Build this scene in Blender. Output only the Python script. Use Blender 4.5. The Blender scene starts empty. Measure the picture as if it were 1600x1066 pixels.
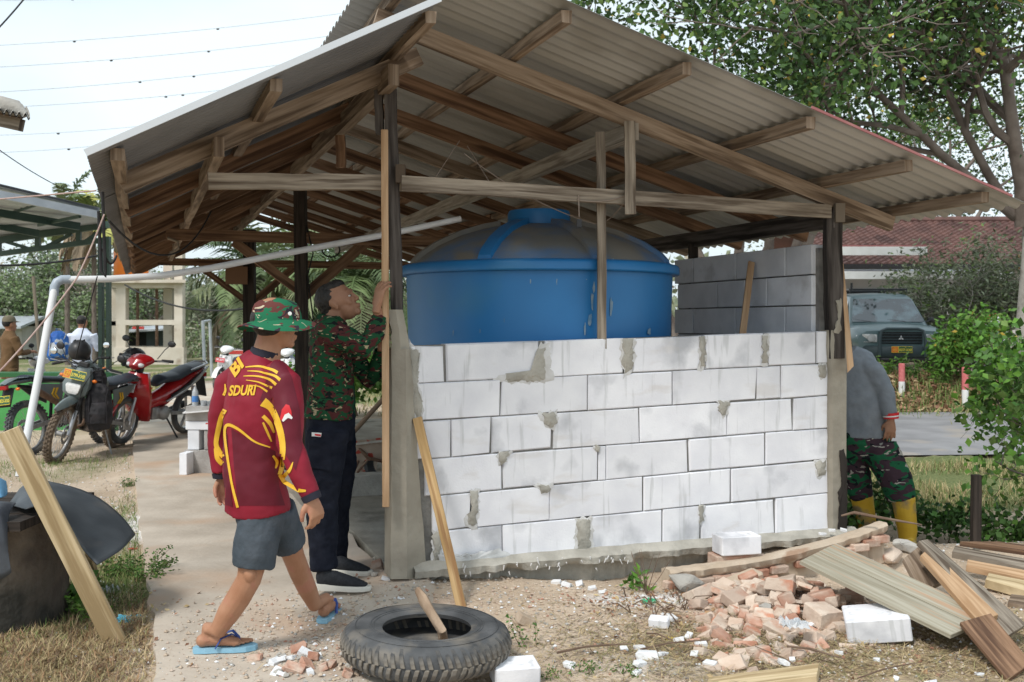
import bpy, bmesh, math, random
import numpy as np
from mathutils import Vector, Matrix, Euler, noise, Quaternion
from mathutils.bvhtree import BVHTree
SC = bpy.context.scene
COL = SC.collection
random.seed(7); RNG = np.random.default_rng(7)
R = math.radians
# ------------------------------------------------------------ camera, light
cam = bpy.data.cameras.new('camera'); camo = bpy.data.objects.new('camera', cam); COL.objects.link(camo)
camo.location = (0, 0, 1.56); camo.rotation_euler = (R(90), 0, 0)
cam.lens = 36; cam.sensor_width = 36; cam.shift_y = -0.0175; cam.clip_start = .1; cam.clip_end = 2000
cam.dof.use_dof = True; cam.dof.focus_distance = 5.6; cam.dof.aperture_fstop = 5.6
SC.camera = camo
SUN_DIR = Vector((-.45, -.62, .95)).normalized()          # towards the sun
w = bpy.data.worlds.new("World"); SC.world = w; w.use_nodes = True
nt = w.node_tree; nt.nodes.clear()
wo = nt.nodes.new('ShaderNodeOutputWorld'); bg = nt.nodes.new('ShaderNodeBackground')
sky = nt.nodes.new('ShaderNodeTexSky'); sky.sky_type = 'NISHITA'; sky.sun_disc = False
sky.sun_elevation = math.asin(SUN_DIR.z); sky.sun_rotation = math.atan2(SUN_DIR.x, SUN_DIR.y)
sky.air_density = 1.0; sky.dust_density = 3.0; sky.altitude = 20
tc = nt.nodes.new('ShaderNodeTexCoord'); mp = nt.nodes.new('ShaderNodeMapping'); mp.inputs['Scale'].default_value = (1.2, 1.2, 3)
nz = nt.nodes.new('ShaderNodeTexNoise'); nz.inputs['Scale'].default_value = 1.6; nz.inputs['Detail'].default_value = 6
cr = nt.nodes.new('ShaderNodeValToRGB'); cr.color_ramp.elements[0].position = .30; cr.color_ramp.elements[1].position = .62
cr.color_ramp.elements[0].color = (.62,)*3 + (1,); cr.color_ramp.elements[1].color = (.97,)*3 + (1,)
mx = nt.nodes.new('ShaderNodeMixRGB'); mx.inputs[2].default_value = (6.5, 7.35, 7.8, 1)   # thin bright overcast
nt.links.new(tc.outputs['Generated'], mp.inputs[0]); nt.links.new(mp.outputs[0], nz.inputs['Vector'])
nt.links.new(nz.outputs['Fac'], cr.inputs[0]); nt.links.new(cr.outputs[0], mx.inputs[0])
nt.links.new(sky.outputs[0], mx.inputs[1]); nt.links.new(mx.outputs[0], bg.inputs[0]); nt.links.new(bg.outputs[0], wo.inputs[0])
bg.inputs[1].default_value = .128
sd = bpy.data.lights.new('sun', 'SUN'); sd.energy = 2.1; sd.angle = R(11); sd.color = (1, .96, .9)
so = bpy.data.objects.new('sun', sd); COL.objects.link(so); so.rotation_euler = SUN_DIR.to_track_quat('Z', 'Y').to_euler()
SC.view_settings.view_transform = 'Standard'; SC.view_settings.look = 'None'
SC.view_settings.exposure = 0.28; SC.view_settings.gamma = 1; SC.view_settings.use_curve_mapping = False
SC.cycles.max_bounces = 8; SC.cycles.transparent_max_bounces = 8

# ------------------------------------------------------------ helpers
V = Vector
def U(px, py, Y):                       # a point seen at a pixel, Y metres away
    return V(((px-800)*Y/1600, Y, 1.56+(505-py)*Y/1600))
def G(px, py, z=0.0):                   # the same, at height z
    return U(px, py, 1600*(1.56-z)/(py-505))
def S(s, d, z):                         # shed frame: s along the front wall, d back from it
    return V((-.56+.94*s-.34*d, 5.67+.34*s+.94*d, z))
def F(px, py, d=0.0):                   # a pixel on the plane d of the shed
    a = (px-800)/1600; return U(px, py, (d+5.5202)/(.94-.34*a))
AX = V((.94, .34, 0)).normalized(); BX = V((-.34, .94, 0)).normalized()

def tag(o, label=None, cat=None, group=None, kind=None):
    if label: o['label'] = label
    if cat: o['category'] = cat
    if group: o['group'] = group
    if kind: o['kind'] = kind
    return o
def thing(name, label, cat, loc=(0, 0, 0), rz=0, group=None):
    o = bpy.data.objects.new(name, None); COL.objects.link(o); o.location = loc; o.rotation_euler = (0, 0, rz)
    o.empty_display_size = .1
    return tag(o, label, cat, group, 'thing')
def wm(o):
    m = Matrix.Identity(4)
    while o is not None:
        m = Matrix.LocRotScale(o.location, o.rotation_euler, o.scale) @ m; o = o.parent
    return m
class MB:
    def __init__(s): s.v = []; s.f = []; s.uv = []
    def add(s, vs, fs, uvs=None):
        n = len(s.v); s.v += [tuple(v) for v in vs]
        for k, f in enumerate(fs):
            s.f.append([n+i for i in f]); s.uv.append(uvs[k] if uvs else None)
        return s
    def box(s, c, size, M=None):
        x, y, z = [a/2 for a in size]; c = V(c)
        vs = [V((sx*x, sy*y, sz*z)) for sz in (-1, 1) for sy in (-1, 1) for sx in (-1, 1)]
        if M: vs = [M @ v for v in vs]
        return s.add([v+c for v in vs], [(0, 2, 3, 1), (4, 5, 7, 6), (0, 1, 5, 4), (2, 6, 7, 3), (0, 4, 6, 2), (1, 3, 7, 5)])
    def bar(s, p0, p1, w, h, up=(0, 0, 1), jit=0, segs=1):
        p0 = V(p0); p1 = V(p1); t = (p1-p0); L = t.length; t.normalize(); up = V(up)
        if abs(t.dot(up)) > .98: up = V((0, 1, 0)) if abs(t.y) < .9 else V((1, 0, 0))
        a = t.cross(up).normalized(); b = a.cross(t).normalized()
        vs = []; cn = [(-1, -1), (1, -1), (1, 1), (-1, 1)]; c = .12
        prof = []
        for (i, j) in cn:
            prof.append((i*w/2, j*h/2))
        for k in range(segs+1):
            q = p0.lerp(p1, k/segs); ja = random.uniform(-jit, jit); jb = random.uniform(-jit, jit)
            for (i, j) in prof: vs.append(q+a*(i+ja+random.uniform(-jit, jit)*.5)+b*(j+jb+random.uniform(-jit, jit)*.5))
        fs = []; uv = []; off = random.random()*9
        for k in range(segs):
            for i in range(4):
                j = (i+1) % 4; fs.append((4*k+i, 4*k+j, 4*k+4+j, 4*k+4+i))
                u0 = off+L*k/segs; u1 = off+L*(k+1)/segs; v0 = i*.13+off; v1 = v0+(w if i % 2 == 0 else h)
                uv.append([(u0, v0), (u0, v1), (u1, v1), (u1, v0)])
        fs.append((3, 2, 1, 0)); uv.append([(off, 0), (off, w), (off+h*.2, w), (off+h*.2, 0)])
        e = 4*segs; fs.append((e, e+1, e+2, e+3)); uv.append([(off, 0), (off, w), (off+h*.2, w), (off+h*.2, 0)])
        return s.add(vs, fs, uv)
    def loft(s, rings, closed=True, cap=True):
        n = len(rings[0]); vs = [p for r in rings for p in r]; fs = []
        for k in range(len(rings)-1):
            for i in range(n if closed else n-1):
                j = (i+1) % n; fs.append((n*k+i, n*k+j, n*k+n+j, n*k+n+i))
        if cap:
            fs.append(tuple(range(n-1, -1, -1))); fs.append(tuple(range(n*(len(rings)-1), n*len(rings))))
        return s.add(vs, fs)
    def tube(s, pts, r, n=8, cap=True, flat=1.0, up=None, ends=False):
        pts = [V(p) for p in pts]; m = len(pts)
        rs = list(r) if hasattr(r, '__len__') else [r]*m
        rings = []; a = None
        for k in range(m):
            t = (pts[min(k+1, m-1)]-pts[max(k-1, 0)])
            t = t.normalized() if t.length > 1e-9 else V((0, 0, 1))
            if a is None:
                u = V(up) if up is not None else (V((0, 0, 1)) if abs(t.z) < .9 else V((0, 1, 0)))
                a = (u-t*u.dot(t)).normalized()
            else:
                a = (a-t*a.dot(t)); a = a.normalized() if a.length > 1e-6 else V((1, 0, 0))
            b = t.cross(a)
            rr = rs[k]; ra, rb = (rr if isinstance(rr, (tuple, list)) else (rr, rr*flat))
            rings.append([pts[k]+a*(math.cos(q)*ra)+b*(math.sin(q)*rb) for q in [2*math.pi*i/n for i in range(n)]])
        return s.loft(rings, cap=cap)
    def lathe(s, prof, c=(0, 0, 0), n=32, axis='Z', M=None):
        c = V(c); rings = []
        for (r, z) in prof:
            ring = [V((r*math.cos(2*math.pi*i/n), r*math.sin(2*math.pi*i/n), z)) for i in range(n)]
            if axis == 'Y': ring = [V((p.x, p.z, p.y)) for p in ring]
            if axis == 'X': ring = [V((p.z, p.y, p.x)) for p in ring]
            if M: ring = [M @ p for p in ring]
            rings.append([p+c for p in ring])
        cap = prof[0][0] > 1e-4 and prof[0] != prof[-1]
        return s.loft(rings, cap=cap)
    def ell(s, c, rad, M=None, n=16, m=10):
        c = V(c); rings = []
        for k in range(m+1):
            ph = -math.pi/2+math.pi*k/m; rr = max(math.cos(ph), .02)
            ring = [V((rad[0]*rr*math.cos(2*math.pi*i/n), rad[1]*rr*math.sin(2*math.pi*i/n), rad[2]*math.sin(ph))) for i in range(n)]
            if M: ring = [M @ p for p in ring]
            rings.append([p+c for p in ring])
        return s.loft(rings)
    def cap(s, p0, r0, p1, r1, n=14):      # rounded cone
        p0 = V(p0); p1 = V(p1); t = (p1-p0).normalized()
        pts = [p0-t*r0*.95, p0-t*r0*.7, p0-t*r0*.35, p0, p1, p1+t*r1*.35, p1+t*r1*.7, p1+t*r1*.95]
        rs = [r0*.3, r0*.71, r0*.94, r0, r1, r1*.94, r1*.71, r1*.3]
        return s.tube(pts, rs, n=n)
    def prism(s, poly, d0, d1, axis='Y'):   # 2-D outline (x,z) pushed along y
        n = len(poly)
        vs = [V((x, d0, z)) for x, z in poly]+[V((x, d1, z)) for x, z in poly]
        fs = [(i, (i+1) % n, n+(i+1) % n, n+i) for i in range(n)]+[tuple(range(n-1, -1, -1)), tuple(range(n, 2*n))]
        return s.add(vs, fs)
    def slab4(s, c, th, nrm=None):
        c = [V(p) for p in c]; nn = (c[1]-c[0]).cross(c[3]-c[0]).normalized() if nrm is None else V(nrm)
        if nrm is None and nn.z < 0: nn = -nn
        vs = c+[p-nn*th for p in c]
        L = (c[1]-c[0]).length; W = (c[3]-c[0]).length; o = random.random()*5
        q = [(o, 0), (o+L, 0), (o+L, W), (o, W)] if L >= W else [(o, 0), (o, L), (o+W, L), (o+W, 0)]
        e = [(o, 0), (o+L, 0), (o+L, th), (o, th)]
        return s.add(vs, [(0, 1, 2, 3), (7, 6, 5, 4), (0, 4, 5, 1), (1, 5, 6, 2), (2, 6, 7, 3), (3, 7, 4, 0)], [q, q, e, e, e, e])
    def xf(s, M):
        s.v = [tuple(M @ V(v)) for v in s.v]; return s
    def build(s, name, mat, parent=None, world=True, smooth=False, bevel=0, auto=None):
        me = bpy.data.meshes.new(name)
        vs = s.v
        if parent is not None and world:
            mi = wm(parent).inverted(); vs = [tuple(mi @ V(v)) for v in vs]
        me.from_pydata(vs, [], s.f)
        if any(u is not None for u in s.uv):
            ul = me.uv_layers.new(name='UVMap'); d = []
            for f, u in zip(s.f, s.uv):
                for k in range(len(f)): d += list(u[k]) if u else [0, 0]
            if len(ul.data)*2 == len(d): ul.data.foreach_set('uv', d)
        bm = bmesh.new(); bm.from_mesh(me); bmesh.ops.recalc_face_normals(bm, faces=bm.faces)
        if bevel:
            bmesh.ops.bevel(bm, geom=bm.edges[:], offset=bevel, segments=1, affect='EDGES')
        bm.to_mesh(me); bm.free()
        if isinstance(mat, (list, tuple)):
            for m in mat: me.materials.append(m)
        else: me.materials.append(mat)
        if smooth:
            me.polygons.foreach_set('use_smooth', [True]*len(me.polygons))
            try: me.set_sharp_from_angle(angle=R(smooth if smooth is not True else 40))
            except Exception: pass
        o = bpy.data.objects.new(name, me); COL.objects.link(o); o.parent = parent
        return o
def single(mb, name, mat, label, cat, group=None, origin=None, **kw):   # a thing that is one mesh, origin at its base
    vs = np.array(mb.v)
    if origin is None: origin = V(((vs[:, 0].min()+vs[:, 0].max())/2, (vs[:, 1].min()+vs[:, 1].max())/2, vs[:, 2].min()))
    mb.v = [tuple(V(v)-origin) for v in mb.v]
    o = mb.build(name, mat, None, **kw); o.location = origin
    return tag(o, label, cat, group, 'thing')
def copy_tree(o, parent=None):
    c = o.copy(); COL.objects.link(c); c.parent = parent
    for ch in list(o.children): copy_tree(ch, c)
    return c

# ------------------------------------------------------------ materials
def lin(c): return tuple(c)+(1,) if len(c) == 3 else tuple(c)
def pm(name, c1, c2=None, scale=6, rough=.7, bump=.0, bscale=None, metal=0, coord='Object', stretch=(1, 1, 1), rnd=.0,
       c3=None, s3=2, t3=(.55, .65), detail=6, spec=.5, coat=0, alpha=1, trans=0, lo=.35, hi=.65, emit=None, bdist=.01):
    m = bpy.data.materials.new(name); m.use_nodes = True; t = m.node_tree; N = t.nodes; Lk = t.links.new
    b = N['Principled BSDF']; b.inputs['Roughness'].default_value = rough; b.inputs['Metallic'].default_value = metal
    b.inputs['Specular IOR Level'].default_value = spec; b.inputs['Coat Weight'].default_value = coat
    if alpha < 1: b.inputs['Alpha'].default_value = alpha
    if trans: b.inputs['Transmission Weight'].default_value = trans
    c2 = c2 or c1
    tcn = N.new('ShaderNodeTexCoord'); mpn = N.new('ShaderNodeMapping'); mpn.inputs['Scale'].default_value = stretch
    Lk(tcn.outputs[coord], mpn.inputs[0]); src = mpn.outputs[0]
    oi = N.new('ShaderNodeObjectInfo')
    if rnd or coord != 'Object':
        va = N.new('ShaderNodeVectorMath'); va.operation = 'ADD'
        mu = N.new('ShaderNodeMath'); mu.operation = 'MULTIPLY'; mu.inputs[1].default_value = 37
        Lk(oi.outputs['Random'], mu.inputs[0]); Lk(src, va.inputs[0]); Lk(mu.outputs[0], va.inputs[1]); src = va.outputs[0]
    n1 = N.new('ShaderNodeTexNoise'); n1.inputs['Scale'].default_value = scale; n1.inputs['Detail'].default_value = detail
    Lk(src, n1.inputs['Vector'])
    r1 = N.new('ShaderNodeValToRGB'); r1.color_ramp.elements[0].position = lo; r1.color_ramp.elements[1].position = hi
    r1.color_ramp.elements[0].color = lin(c1); r1.color_ramp.elements[1].color = lin(c2)
    Lk(n1.outputs['Fac'], r1.inputs[0]); out = r1.outputs[0]
    if c3:
        n3 = N.new('ShaderNodeTexNoise'); n3.inputs['Scale'].default_value = s3; n3.inputs['Detail'].default_value = 5
        Lk(src, n3.inputs['Vector'])
        r3 = N.new('ShaderNodeValToRGB'); r3.color_ramp.elements[0].position = t3[0]; r3.color_ramp.elements[1].position = t3[1]
        r3.color_ramp.elements[0].color = (0, 0, 0, 1); r3.color_ramp.elements[1].color = (1, 1, 1, 1)
        Lk(n3.outputs['Fac'], r3.inputs[0]); mm = N.new('ShaderNodeMixRGB'); mm.inputs[2].default_value = lin(c3)
        Lk(r3.outputs[0], mm.inputs[0]); Lk(out, mm.inputs[1]); out = mm.outputs[0]
    if rnd:
        hs = N.new('ShaderNodeHueSaturation'); mr = N.new('ShaderNodeMapRange')
        mr.inputs['To Min'].default_value = 1-rnd; mr.inputs['To Max'].default_value = 1+rnd
        Lk(oi.outputs['Random'], mr.inputs[0]); Lk(mr.outputs[0], hs.inputs['Value']); Lk(out, hs.inputs['Color']); out = hs.outputs[0]
    Lk(out, b.inputs['Base Color'])
    if bump:
        n2 = N.new('ShaderNodeTexNoise'); n2.inputs['Scale'].default_value = bscale or scale*4; n2.inputs['Detail'].default_value = 5
        Lk(src, n2.inputs['Vector']); bp = N.new('ShaderNodeBump'); bp.inputs['Strength'].default_value = bump; bp.inputs['Distance'].default_value = bdist
        Lk(n2.outputs['Fac'], bp.inputs['Height']); Lk(bp.outputs[0], b.inputs['Normal'])
    if emit:
        b.inputs['Emission Color'].default_value = lin(emit); b.inputs['Emission Strength'].default_value = 1
    return m
def wood(name, c1, c2, c3=None, rnd=.15):
    return pm(name, c1, c2, scale=3.0, rough=.85, bump=.5, bscale=9, coord='UV', stretch=(.9, 14, 1), rnd=rnd, c3=c3, s3=1.6, t3=(.5, .62), spec=.2, bdist=.004)
M = {}
M['wood_grey'] = wood('weathered_wood', (.16, .13, .10), (.36, .31, .25), (.10, .075, .055))
M['wood_light'] = wood('bleached_timber', (.30, .27, .23), (.50, .46, .40), (.20, .17, .14))
M['wood_brown'] = wood('brown_timber', (.15, .085, .05), (.28, .17, .105), (.09, .05, .032))
M['wood_tan'] = wood('tan_timber', (.20, .145, .10), (.35, .275, .21), (.12, .085, .06))
M['wood_dark'] = wood('dark_timber', (.022, .018, .016), (.06, .048, .04), None)
M['wood_black'] = wood('blackened_timber', (.05, .042, .038), (.13, .115, .105), (.03, .025, .022))
M['wood_raw'] = wood('raw_plank', (.42, .27, .12), (.58, .40, .21), (.30, .17, .08), .06)
M['wood_pale'] = wood('pale_plank', (.46, .35, .2), (.62, .50, .32), (.33, .24, .13), .06)
M['wood_orange'] = wood('sawn_orange_wood', (.36, .22, .12), (.54, .37, .23), None, .08)
M['ply'] = wood('mossy_board', (.30, .27, .20), (.44, .41, .33), (.44, .30, .20), .05)
M['aac'] = pm('aerated_block', (.73, .735, .775), (.83, .835, .865), scale=5, rough=.95, bump=.35, bscale=90, rnd=.05, c3=(.46, .47, .50), s3=2.7, t3=(.56, .70), spec=.1, bdist=.004)
def streaks(m, col, scale=(16, 16, 1.3), lo=.60, hi=.72, amt=.55):
    t = m.node_tree; N = t.nodes; Lk = t.links.new; b = N['Principled BSDF']; src = b.inputs['Base Color'].links[0].from_socket
    tc_ = N.new('ShaderNodeTexCoord'); mp_ = N.new('ShaderNodeMapping'); mp_.inputs['Scale'].default_value = scale
    n = N.new('ShaderNodeTexNoise'); n.inputs['Scale'].default_value = 1.0; n.inputs['Detail'].default_value = 4; n.inputs['Distortion'].default_value = .3
    Lk(tc_.outputs['Object'], mp_.inputs[0]); Lk(mp_.outputs[0], n.inputs['Vector'])
    r = N.new('ShaderNodeValToRGB'); r.color_ramp.elements[0].position = lo; r.color_ramp.elements[1].position = hi
    r.color_ramp.elements[0].color = (0, 0, 0, 1); r.color_ramp.elements[1].color = (amt,)*3+(1,); Lk(n.outputs['Fac'], r.inputs[0])
    q = N.new('ShaderNodeMixRGB'); q.inputs[2].default_value = lin(col); Lk(r.outputs[0], q.inputs[0]); Lk(src, q.inputs[1]); Lk(q.outputs[0], b.inputs['Base Color'])
streaks(M['aac'], (.44, .45, .45), (22, 22, 2.2), .59, .67, .45)
streaks(M['aac'], (.58, .54, .50), (3, 3, 9), .60, .72, .4)
M['aac_grey'] = pm('aerated_block_grey', (.68, .70, .74), (.80, .82, .86), scale=5, rough=.95, bump=.35, bscale=90, rnd=.10, c3=(.48, .48, .49), s3=3.0, t3=(.60, .72), spec=.1, bdist=.004)
M['mortar'] = pm('mortar', (.34, .325, .285), (.46, .44, .39), scale=9, rough=.95, bump=.8, bscale=45, spec=.1)
M['blk_old'] = pm('old_grey_block', (.30, .285, .27), (.42, .405, .39), scale=6, rough=.95, bump=.5, bscale=70, rnd=.1)
M['mortar_back'] = pm('joint_mortar', (.17, .165, .155), (.28, .27, .25), scale=12, rough=.95, bump=.6, bscale=45, spec=.1)
M['render'] = pm('cement_render', (.28, .255, .21), (.39, .36, .30), scale=3.5, rough=.95, bump=.7, bscale=16, c3=(.21, .19, .155), s3=2.3, spec=.1, bdist=.012)
M['concrete'] = pm('concrete_path', (.43, .37, .305), (.57, .50, .42), scale=2.4, detail=10, rough=.92, bump=.7, bscale=26, c3=(.50, .36, .26), s3=1.1, t3=(.5, .66), spec=.15, bdist=.006)
M['black'] = pm('black_plastic', (.018, .018, .02), rough=.45)
M['blackm'] = pm('matte_black', (.012, .012, .013), (.025, .025, .027), scale=20, rough=.8)
M['rubber'] = pm('tyre_rubber', (.05, .053, .057), (.11, .113, .117), scale=7, rough=.8, bump=.3, bscale=60, c3=(.24, .21, .17), s3=5, t3=(.52, .75), spec=.3)
M['mudtyre'] = pm('muddy_rubber', (.10, .075, .055), (.19, .145, .105), scale=14, rough=.95, bump=.5, bscale=50)
M['chrome'] = pm('metal', (.55, .55, .56), (.4, .4, .41), scale=8, rough=.3, metal=.9)
M['steel'] = pm('dull_steel', (.28, .28, .28), (.36, .36, .36), scale=14, rough=.5, metal=.6)
M['rust'] = pm('rusty_metal', (.13, .07, .045), (.24, .16, .11), scale=12, rough=.8, metal=.2)
# ------------------------------------------------------------ terrain
def sst(a, b, x):
    t = min(1, max(0, (x-a)/(b-a))); return t*t*(3-2*t)
def gs(x, y, cx, cy, rx, ry, a=0):
    dx, dy = x-cx, y-cy; c, s_ = math.cos(a), math.sin(a); u, v = (dx*c+dy*s_)/rx, (-dx*s_+dy*c)/ry
    return math.exp(-(u*u+v*v))
PATH_L = [(-1.30, 3.2), (-1.54, 4.45), (-2.26, 6.32), (-3.6, 9.8), (-5.0, 13.5), (-6.6, 18.5), (-8.6, 26)]
def path_x(y):
    for (x0, y0), (x1, y1) in zip(PATH_L, PATH_L[1:]):
        if y <= y1: return x0+(x1-x0)*(y-y0)/(y1-y0)
    return PATH_L[-1][0]-(y-26)*.34
def ground_h(x, y, fine=True):
    s = (x+.56)*.94+(y-5.67)*.34; d = (x+.56)*-.34+(y-5.67)*.94
    h = 0.0
    h += .13*gs(x, y, -.45, 5.75, .75, .6)
    h += .05*gs(x, y, .9, 5.6, .8, .35, .35)
    h += .13*sst(.9, 2.4, s)*sst(-.48, -.22, d)*(1-sst(.1, .6, d))*(1-sst(3.2, 3.9, s))
    h += .06*gs(x, y, 1.65, 5.45, .6, .42, .3)                  # under the rubble heap
    h += .06*gs(x, y, 2.7, 5.5, .6, .5)
    h -= .22*gs(x, y, 3.0, 8.0, 1.0, .55, .2)                    # ditch behind the shed
    h += .5*sst(17.7, 19.6, y)*sst(2.5, 5, x)                    # bank beyond the road
    h -= .03*(1-sst(-.25, -.05, x-path_x(y)))*sst(3, 4, y)*(1-sst(16, 20, y))
    h += .05*gs(x, y, -2.2, 5.0, .7, .7)
    h -= .7*sst(42, 70, y)*(1-sst(2, 5, x))
    if 10 < y < 30 and x > 2 and 12.3 < y-.10*(x-8) < 17.6: h = min(h, -.02)
    if fine:
        on_path = sst(-.05, .1, x-path_x(y))*(1-sst(1.6, 2.2, x-path_x(y)))
        k = (1-on_path*.85)*(1-sst(40, 60, y)*.8)
        h += k*(.035*noise.noise(V((x*1.1, y*1.1, 3)))+.018*noise.noise(V((x*3.7, y*3.7, 1)))+.010*noise.noise(V((x*11, y*11, 5)))*(1 if y < 14 else 0))
        if y < 8: h += k*.006*noise.noise(V((x*31, y*31, 9)))
    return h
def axis_pts(lo, hi, c0, c1, fine, grow):
    pts = []; p = c0
    while p < c1: pts.append(p); p += fine
    a = []; p = c0; st = fine
    while p > lo: st *= grow; p -= st; a.append(p)
    b = []; p = pts[-1]; st = fine
    while p < hi: st *= grow; p += st; b.append(p)
    return a[::-1]+pts+b
xs = axis_pts(-400, 400, -3.2, 4.6, .035, 1.07); ys = axis_pts(-60, 900, 3.9, 8.2, .035, 1.045)
def build_ground():
    nx, ny = len(xs), len(ys)
    vs = [(x, y, ground_h(x, y)) for y in ys for x in xs]
    fs = [(j*nx+i, j*nx+i+1, (j+1)*nx+i+1, (j+1)*nx+i) for j in range(ny-1) for i in range(nx-1)]
    me = bpy.data.meshes.new('ground'); me.from_pydata(vs, [], fs)
    me.polygons.foreach_set('use_smooth', [True]*len(fs))
    at = me.color_attributes.new('zone', 'FLOAT_COLOR', 'POINT'); cols = []
    for (x, y, z) in vs:
        px = path_x(y); n = noise.noise(V((x*.9, y*.9, 0)))*.5
        straw = (1-sst(-.5, 0, x-px+n*.3))*(1-sst(6.2, 8.5, y+n)) + gs(x, y, 2.6, 4.9, 1.6, .45)*.8 + gs(x, y, 1.3, 4.7, .8, .3)*.35
        green = gs(x, y, -2.35, 6.0, .4, .7)*1.1 + sst(8.2, 9.2, y)*(1-sst(11.8, 12.6, y-.1*(x-8)))*sst(2.6, 3.4, x)*1.0
        green += sst(16, 22, y)*(1-sst(0, 3, x))*(.55+n) + sst(60, 90, y)
        green += gs(x, y, -4.6, 11, .5, 1.3)*.4
        dust = gs(x, y, -.75, 5.0, .6, .5)*1.0+gs(x, y, 1.2, 5.2, .8, .35)*.4+gs(x, y, 1.8, 5.2, .6, .4)*.8   # brick dust
        if x > 2 and y > 17: straw = max(straw, .9*(1-sst(19.5, 22, y))); green = max(0, gs(x, y, 7, 20, 5, .8)*.8)
        white = gs(x, y, -2.9, 7.8, .45, .7)*.9+gs(x, y, .75, 5.55, .35, .12)*.9+gs(x, y, .85, 4.7, .5, .2)*.6
        cols += [min(1, max(0, straw)), min(1, max(0, green)), min(1, max(0, dust)), min(1, max(0, white))]
    at.data.foreach_set('color', cols)
    m = bpy.data.materials.new('earth'); m.use_nodes = True; t = m.node_tree; N = t.nodes; Lk = t.links.new
    b = N['Principled BSDF']; b.inputs['Roughness'].default_value = .97; b.inputs['Specular IOR Level'].default_value = .1
    tcn = N.new('ShaderNodeTexCoord'); P_ = tcn.outputs['Object']
    def nz_(sc, det=6):
        n = N.new('ShaderNodeTexNoise'); n.inputs['Scale'].default_value = sc; n.inputs['Detail'].default_value = det; Lk(P_, n.inputs['Vector']); return n.outputs['Fac']
    def ramp(fac, a, b_, ca, cb):
        r = N.new('ShaderNodeValToRGB'); r.color_ramp.elements[0].position = a; r.color_ramp.elements[1].position = b_
        r.color_ramp.elements[0].color = lin(ca); r.color_ramp.elements[1].color = lin(cb); Lk(fac, r.inputs[0]); return r.outputs[0]
    def mix(f, a, b_):
        q = N.new('ShaderNodeMixRGB'); Lk(f, q.inputs[0]); Lk(a, q.inputs[1]); Lk(b_, q.inputs[2]); return q.outputs[0]
    def mth(op, a, b_=None, v=None):
        q = N.new('ShaderNodeMath'); q.operation = op; q.use_clamp = True; Lk(a, q.inputs[0])
        if b_ is not None: Lk(b_, q.inputs[1])
        if v is not None: q.inputs[1].default_value = v
        return q.outputs[0]
    base = ramp(nz_(1.3), .35, .65, (.43, .335, .245), (.58, .475, .37))
    base = mix(ramp(nz_(22), .52, .66, (0, 0, 0), (.7,)*3), base, ramp(nz_(60), .4, .6, (.30, .22, .15), (.62, .54, .45)))
    at_ = N.new('ShaderNodeVertexColor'); at_.layer_name = 'zone'; sp = N.new('ShaderNodeSeparateColor'); Lk(at_.outputs[0], sp.inputs[0])
    def zone(ch, nsc, lo, hi):
        return ramp(mth('MULTIPLY', ch, mth('ADD', nz_(nsc), v=.35)), lo, hi, (0, 0, 0), (1, 1, 1))
    base = mix(zone(at_.outputs[1], 9, .18, .5), base, ramp(nz_(70), .35, .65, (.60, .57, .54), (.78, .76, .74)))
    base = mix(zone(sp.outputs[2], 5, .2, .55), base, ramp(nz_(30), .35, .7, (.50, .32, .23), (.60, .44, .35)))
    base = mix(zone(sp.outputs[0], 7, .15, .45), base, ramp(nz_(45), .3, .7, (.19, .135, .075), (.46, .36, .22)))
    base = mix(zone(sp.outputs[1], 6, .2, .5), base, ramp(nz_(35), .3, .7, (.08, .11, .04), (.21, .22, .10)))
    Lk(base, b.inputs['Base Color'])
    bp = N.new('ShaderNodeBump'); bp.inputs['Strength'].default_value = .9; bp.inputs['Distance'].default_value = .015; Lk(nz_(55), bp.inputs['Height']); Lk(bp.outputs[0], b.inputs['Normal'])
    me.materials.append(m)
    o = bpy.data.objects.new('ground', me); COL.objects.link(o); tag(o, kind='structure')
    bv = BVHTree.FromObject(o, bpy.context.evaluated_depsgraph_get()); return o, bv
GROUND, GBVH = build_ground()
PBVH = None
def gz(x, y):
    h = GBVH.ray_cast(V((x, y, 5)), V((0, 0, -1))); z = h[0].z if h[0] else 0.0
    if PBVH:
        h = PBVH.ray_cast(V((x, y, 5)), V((0, 0, -1)))
        if h[0]: z = max(z, h[0].z)
    return z

# concrete path: one slab sheet with a real edge
def build_path():
    ysp = [3.2+.12*i for i in range(60)]+[10.4+.5*i for i in range(34)]; mb = MB(); top = []; nw = 22
    for y in ysp:
        xl = path_x(y)+.03*noise.noise(V((0, y*3, 0)))+.02*noise.noise(V((0, y*11, 3))); W = (1.6 if y > 5.6 else 1.6-(5.6-y)*.33)
        row = []
        for i in range(nw+1):
            x = xl+W*i/nw+(.10*noise.noise(V((7, y*2.2, 0))) if i == nw else 0)
            z = ground_h(x, y, False)+.035+.008*noise.noise(V((x*1.5, y*1.5, 4)))+.003*noise.noise(V((x*14, y*14, 4)))
            if i == nw: z = ground_h(x, y)-.03
            row.append(V((x, y, z)))
        row = [V((row[0].x, y, -.1))]+row
        top.append(row)
    mb.loft(top, closed=False, cap=False)
    o = mb.build('path', M['concrete'], smooth=50); tag(o, kind='structure'); return BVHTree.FromObject(o, bpy.context.evaluated_depsgraph_get())
PBVH = build_path()
def gpt(px, py, z=0.0):                 # the ground point seen at a pixel
    for _ in range(5):
        p = G(px, py, z); z = .5*z+.5*gz(p.x, p.y)
    p = G(px, py, z); p.z = gz(p.x, p.y); return p
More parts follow.
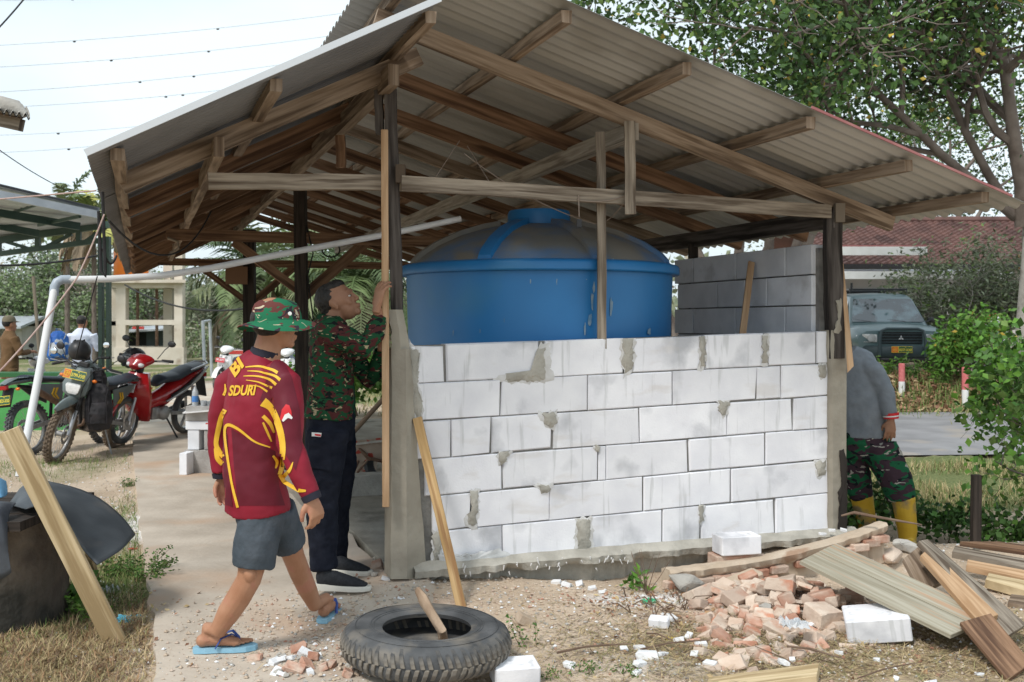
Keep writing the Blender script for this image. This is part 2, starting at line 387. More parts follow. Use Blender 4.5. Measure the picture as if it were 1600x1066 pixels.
# asphalt road on the right, dips slightly under the bank
mr_ = MB(); rows = []
for i in range(60):
    x = 2.2+.8*i
    yb = .10*(x-8); rows.append([V((x, 12.2+yb+.12*noise.noise(V((x*2, 0, 0))), .03)), V((x, 13.5+yb, .045)), V((x, 15+yb, .055)), V((x, 16.5+yb, .045)), V((x, 17.7+yb+.15*noise.noise(V((x*2, 5, 0))), .03))])
mr_.loft(rows, closed=False, cap=False)
M['asphalt'] = pm('asphalt', (.20, .195, .20), (.27, .265, .27), scale=2, rough=.9, bump=.4, bscale=60, c3=(.30, .27, .24), s3=1.2)
tag(mr_.build('road', M['asphalt']), kind='structure')
# far road crossing behind the yard
mf = MB(); mf.loft([[V((x, 66+.05*x, -.56)), V((x, 84+.05*x, -.6))] for x in range(-60, 10, 5)], closed=False, cap=False)
tag(mf.build('road', M['asphalt']), kind='structure')
# ------------------------------------------------------------ shed
SH = thing('open_shed', 'open timber shed with corrugated metal gable roof sheltering the blue water tank', 'shed', S(0, 0, 0))
def part_bar(name, p0, p1, w, h, mat, up=(0, 0, 1), par=SH, jit=.003, segs=6):
    return MB().bar(p0, p1, w, h, up, jit, segs).build(name, M[mat], par)
ZR = lambda s: 3.175-.295*s
ZL = lambda s: 3.02+.512*s
RB = 3.33; LB = 3.12
# rafters
for k in range(12):
    d = .9*k+random.uniform(-.03, .03)
    if d > 10.1: d = 10.1
    part_bar('rafter', S(-.2, d, ZR(-.2)), S(3.26, d, ZR(3.26)), .05, .095, 'wood_tan' if k == 0 else ('wood_brown' if k != 3 else 'wood_tan'))
for k in range(9):
    d = 1.2*k-.02
    part_bar('rafter', S(.04 if k == 0 else -.02, d, ZL(.03)-(0 if k == 0 else .03)), S(-1.5, d, ZL(-1.5)), .05, .098, 'wood_tan' if k == 0 else 'wood_brown')
# purlins
for s in (-.12, .6, 1.285, 2.05, 2.715, 3.27):
    for (d0, d1) in ((-.80, 4.6), (4.62, 10.2)):
        part_bar('purlin', S(s, d0, RB-.052-.3*s), S(s, d1, RB-.052-.3*s), .055, .065, 'wood_tan' if d0 < 0 else 'wood_brown', jit=.006, segs=10)
for s in (-.10, -.83, -1.5):
    for (d0, d1) in ((-.79, 4.6), (4.62, 10.0)):
        part_bar('purlin', S(s, d0, LB-.045+.527*s), S(s, d1, LB-.045+.527*s), .055, .055, 'wood_tan' if d0 < 0 else 'wood_brown', jit=.005, segs=10)
# corrugated sheets
def sheet(d0, d1, s0, s1, z0, k, mat, name='roof_sheet', pitch=.115, amp=.011, lift=0):
    n = int((d1-d0)/pitch*8); prof = []
    for i in range(n+1):
        d = d0+(d1-d0)*i/n; ph = (d/pitch) % 1
        hgt = amp*(2*min(1, max(0, (abs(ph-.5)-.12)/.16))-1)
        prof.append((d, hgt))
    rows = []
    for j in range(4):
        s = s0+(s1-s0)*j/3
        rows.append([S(s, d, z0+k*s+hh+lift+.004*noise.noise(V((s*2, d*2, k)))) for d, hh in prof])
    mb = MB(); mb.loft(rows, closed=False, cap=False)
    mb.loft([[p+V((0, 0, .0025)) for p in r] for r in rows], closed=False, cap=False)
    return mb.build(name, mat, SH, smooth=60)
M['zinc_r'] = pm('weathered_zinc_underside', (.37, .365, .345), (.45, .44, .415), scale=1.2, rough=.6, metal=.15, rnd=.06, c3=(.31, .30, .275), s3=1.1, stretch=(1, 1, 1), spec=.4)
M['zinc_l'] = pm('grey_zinc', (.17, .17, .175), (.23, .23, .235), scale=2, rough=.55, metal=.2, rnd=.08)
M['foil'] = pm('perforated_pale_sheet', (.5, .5, .5), (.66, .66, .67), scale=30, rough=.6)
W_ = .80; d = -.87; i = 0
while d < 10.0:
    sheet(d, d+W_+.03, -.27, 3.56, RB, -.30, M['foil'] if i >= 12 else M['zinc_r'], lift=.0035*(i % 2)); 
    sheet(d, d+W_+.03, .015-(.02 if i else .11), -1.62, LB, .527, M['zinc_l'], lift=.0035*(i % 2), pitch=.076, amp=.007)
    d += W_; i += 1
# bright folded edge strip along the left verge, dark flashing line on the right verge
M['flash'] = pm('bright_metal_edge', (.62, .64, .66), rough=.4, metal=.3)
M['flash_red'] = pm('faded_red_flashing', (.30, .11, .11), (.38, .18, .17), rough=.7)
MB().bar(S(-.08, -.875, LB+.010-.08*.527), S(-1.625, -.875, LB+.010-1.625*.527), .012, .030).build('verge_strip', M['flash'], SH)
MB().bar(S(2.0, -.874, RB-.004-.6), S(3.40, -.874, RB-.004-1.02), .008, .014).build('verge_strip', M['flash_red'], SH)
# plates and beams running back
part_bar('wall_plate', S(-.15, -.22, 2.875), S(-.15, 9.9, 2.875), .06, .11, 'wood_tan', segs=12)
part_bar('wall_plate', S(-1.04, -.22, 2.44), S(-1.04, 9.9, 2.44), .05, .10, 'wood_tan', segs=12)
part_bar('wall_plate', S(2.80, -.05, 2.235), S(2.80, 9.9, 2.235), .06, .12, 'wood_black', segs=12)
part_bar('beam', S(1.35, -.04, 2.70), S(1.35, 9.8, 2.66), .065, .10, 'wood_light', segs=12)
part_bar('tie_beam', F(325, 283, -.03), F(594, 286, -.03), .05, .082, 'wood_grey')
part_bar('tie_beam', F(626, 286, -.05), F(1296, 331, -.05), .05, .082, 'wood_grey')
for dd, z in ((4.0, 2.34), (9.0, 2.385)):
    part_bar('tie_beam', S(-1.2, dd, z), S(2.8, dd, z), .05, .10, 'wood_brown')
for dd in (4.0, 9.0):
    part_bar('brace', S(.62, dd+.06, 2.35), S(-.02, dd+.06, 1.78), .05, .10, 'wood_brown')
    part_bar('brace', S(-.62, dd+.06, 2.30), S(-.02, dd+.06, 1.85), .04, .08, 'wood_brown')
MB().box(S(-.18, 8.93, 2.21), (.30, .03, .24)).build('board', M['wood_brown'], SH)
# hangers
part_bar('hanger', F(938, 207, .03), F(941, 545, .03), .052, .05, 'wood_grey', up=(0, 1, 0))
part_bar('hanger', F(984, 190, -.115), F(985, 335, -.115), .062, .04, 'wood_grey', up=(0, 1, 0))
part_bar('hanger', F(532, 212, 1.2), F(533, 262, 1.2), .06, .05, 'wood_brown', up=(0, 1, 0))
# posts
part_bar('post', F(610, 138, .03), F(625, 640, .03), .062, .07, 'wood_black', up=(0, 1, 0), segs=8)
part_bar('post', F(591, 142, .06), F(594, 210, .06), .045, .05, 'wood_black', up=(0, 1, 0))
MB().box(F(626, 272, -.04), (.05, .05, .10)).build('cleat', M['wood_grey'], SH)
part_bar('post', S(0, 4, -.05), S(-.03, 4, 2.85), .105, .105, 'wood_dark', up=(0, 1, 0))
part_bar('post', S(0, 9, -.05), S(-.0, 9, 2.85), .15, .13, 'wood_dark', up=(0, 1, 0))
part_bar('post', F(1300, 333, .0), F(1304, 560, .0), .098, .10, 'wood_black', up=(0, 1, 0), segs=8)
part_bar('post', S(2.78, 4, -.05), S(2.78, 4, 2.2), .10, .10, 'wood_dark', up=(0, 1, 0))
part_bar('post', S(2.78, 1.75, 1.5), S(2.78, 1.75, 2.2), .07, .07, 'wood_dark', up=(0, 1, 0))
part_bar('post', S(2.78, 9, -.05), S(2.78, 9, 2.2), .10, .10, 'wood_dark', up=(0, 1, 0))
MB().box(F(1311, 333, -.06), (.06, .06, .12)).build('cleat', M['wood_grey'], SH)
# twig hook at the eave end, wires
MB().tube([U(262, 400, 9), U(279, 388, 9), U(278, 378, 9), U(262, 372, 9)], .012, 6).build('bent_branch', M['wood_grey'], SH)
M['wire'] = pm('thin_wire', (.30, .24, .2), rough=.6)
def sag(p0, p1, drop, n=14):
    p0, p1 = V(p0), V(p1); return [p0.lerp(p1, i/n)-V((0, 0, drop*4*(i/n)*(1-i/n))) for i in range(n+1)]
MB().tube(sag(F(725, 240, .4), F(930, 350, .4), .05)+sag(F(930, 350, .4), F(985, 300, -.02), .05)[1:], .003, 5).build('wire', M['wire'], SH)
MB().tube(sag(F(902, 312, -.08), F(990, 300, -.08), .03), .003, 5).build('wire', M['wire'], SH)
MB().tube([F(904, 305, -.08), F(905, 340, -.08)], .003, 5).build('wire', M['wire'], SH)
MB().box(F(905, 349, -.08), (.028, .028, .045)).build('bulb_holder', M['black'], SH)
for a, b in (((718, 220), (672, 290)), ((730, 228), (765, 285))):
    MB().tube([F(a[0], a[1], .5), F(b[0], b[1], .2)], .0025, 5).build('wire', M['wire'], SH)
loop = [S(1.0+.12*math.cos(q), 8.3, 2.55+.10*math.sin(q)) for q in [2*math.pi*i/16 for i in range(17)]]
MB().tube(loop, .012, 6).build('wire', M['blackm'], SH)
MB().tube(sag(F(170, 345, -.3), F(330, 330, 3), .25), .006, 5).build('wire', M['blackm'], SH)
MB().tube(sag(U(160, 300, 5.2), U(165, 432, 5.2), .0)+[U(158, 425, 5.2), U(154, 330, 5.2)], .008, 6).build('wire', M['blackm'], SH)
MB().tube(sag(U(160, 388, 5.3), U(182, 400, 5.6), .06), .006, 6).build('wire', M['blackm'], SH)
MB().tube([S(.02, 4.0, 2.5), S(.08, 3.95, 2.2), S(.03, 3.95, 2.0), S(.08, 3.95, 1.6), S(.04, 3.95, 1.3)], .007, 6).build('wire', M['blackm'], SH)
# floor slab with its raised kerb
SLAB = MB().slab4([S(-.05, .15, .14), S(2.7, .15, .14), S(2.7, 9.5, .14), S(-.05, 9.5, .14)], .2).build('floor_slab', M['render']); tag(SLAB, kind='structure')
kb = MB().bar(S(-.16, .22, .055), S(-.16, 9, .055), .14, .17, jit=.010, segs=34).build('kerb', M['concrete']); tag(kb, kind='structure')
kb = MB().bar(S(-.1, 2.9, .2), S(2.6, 2.9, .2), .2, .2, jit=.01, segs=10).build('kerb', M['mortar']); tag(kb, kind='structure')

# ------------------------------------------------------------ front block wall
WL = thing('block_wall', 'low front wall of white aerated concrete blocks between two rendered columns', 'wall', S(1.4, 0, .2))
LN = [((640, 540), (1290, 517)), ((642, 600), (1296, 567.5)), ((663, 658), (1296, 618)), ((678, 716.5), (1294, 669)), ((691, 774), (1294, 718)), ((682, 831), (1296, 770)), ((682, 881), (1298, 827))]
def ly(k, x):
    (x0, y0), (x1, y1) = LN[k]; return y0+(y1-y0)*(x-x0)/(x1-x0)
ROWS = [[(640, 694), (696, 842), (851, 974), (988, 1096), (1102, 1193), (1200, 1275), (1276.5, 1296)],
        [(643, 781), (782, 918), (919.5, 1050), (1051.5, 1182), (1183, 1220), (1221, 1299)],
        [(650, 704), (705.5, 767), (768.5, 863), (864.5, 999), (1000, 1135), (1136, 1238), (1239.5, 1298)],
        [(664, 783.5), (785, 934), (935, 946), (947, 1075), (1076, 1195), (1196.5, 1298)],
        [(675, 736), (745, 858), (859, 1004), (1005.5, 1141), (1142.5, 1298)],
        [(680, 784.5), (786, 901), (922, 1034), (1036, 1094), (1096, 1211), (1212, 1300)]]
def brick4(q, depth_dir, th, ch=.006, proud=0):
    """block from 4 front corners (tl,tr,br,bl), chamfered front edge"""
    q = [V(p) for p in q]; c = sum(q, V())/4; n = V(depth_dir)
    fr = []
    for p in q:
        dlt = (c-p); hx = AX*(ch if dlt.dot(AX) > 0 else -ch); fr.append(p+hx+V((0, 0, ch if dlt.z > 0 else -ch))-n*(proud+random.uniform(0, .0025)))
    mid = [p+n*ch for p in q]; bk = [p+n*th for p in q]
    return MB().loft([fr, mid, bk])
for r, row in enumerate(ROWS):
    for (a, b) in row:
        g = random.uniform(.35, .9)
        q = [F(a, ly(r, a)+g), F(b, ly(r, b)+g), F(b, ly(r+1, b)-g), F(a, ly(r+1, a)-g)]
        q = [p+V((random.uniform(-.0025, .0025), 0, random.uniform(-.0022, .0022))) for p in q]
        if random.random() < .45:
            i_ = random.randrange(4); cc = sum(q, V())/4; q[i_] = q[i_]+(cc-q[i_]).normalized()*random.uniform(.006, .016)
        brick4(q, BX, .10, random.uniform(.003, .008), random.uniform(0, .004)).build('block', M['aac'], WL)
MB().slab4([F(628, 541, .012), F(1301, 517.5, .012), F(1303, 832, .012), F(640, 890, .012)], .085, nrm=-BX).build('mortar_bed', M['mortar_back'], WL)
def blob2d(poly, d0, mat, name, par, thick=.008, n=1, rough=2.0):
    """a smear with a ragged outline on plane d0; poly in pixels"""
    pts = []
    for i in range(len(poly)):
        a = V(poly[i]+(0,)); b = V(poly[(i+1) % len(poly)]+(0,)); m = max(2, int((b-a).length/4))
        for k in range(m):
            p = a.lerp(b, k/m); x_ = p.x+random.uniform(-rough, rough); y_ = p.y+random.uniform(-rough, rough)
            pts.append((x_, max(y_, ly(0, x_)+1) if par is WL and name == 'mortar_smear' and x_ > 643 and x_ < 1292 else y_))
    cx = sum(p[0] for p in pts)/len(pts); cy = sum(p[1] for p in pts)/len(pts)
    outer = [F(x, y, d0+.001) for x, y in pts]
    inner = [F(cx+(x-cx)*.8, cy+(y-cy)*.86, d0-thick*random.uniform(.7, 1.3)) for x, y in pts]
    c = F(cx, cy, d0-thick*1.2); nn = len(pts)
    mb = MB(); mb.add(outer+inner+[c], [(i, (i+1) % nn, nn+(i+1) % nn, nn+i) for i in range(nn)]+[(nn+i, nn+(i+1) % nn, 2*nn) for i in range(nn)])
    return mb.build(name, mat, par, smooth=60)
M['thinmortar'] = pm('thin_mortar_film', (.54, .53, .51), (.66, .66, .66), scale=14, rough=.95, bump=.5, bscale=60)
for poly in ([(842, 541), (853, 541), (852, 575), (855, 590), (848, 596), (800, 597), (786, 594), (787, 586), (820, 584), (840, 582)],
             [(974, 529), (989, 529), (990, 555), (986, 580), (976, 586), (972, 560)],
             [(1095, 527), (1102, 526), (1103, 552), (1101, 575), (1093, 576)], [(1192, 522), (1201, 522), (1200, 545), (1199, 570), (1191, 570)],
             [(846, 646), (868, 643), (870, 660), (864, 670), (852, 664)], [(779, 708), (797, 705), (792, 718), (783, 729), (779, 720)],
             [(735, 768), (746, 768), (747, 800), (743, 824), (730, 820), (731, 805), (736, 795)], [(838, 758), (860, 757), (858, 768), (846, 771)],
             [(901, 812), (922, 811), (923, 835), (922, 862), (903, 864), (899, 840)], [(1123, 627), (1139, 627), (1138, 644), (1130, 652), (1123, 643)],
             [(1093, 791), (1100, 790), (1099, 812), (1094, 818)], [(1278, 570), (1291, 568), (1290, 590), (1282, 592)],
             [(928, 697), (938, 696), (936, 706), (931, 706)], [(1274, 722), (1292, 720), (1289, 742), (1276, 748)], [(640, 541), (655, 548), (652, 600), (662, 640), (655, 660), (644, 640)],
             [(676, 832), (690, 830), (690, 880), (678, 886)], [(640, 560), (650, 570), (650, 620), (642, 625)]):
    cx_ = sum(p[0] for p in poly)/len(poly); cy_ = sum(p[1] for p in poly)/len(poly)
    blob2d([(cx_+(x-cx_)*1.35+random.uniform(-2, 2), cy_+(y-cy_)*1.15) for x, y in poly], -.0035, M['thinmortar'], 'mortar_smear', WL, thick=.002, rough=3.2)
    blob2d(poly, -.004, M['mortar'], 'mortar_smear', WL, rough=2.6)
# left column, rendered, with a corner bead; right column
M['beadm'] = M['render']
def column(cx0, cx1, cx2, ytop, ybot, spread, zb, name='column', dp=.16):
    pass
mb = MB(); rings = []
for k in range(14):
    t = k/13; y = 545+(905-545)*t
    j = lambda: random.uniform(-.0035, .0035)
    l = F(612-1*t, y, -.05); m_ = F(634+2*t, y, -.085); r_ = F(641+26*t, y, -.02)
    rr = [l+V((j(), j(), 0)), F(630+2*t, y, -.078), m_+V((0, 0, 0)), F(637+2.5*t, y, -.073)+V((j(), 0, 0)), r_+V((j(), j(), 0)), r_+BX*.15, l+BX*.16]
    rings.append(rr)
top = [p+V((0, 0, .005)) for p in rings[0]]
mb.loft(rings); mb.build('column', M['render'], WL, smooth=35)
mb = MB(); rings = []
for k in range(12):
    t = k/11; y = 484+(560-484)*t; w0 = 606+6*min(1, t*2)+random.uniform(-1, 1); w1 = 630+10*min(1, t*1.3)+random.uniform(-1, 1)
    rings.append([F(w0, y, -.045), F((w0+w1)/2, y, -.06-.012*t), F(w1, y, -.03), F(w1, y, .1), F(w0, y, .1)])
mb.loft(rings); mb.build('column', M['render'], WL, smooth=35)
mb = MB(); rings = []
for k in range(14):
    t = k/13; y = 516+(829-516)*t
    l = F(1294+random.uniform(-1.2, 1.2)+2*t, y, -.02); m_ = F(1300+2*t, y, -.04); r_ = F(1323-1*t, y, -.035)
    rings.append([l, m_, F(1313, y, -.042+random.uniform(-.003, .003)), r_, r_+BX*.16, l+BX*.14])
mb.loft(rings); mb.build('column', M['render'], WL, smooth=35)
blob2d([(1306, 470), (1317, 462), (1322, 490), (1323, 520), (1303, 520), (1308, 495)], -.052, M['render'], 'mortar_smear', WL, thick=.006)
blob2d([(1311, 704), (1318, 702), (1324, 720), (1324, 832), (1308, 830), (1311, 790), (1309, 770), (1315, 755), (1313, 730)], -.042, M['wood_black'], 'exposed_timber', WL, thick=.008, rough=.8)
# crumbling footing
mb = MB(); rows = []
for k in range(200):
    t = k/199; s = -.0+2.95*t; o = .03*noise.noise(V((s*6, 0, 2)))+.018*noise.noise(V((s*21, 0, 2)))
    zt = .235+.006*noise.noise(V((s*9, 1, 1))); 
    rows.append([S(s, .02, zt), S(s, -.03, zt+.004), S(s, -.10+o, zt-.03), S(s, -.085+2*o, zt-.07+.02*noise.noise(V((s*8, 3, 0)))), S(s, -.005+2*o, zt-.085+.02*noise.noise(V((s*8, 3, 0)))), S(s, .01+2*o+.03*noise.noise(V((s*17, 3, 0))), .06), S(s, -.02, -.08)])
mb.loft(rows, closed=False, cap=False); mb.build('footing', M['mortar'], WL, smooth=50)
for poly, dd in (([(683, 868), (740, 865), (782, 858), (800, 868), (760, 890), (700, 896)], -.03),):
    blob2d(poly, dd, pm('pale_mortar', (.48, .49, .49), (.6, .61, .61), scale=8, rough=.9, bump=.5), 'mortar_smear', WL, thick=.014)
# drips of white thin mortar on the footing
dm = pm('white_thin_mortar', (.7, .7, .7), rough=.9)
for i in range(34):
    s = random.choice([.3, .42, .8, 1.1, 1.2, .7])+random.gauss(0, .07); z = random.gauss(.185, .02); L_ = random.uniform(.006, .03); a = random.uniform(-.6, .6)
    p = S(s, -.112, z)
    MB().tube([p, p+AX*L_*math.sin(a)-V((0, 0, L_))], [.0045, .002], 5).build('mortar_drip', dm, WL)

# ------------------------------------------------------------ side and back walls of grey blocks
SW = thing('side_wall', 'higher side wall of grey aerated blocks beside the blue tank', 'wall', S(2.78, .9, .2))
# side wall runs back along d at s=2.72; right top at Z 2.02 (y 378 at d=0)
d = .10; zt = 2.075
for r in range(9):
    z1 = zt-.202*r; z0 = z1-.193; d = .10+(0 if r else 0)
    seq = [.30, .62, .62, .62] if r % 2 == 0 else [.52, .28, .38, .62, .5]
    for L_ in seq:
        e = min(d+L_, 1.95)
        if e-d < .06: continue
        q = [S(2.72, d+.008, z1), S(2.72, e-.008, z1), S(2.72, e-.008, z0), S(2.72, d+.008, z0)]
        MB().loft([q, [p+AX*.10 for p in q]]).build('block', M['aac_grey'], SW, bevel=.004)
        d = e
MB().box(S(2.78, 1.0, 1.1), (.06, 1.86, 1.9), Matrix.Rotation(math.atan2(.34, .94), 3, 'Z')).build('mortar_bed', M['mortar_back'], SW)
BW = thing('back_wall', 'back wall of grey aerated blocks behind the blue tank', 'wall', S(2, 2.0, .2))
p0 = S(2.70, 1.98, 0); dv = V((-.995, -.10, 0)).normalized()*1
for r in range(9):
    z1 = 2.07-.202*r; z0 = z1-.193; u = 0 if r % 2 else -.0
    for L_ in ([.27, .55, .6] if r % 2 == 0 else [.24, .6, .6]):
        a_ = p0+dv*(u+.003); b_ = p0+dv*(u+L_-.003); n_ = V((.10, -.995, 0))*-1
        q = [a_+V((0, 0, z1)), b_+V((0, 0, z1)), b_+V((0, 0, z0)), a_+V((0, 0, z0))]
        MB().loft([q, [p+V((-.01, .1, 0)) for p in q]]).build('block', M['aac_grey'], BW, bevel=.004)
        u += L_
blob_ = MB().box(p0+V((-.07, -.01, 1.55)), (.16, .02, .30)); blob_.build('mortar_smear', M['mortar'], BW)

# ------------------------------------------------------------ blue tank
TK = thing('water_tank', 'large round blue plastic water tank with dusty domed lid behind the block wall', 'water tank', (.185, 7.02, .14))
M['tank'] = pm('blue_polyethylene', (.012, .14, .36), (.02, .175, .43), scale=1.4, rough=.42, bump=.05, bscale=3, c3=(.05, .20, .33), s3=1.2, t3=(.6, .8), spec=.45)
M['tankdust'] = pm('dusty_blue_lid', (.015, .14, .36), (.155, .155, .145), scale=1.8, rough=.8, lo=.38, hi=.60, c3=(.19, .175, .15), s3=2.8, t3=(.44, .60), detail=9)
# tank in its own coordinates
prof = [(.86, 0), (.868, .04), (.872, .5), (.885, 1.0), (.898, 1.5), (.905, 1.70), (.905, 1.735)]
mb = MB().lathe(prof, n=96)
mb.build('body', M['tank'], TK, world=False, smooth=40)
mb = MB().lathe([(.90, 1.735), (.945, 1.738), (.952, 1.745), (.952, 1.785), (.94, 1.80), (.91, 1.808)], n=96)
mb.build('rim', M['tank'], TK, world=False, smooth=40)
dome = [(.912, 1.80), (.86, 1.845), (.74, 1.925), (.58, 2.00), (.42, 2.05), (.30, 2.075), (.26, 2.08)]
MB().lathe(dome, n=96).build('lid', M['tankdust'], TK, world=False, smooth=50)
for k in range(8):
    a = R(22+45*k); rr = []
    for (r_, z_) in [(.90, 1.80)]+dome[1:6]:
        c = V((math.cos(a)*r_, math.sin(a)*r_, z_)); tn = V((-math.sin(a), math.cos(a), 0)); w0 = .055
        rr.append([c-tn*w0-V((0, 0, .03)), c-tn*w0*.75+V((0, 0, .032)), c+tn*w0*.75+V((0, 0, .032)), c+tn*w0-V((0, 0, .03))])
    MB().loft(rr).build('rib', M['tank'] if k in (5, 1) else M['tankdust'], TK, world=False, smooth=30)
MB().lathe([(.215, 2.05), (.215, 2.165), (.205, 2.185), (.15, 2.19), (.001, 2.195)], n=40).build('hatch_cover', M['tank'], TK, world=False, smooth=40)
M['scuff'] = pm('pale_scuff', (.10, .22, .36), (.26, .33, .38), scale=20, rough=.9)
def tank_pt(px, py, off=.002):
    a = (px-800)/1600; c = V((.185, 7.02)); 
    # intersect the ray with the tank's cylinder
    r0 = .90+off; A_ = a*a+1; B_ = -2*(a*c.x+c.y); C_ = c.x**2+c.y**2-r0*r0
    Y = (-B_-math.sqrt(max(0, B_*B_-4*A_*C_)))/(2*A_); return U(px, py, Y)
def scuff(px, py, w, h):
    n = 12; pts = []
    for i in range(n):
        q = 2*math.pi*i/n; f = random.uniform(.5, 1.2); pts.append(tank_pt(px+w*f*math.cos(q), py+h*f*math.sin(q), .004-.02*abs(py-450)/150*0))
    MB().add(pts, [tuple(range(n))]).build('scuff', M['scuff'], TK)
for (x, y, w_, h_) in [(917, 425, 2.5, 12), (925, 470, 3, 16), (922, 500, 4, 10), (928, 450, 2, 9), (914, 515, 2, 12), (956, 410, 5, 6), (955, 480, 3, 15), (708, 520, 1, 5), (788, 500, .8, 4), (870, 440, .8, 6), (829, 440, .8, 5), (1014, 518, 3, 6), (750, 517, .8, 4)]:
    scuff(x, y, w_, h_)
# ------------------------------------------------------------ figures: overlapping lofts fused into one surface
DG = lambda: bpy.context.evaluated_depsgraph_get()
def fuse(mb, name, mat, parent, voxel=.008, it=6, disp=0, dscale=.12, world=True):
    o = mb.build(name, mat, parent, world=world)
    r = o.modifiers.new('r', 'REMESH'); r.mode = 'VOXEL'; r.voxel_size = voxel; r.use_smooth_shade = True
    s_ = o.modifiers.new('s', 'SMOOTH'); s_.iterations = it; s_.factor = .5
    if disp:
        tx = bpy.data.textures.new('folds', 'CLOUDS'); tx.noise_scale = dscale; tx.noise_depth = 2
        d_ = o.modifiers.new('d', 'DISPLACE'); d_.texture = tx; d_.strength = disp; d_.texture_coords = 'LOCAL'; d_.mid_level = .5
    me = bpy.data.meshes.new_from_object(o.evaluated_get(DG())); me.name = name
    o.modifiers.clear(); old = o.data; o.data = me; bpy.data.meshes.remove(old)
    me.polygons.foreach_set('use_smooth', [True]*len(me.polygons))
    if not me.materials: me.materials.append(mat)
    return o
M['skin'] = pm('warm_brown_skin', (.36, .175, .10), (.44, .235, .145), scale=9, rough=.55, bump=.12, bscale=150, c3=(.42, .19, .125), s3=12, spec=.35)
M['skin2'] = pm('brown_skin', (.29, .145, .088), (.37, .20, .125), scale=9, rough=.55, bump=.12, bscale=150, spec=.35)
M['hair'] = pm('black_hair', (.008, .007, .006), (.022, .018, .015), scale=40, rough=.6, bump=1, bscale=120, stretch=(1, 1, .3))
M['eyew'] = pm('eye_white', (.6, .58, .55), rough=.3); M['eyed'] = pm('iris', (.015, .01, .008), rough=.2)
M['lips'] = pm('lips', (.30, .11, .085), rough=.5)
def camo(name, cols, scale, thr=.5, stretch=(1, 1, 1)):
    m = bpy.data.materials.new(name); m.use_nodes = True; t = m.node_tree; N = t.nodes; Lk = t.links.new
    b = N['Principled BSDF']; b.inputs['Roughness'].default_value = .9; b.inputs['Specular IOR Level'].default_value = .15
    tcn = N.new('ShaderNodeTexCoord'); out = None
    for i, (c, sc, lo) in enumerate(cols):
        if out is None:
            rg = N.new('ShaderNodeRGB'); rg.outputs[0].default_value = lin(c); out = rg.outputs[0]; continue
        mpn = N.new('ShaderNodeMapping'); mpn.inputs['Location'].default_value = (i*3.7, i*1.9, i*5.1); mpn.inputs['Scale'].default_value = stretch
        mpn.inputs['Rotation'].default_value = (0, .5*i, .3*i)
        n = N.new('ShaderNodeTexNoise'); n.inputs['Scale'].default_value = scale*sc; n.inputs['Detail'].default_value = 2.2; n.inputs['Distortion'].default_value = .8
        Lk(tcn.outputs['Object'], mpn.inputs[0]); Lk(mpn.outputs[0], n.inputs['Vector'])
        r = N.new('ShaderNodeValToRGB'); r.color_ramp.interpolation = 'CONSTANT'; r.color_ramp.elements[1].position = lo
        r.color_ramp.elements[0].color = (0, 0, 0, 1); r.color_ramp.elements[1].color = (1, 1, 1, 1); Lk(n.outputs['Fac'], r.inputs[0])
        q = N.new('ShaderNodeMixRGB'); q.inputs[2].default_value = lin(c); Lk(r.outputs[0], q.inputs[0]); Lk(out, q.inputs[1]); out = q.outputs[0]
    Lk(out, b.inputs['Base Color'])
    n2 = N.new('ShaderNodeTexNoise'); n2.inputs['Scale'].default_value = 320; Lk(tcn.outputs['Object'], n2.inputs['Vector'])
    bp = N.new('ShaderNodeBump'); bp.inputs['Strength'].default_value = .25; bp.inputs['Distance'].default_value = .002; Lk(n2.outputs['Fac'], bp.inputs['Height']); Lk(bp.outputs[0], b.inputs['Normal'])
    return m
M['camo'] = camo('woodland_camouflage', [((.012, .065, .028), 1, 0), ((.075, .022, .022), 1.0, .52), ((.008, .012, .012), 1.3, .60), ((.36, .30, .19), 1.7, .655)], 16, stretch=(1, 1, 1.9))
M['camo2'] = camo('striped_camouflage', [((.014, .10, .045), 1, 0), ((.05, .03, .04), .9, .50), ((.012, .014, .018), 1.2, .58), ((.36, .34, .30), 1.5, .64)], 7, stretch=(1, 1, 2.0))
M['camohat'] = camo('camouflage_cotton', [((.02, .15, .075), 1, 0), ((.13, .045, .04), .9, .52), ((.035, .03, .04), 1.2, .60), ((.50, .44, .32), 1.5, .635)], 11, stretch=(1, 1, 1.6))
M['navy'] = pm('navy_cotton', (.008, .010, .018), (.016, .019, .030), scale=14, rough=.9, bump=.4, bscale=40, spec=.15)
M['jersey'] = pm('maroon_jersey', (.19, .008, .022), (.26, .012, .030), scale=5, rough=.6, bump=.25, bscale=260, spec=.3, bdist=.002)
M['jersey_dark'] = pm('dark_maroon_print', (.105, .007, .018), (.13, .009, .022), scale=6, rough=.6, spec=.3)
M['yellow'] = pm('yellow_print', (.72, .42, .03), (.78, .48, .05), scale=20, rough=.6, spec=.3)
M['cuffn'] = pm('navy_rib', (.012, .012, .025), rough=.8)
M['shorts'] = pm('charcoal_grey_jersey_cloth', (.055, .07, .085), (.085, .10, .12), scale=8, rough=.9, bump=.4, bscale=60, spec=.15)
M['greyshirt'] = pm('blue_grey_cotton', (.17, .19, .215), (.235, .26, .29), scale=7, rough=.9, bump=.35, bscale=40, spec=.15)
M['sole_b'] = pm('light_blue_foam', (.22, .45, .60), (.30, .52, .66), scale=10, rough=.7)
M['strap_b'] = pm('blue_rubber_strap', (.03, .07, .28), rough=.5)
M['white'] = pm('white_paint', (.72, .72, .70), (.78, .78, .77), scale=6, rough=.6)
M['redp'] = pm('red_print', (.62, .02, .03), rough=.6)
M['ybrown'] = pm('olive_brown_uniform', (.12, .065, .025), (.16, .09, .04), scale=8, rough=.9, bump=.3)
M['wshirt'] = pm('pale_blue_shirt', (.60, .66, .80), (.68, .73, .84), scale=5, rough=.85, bump=.3, bscale=15)
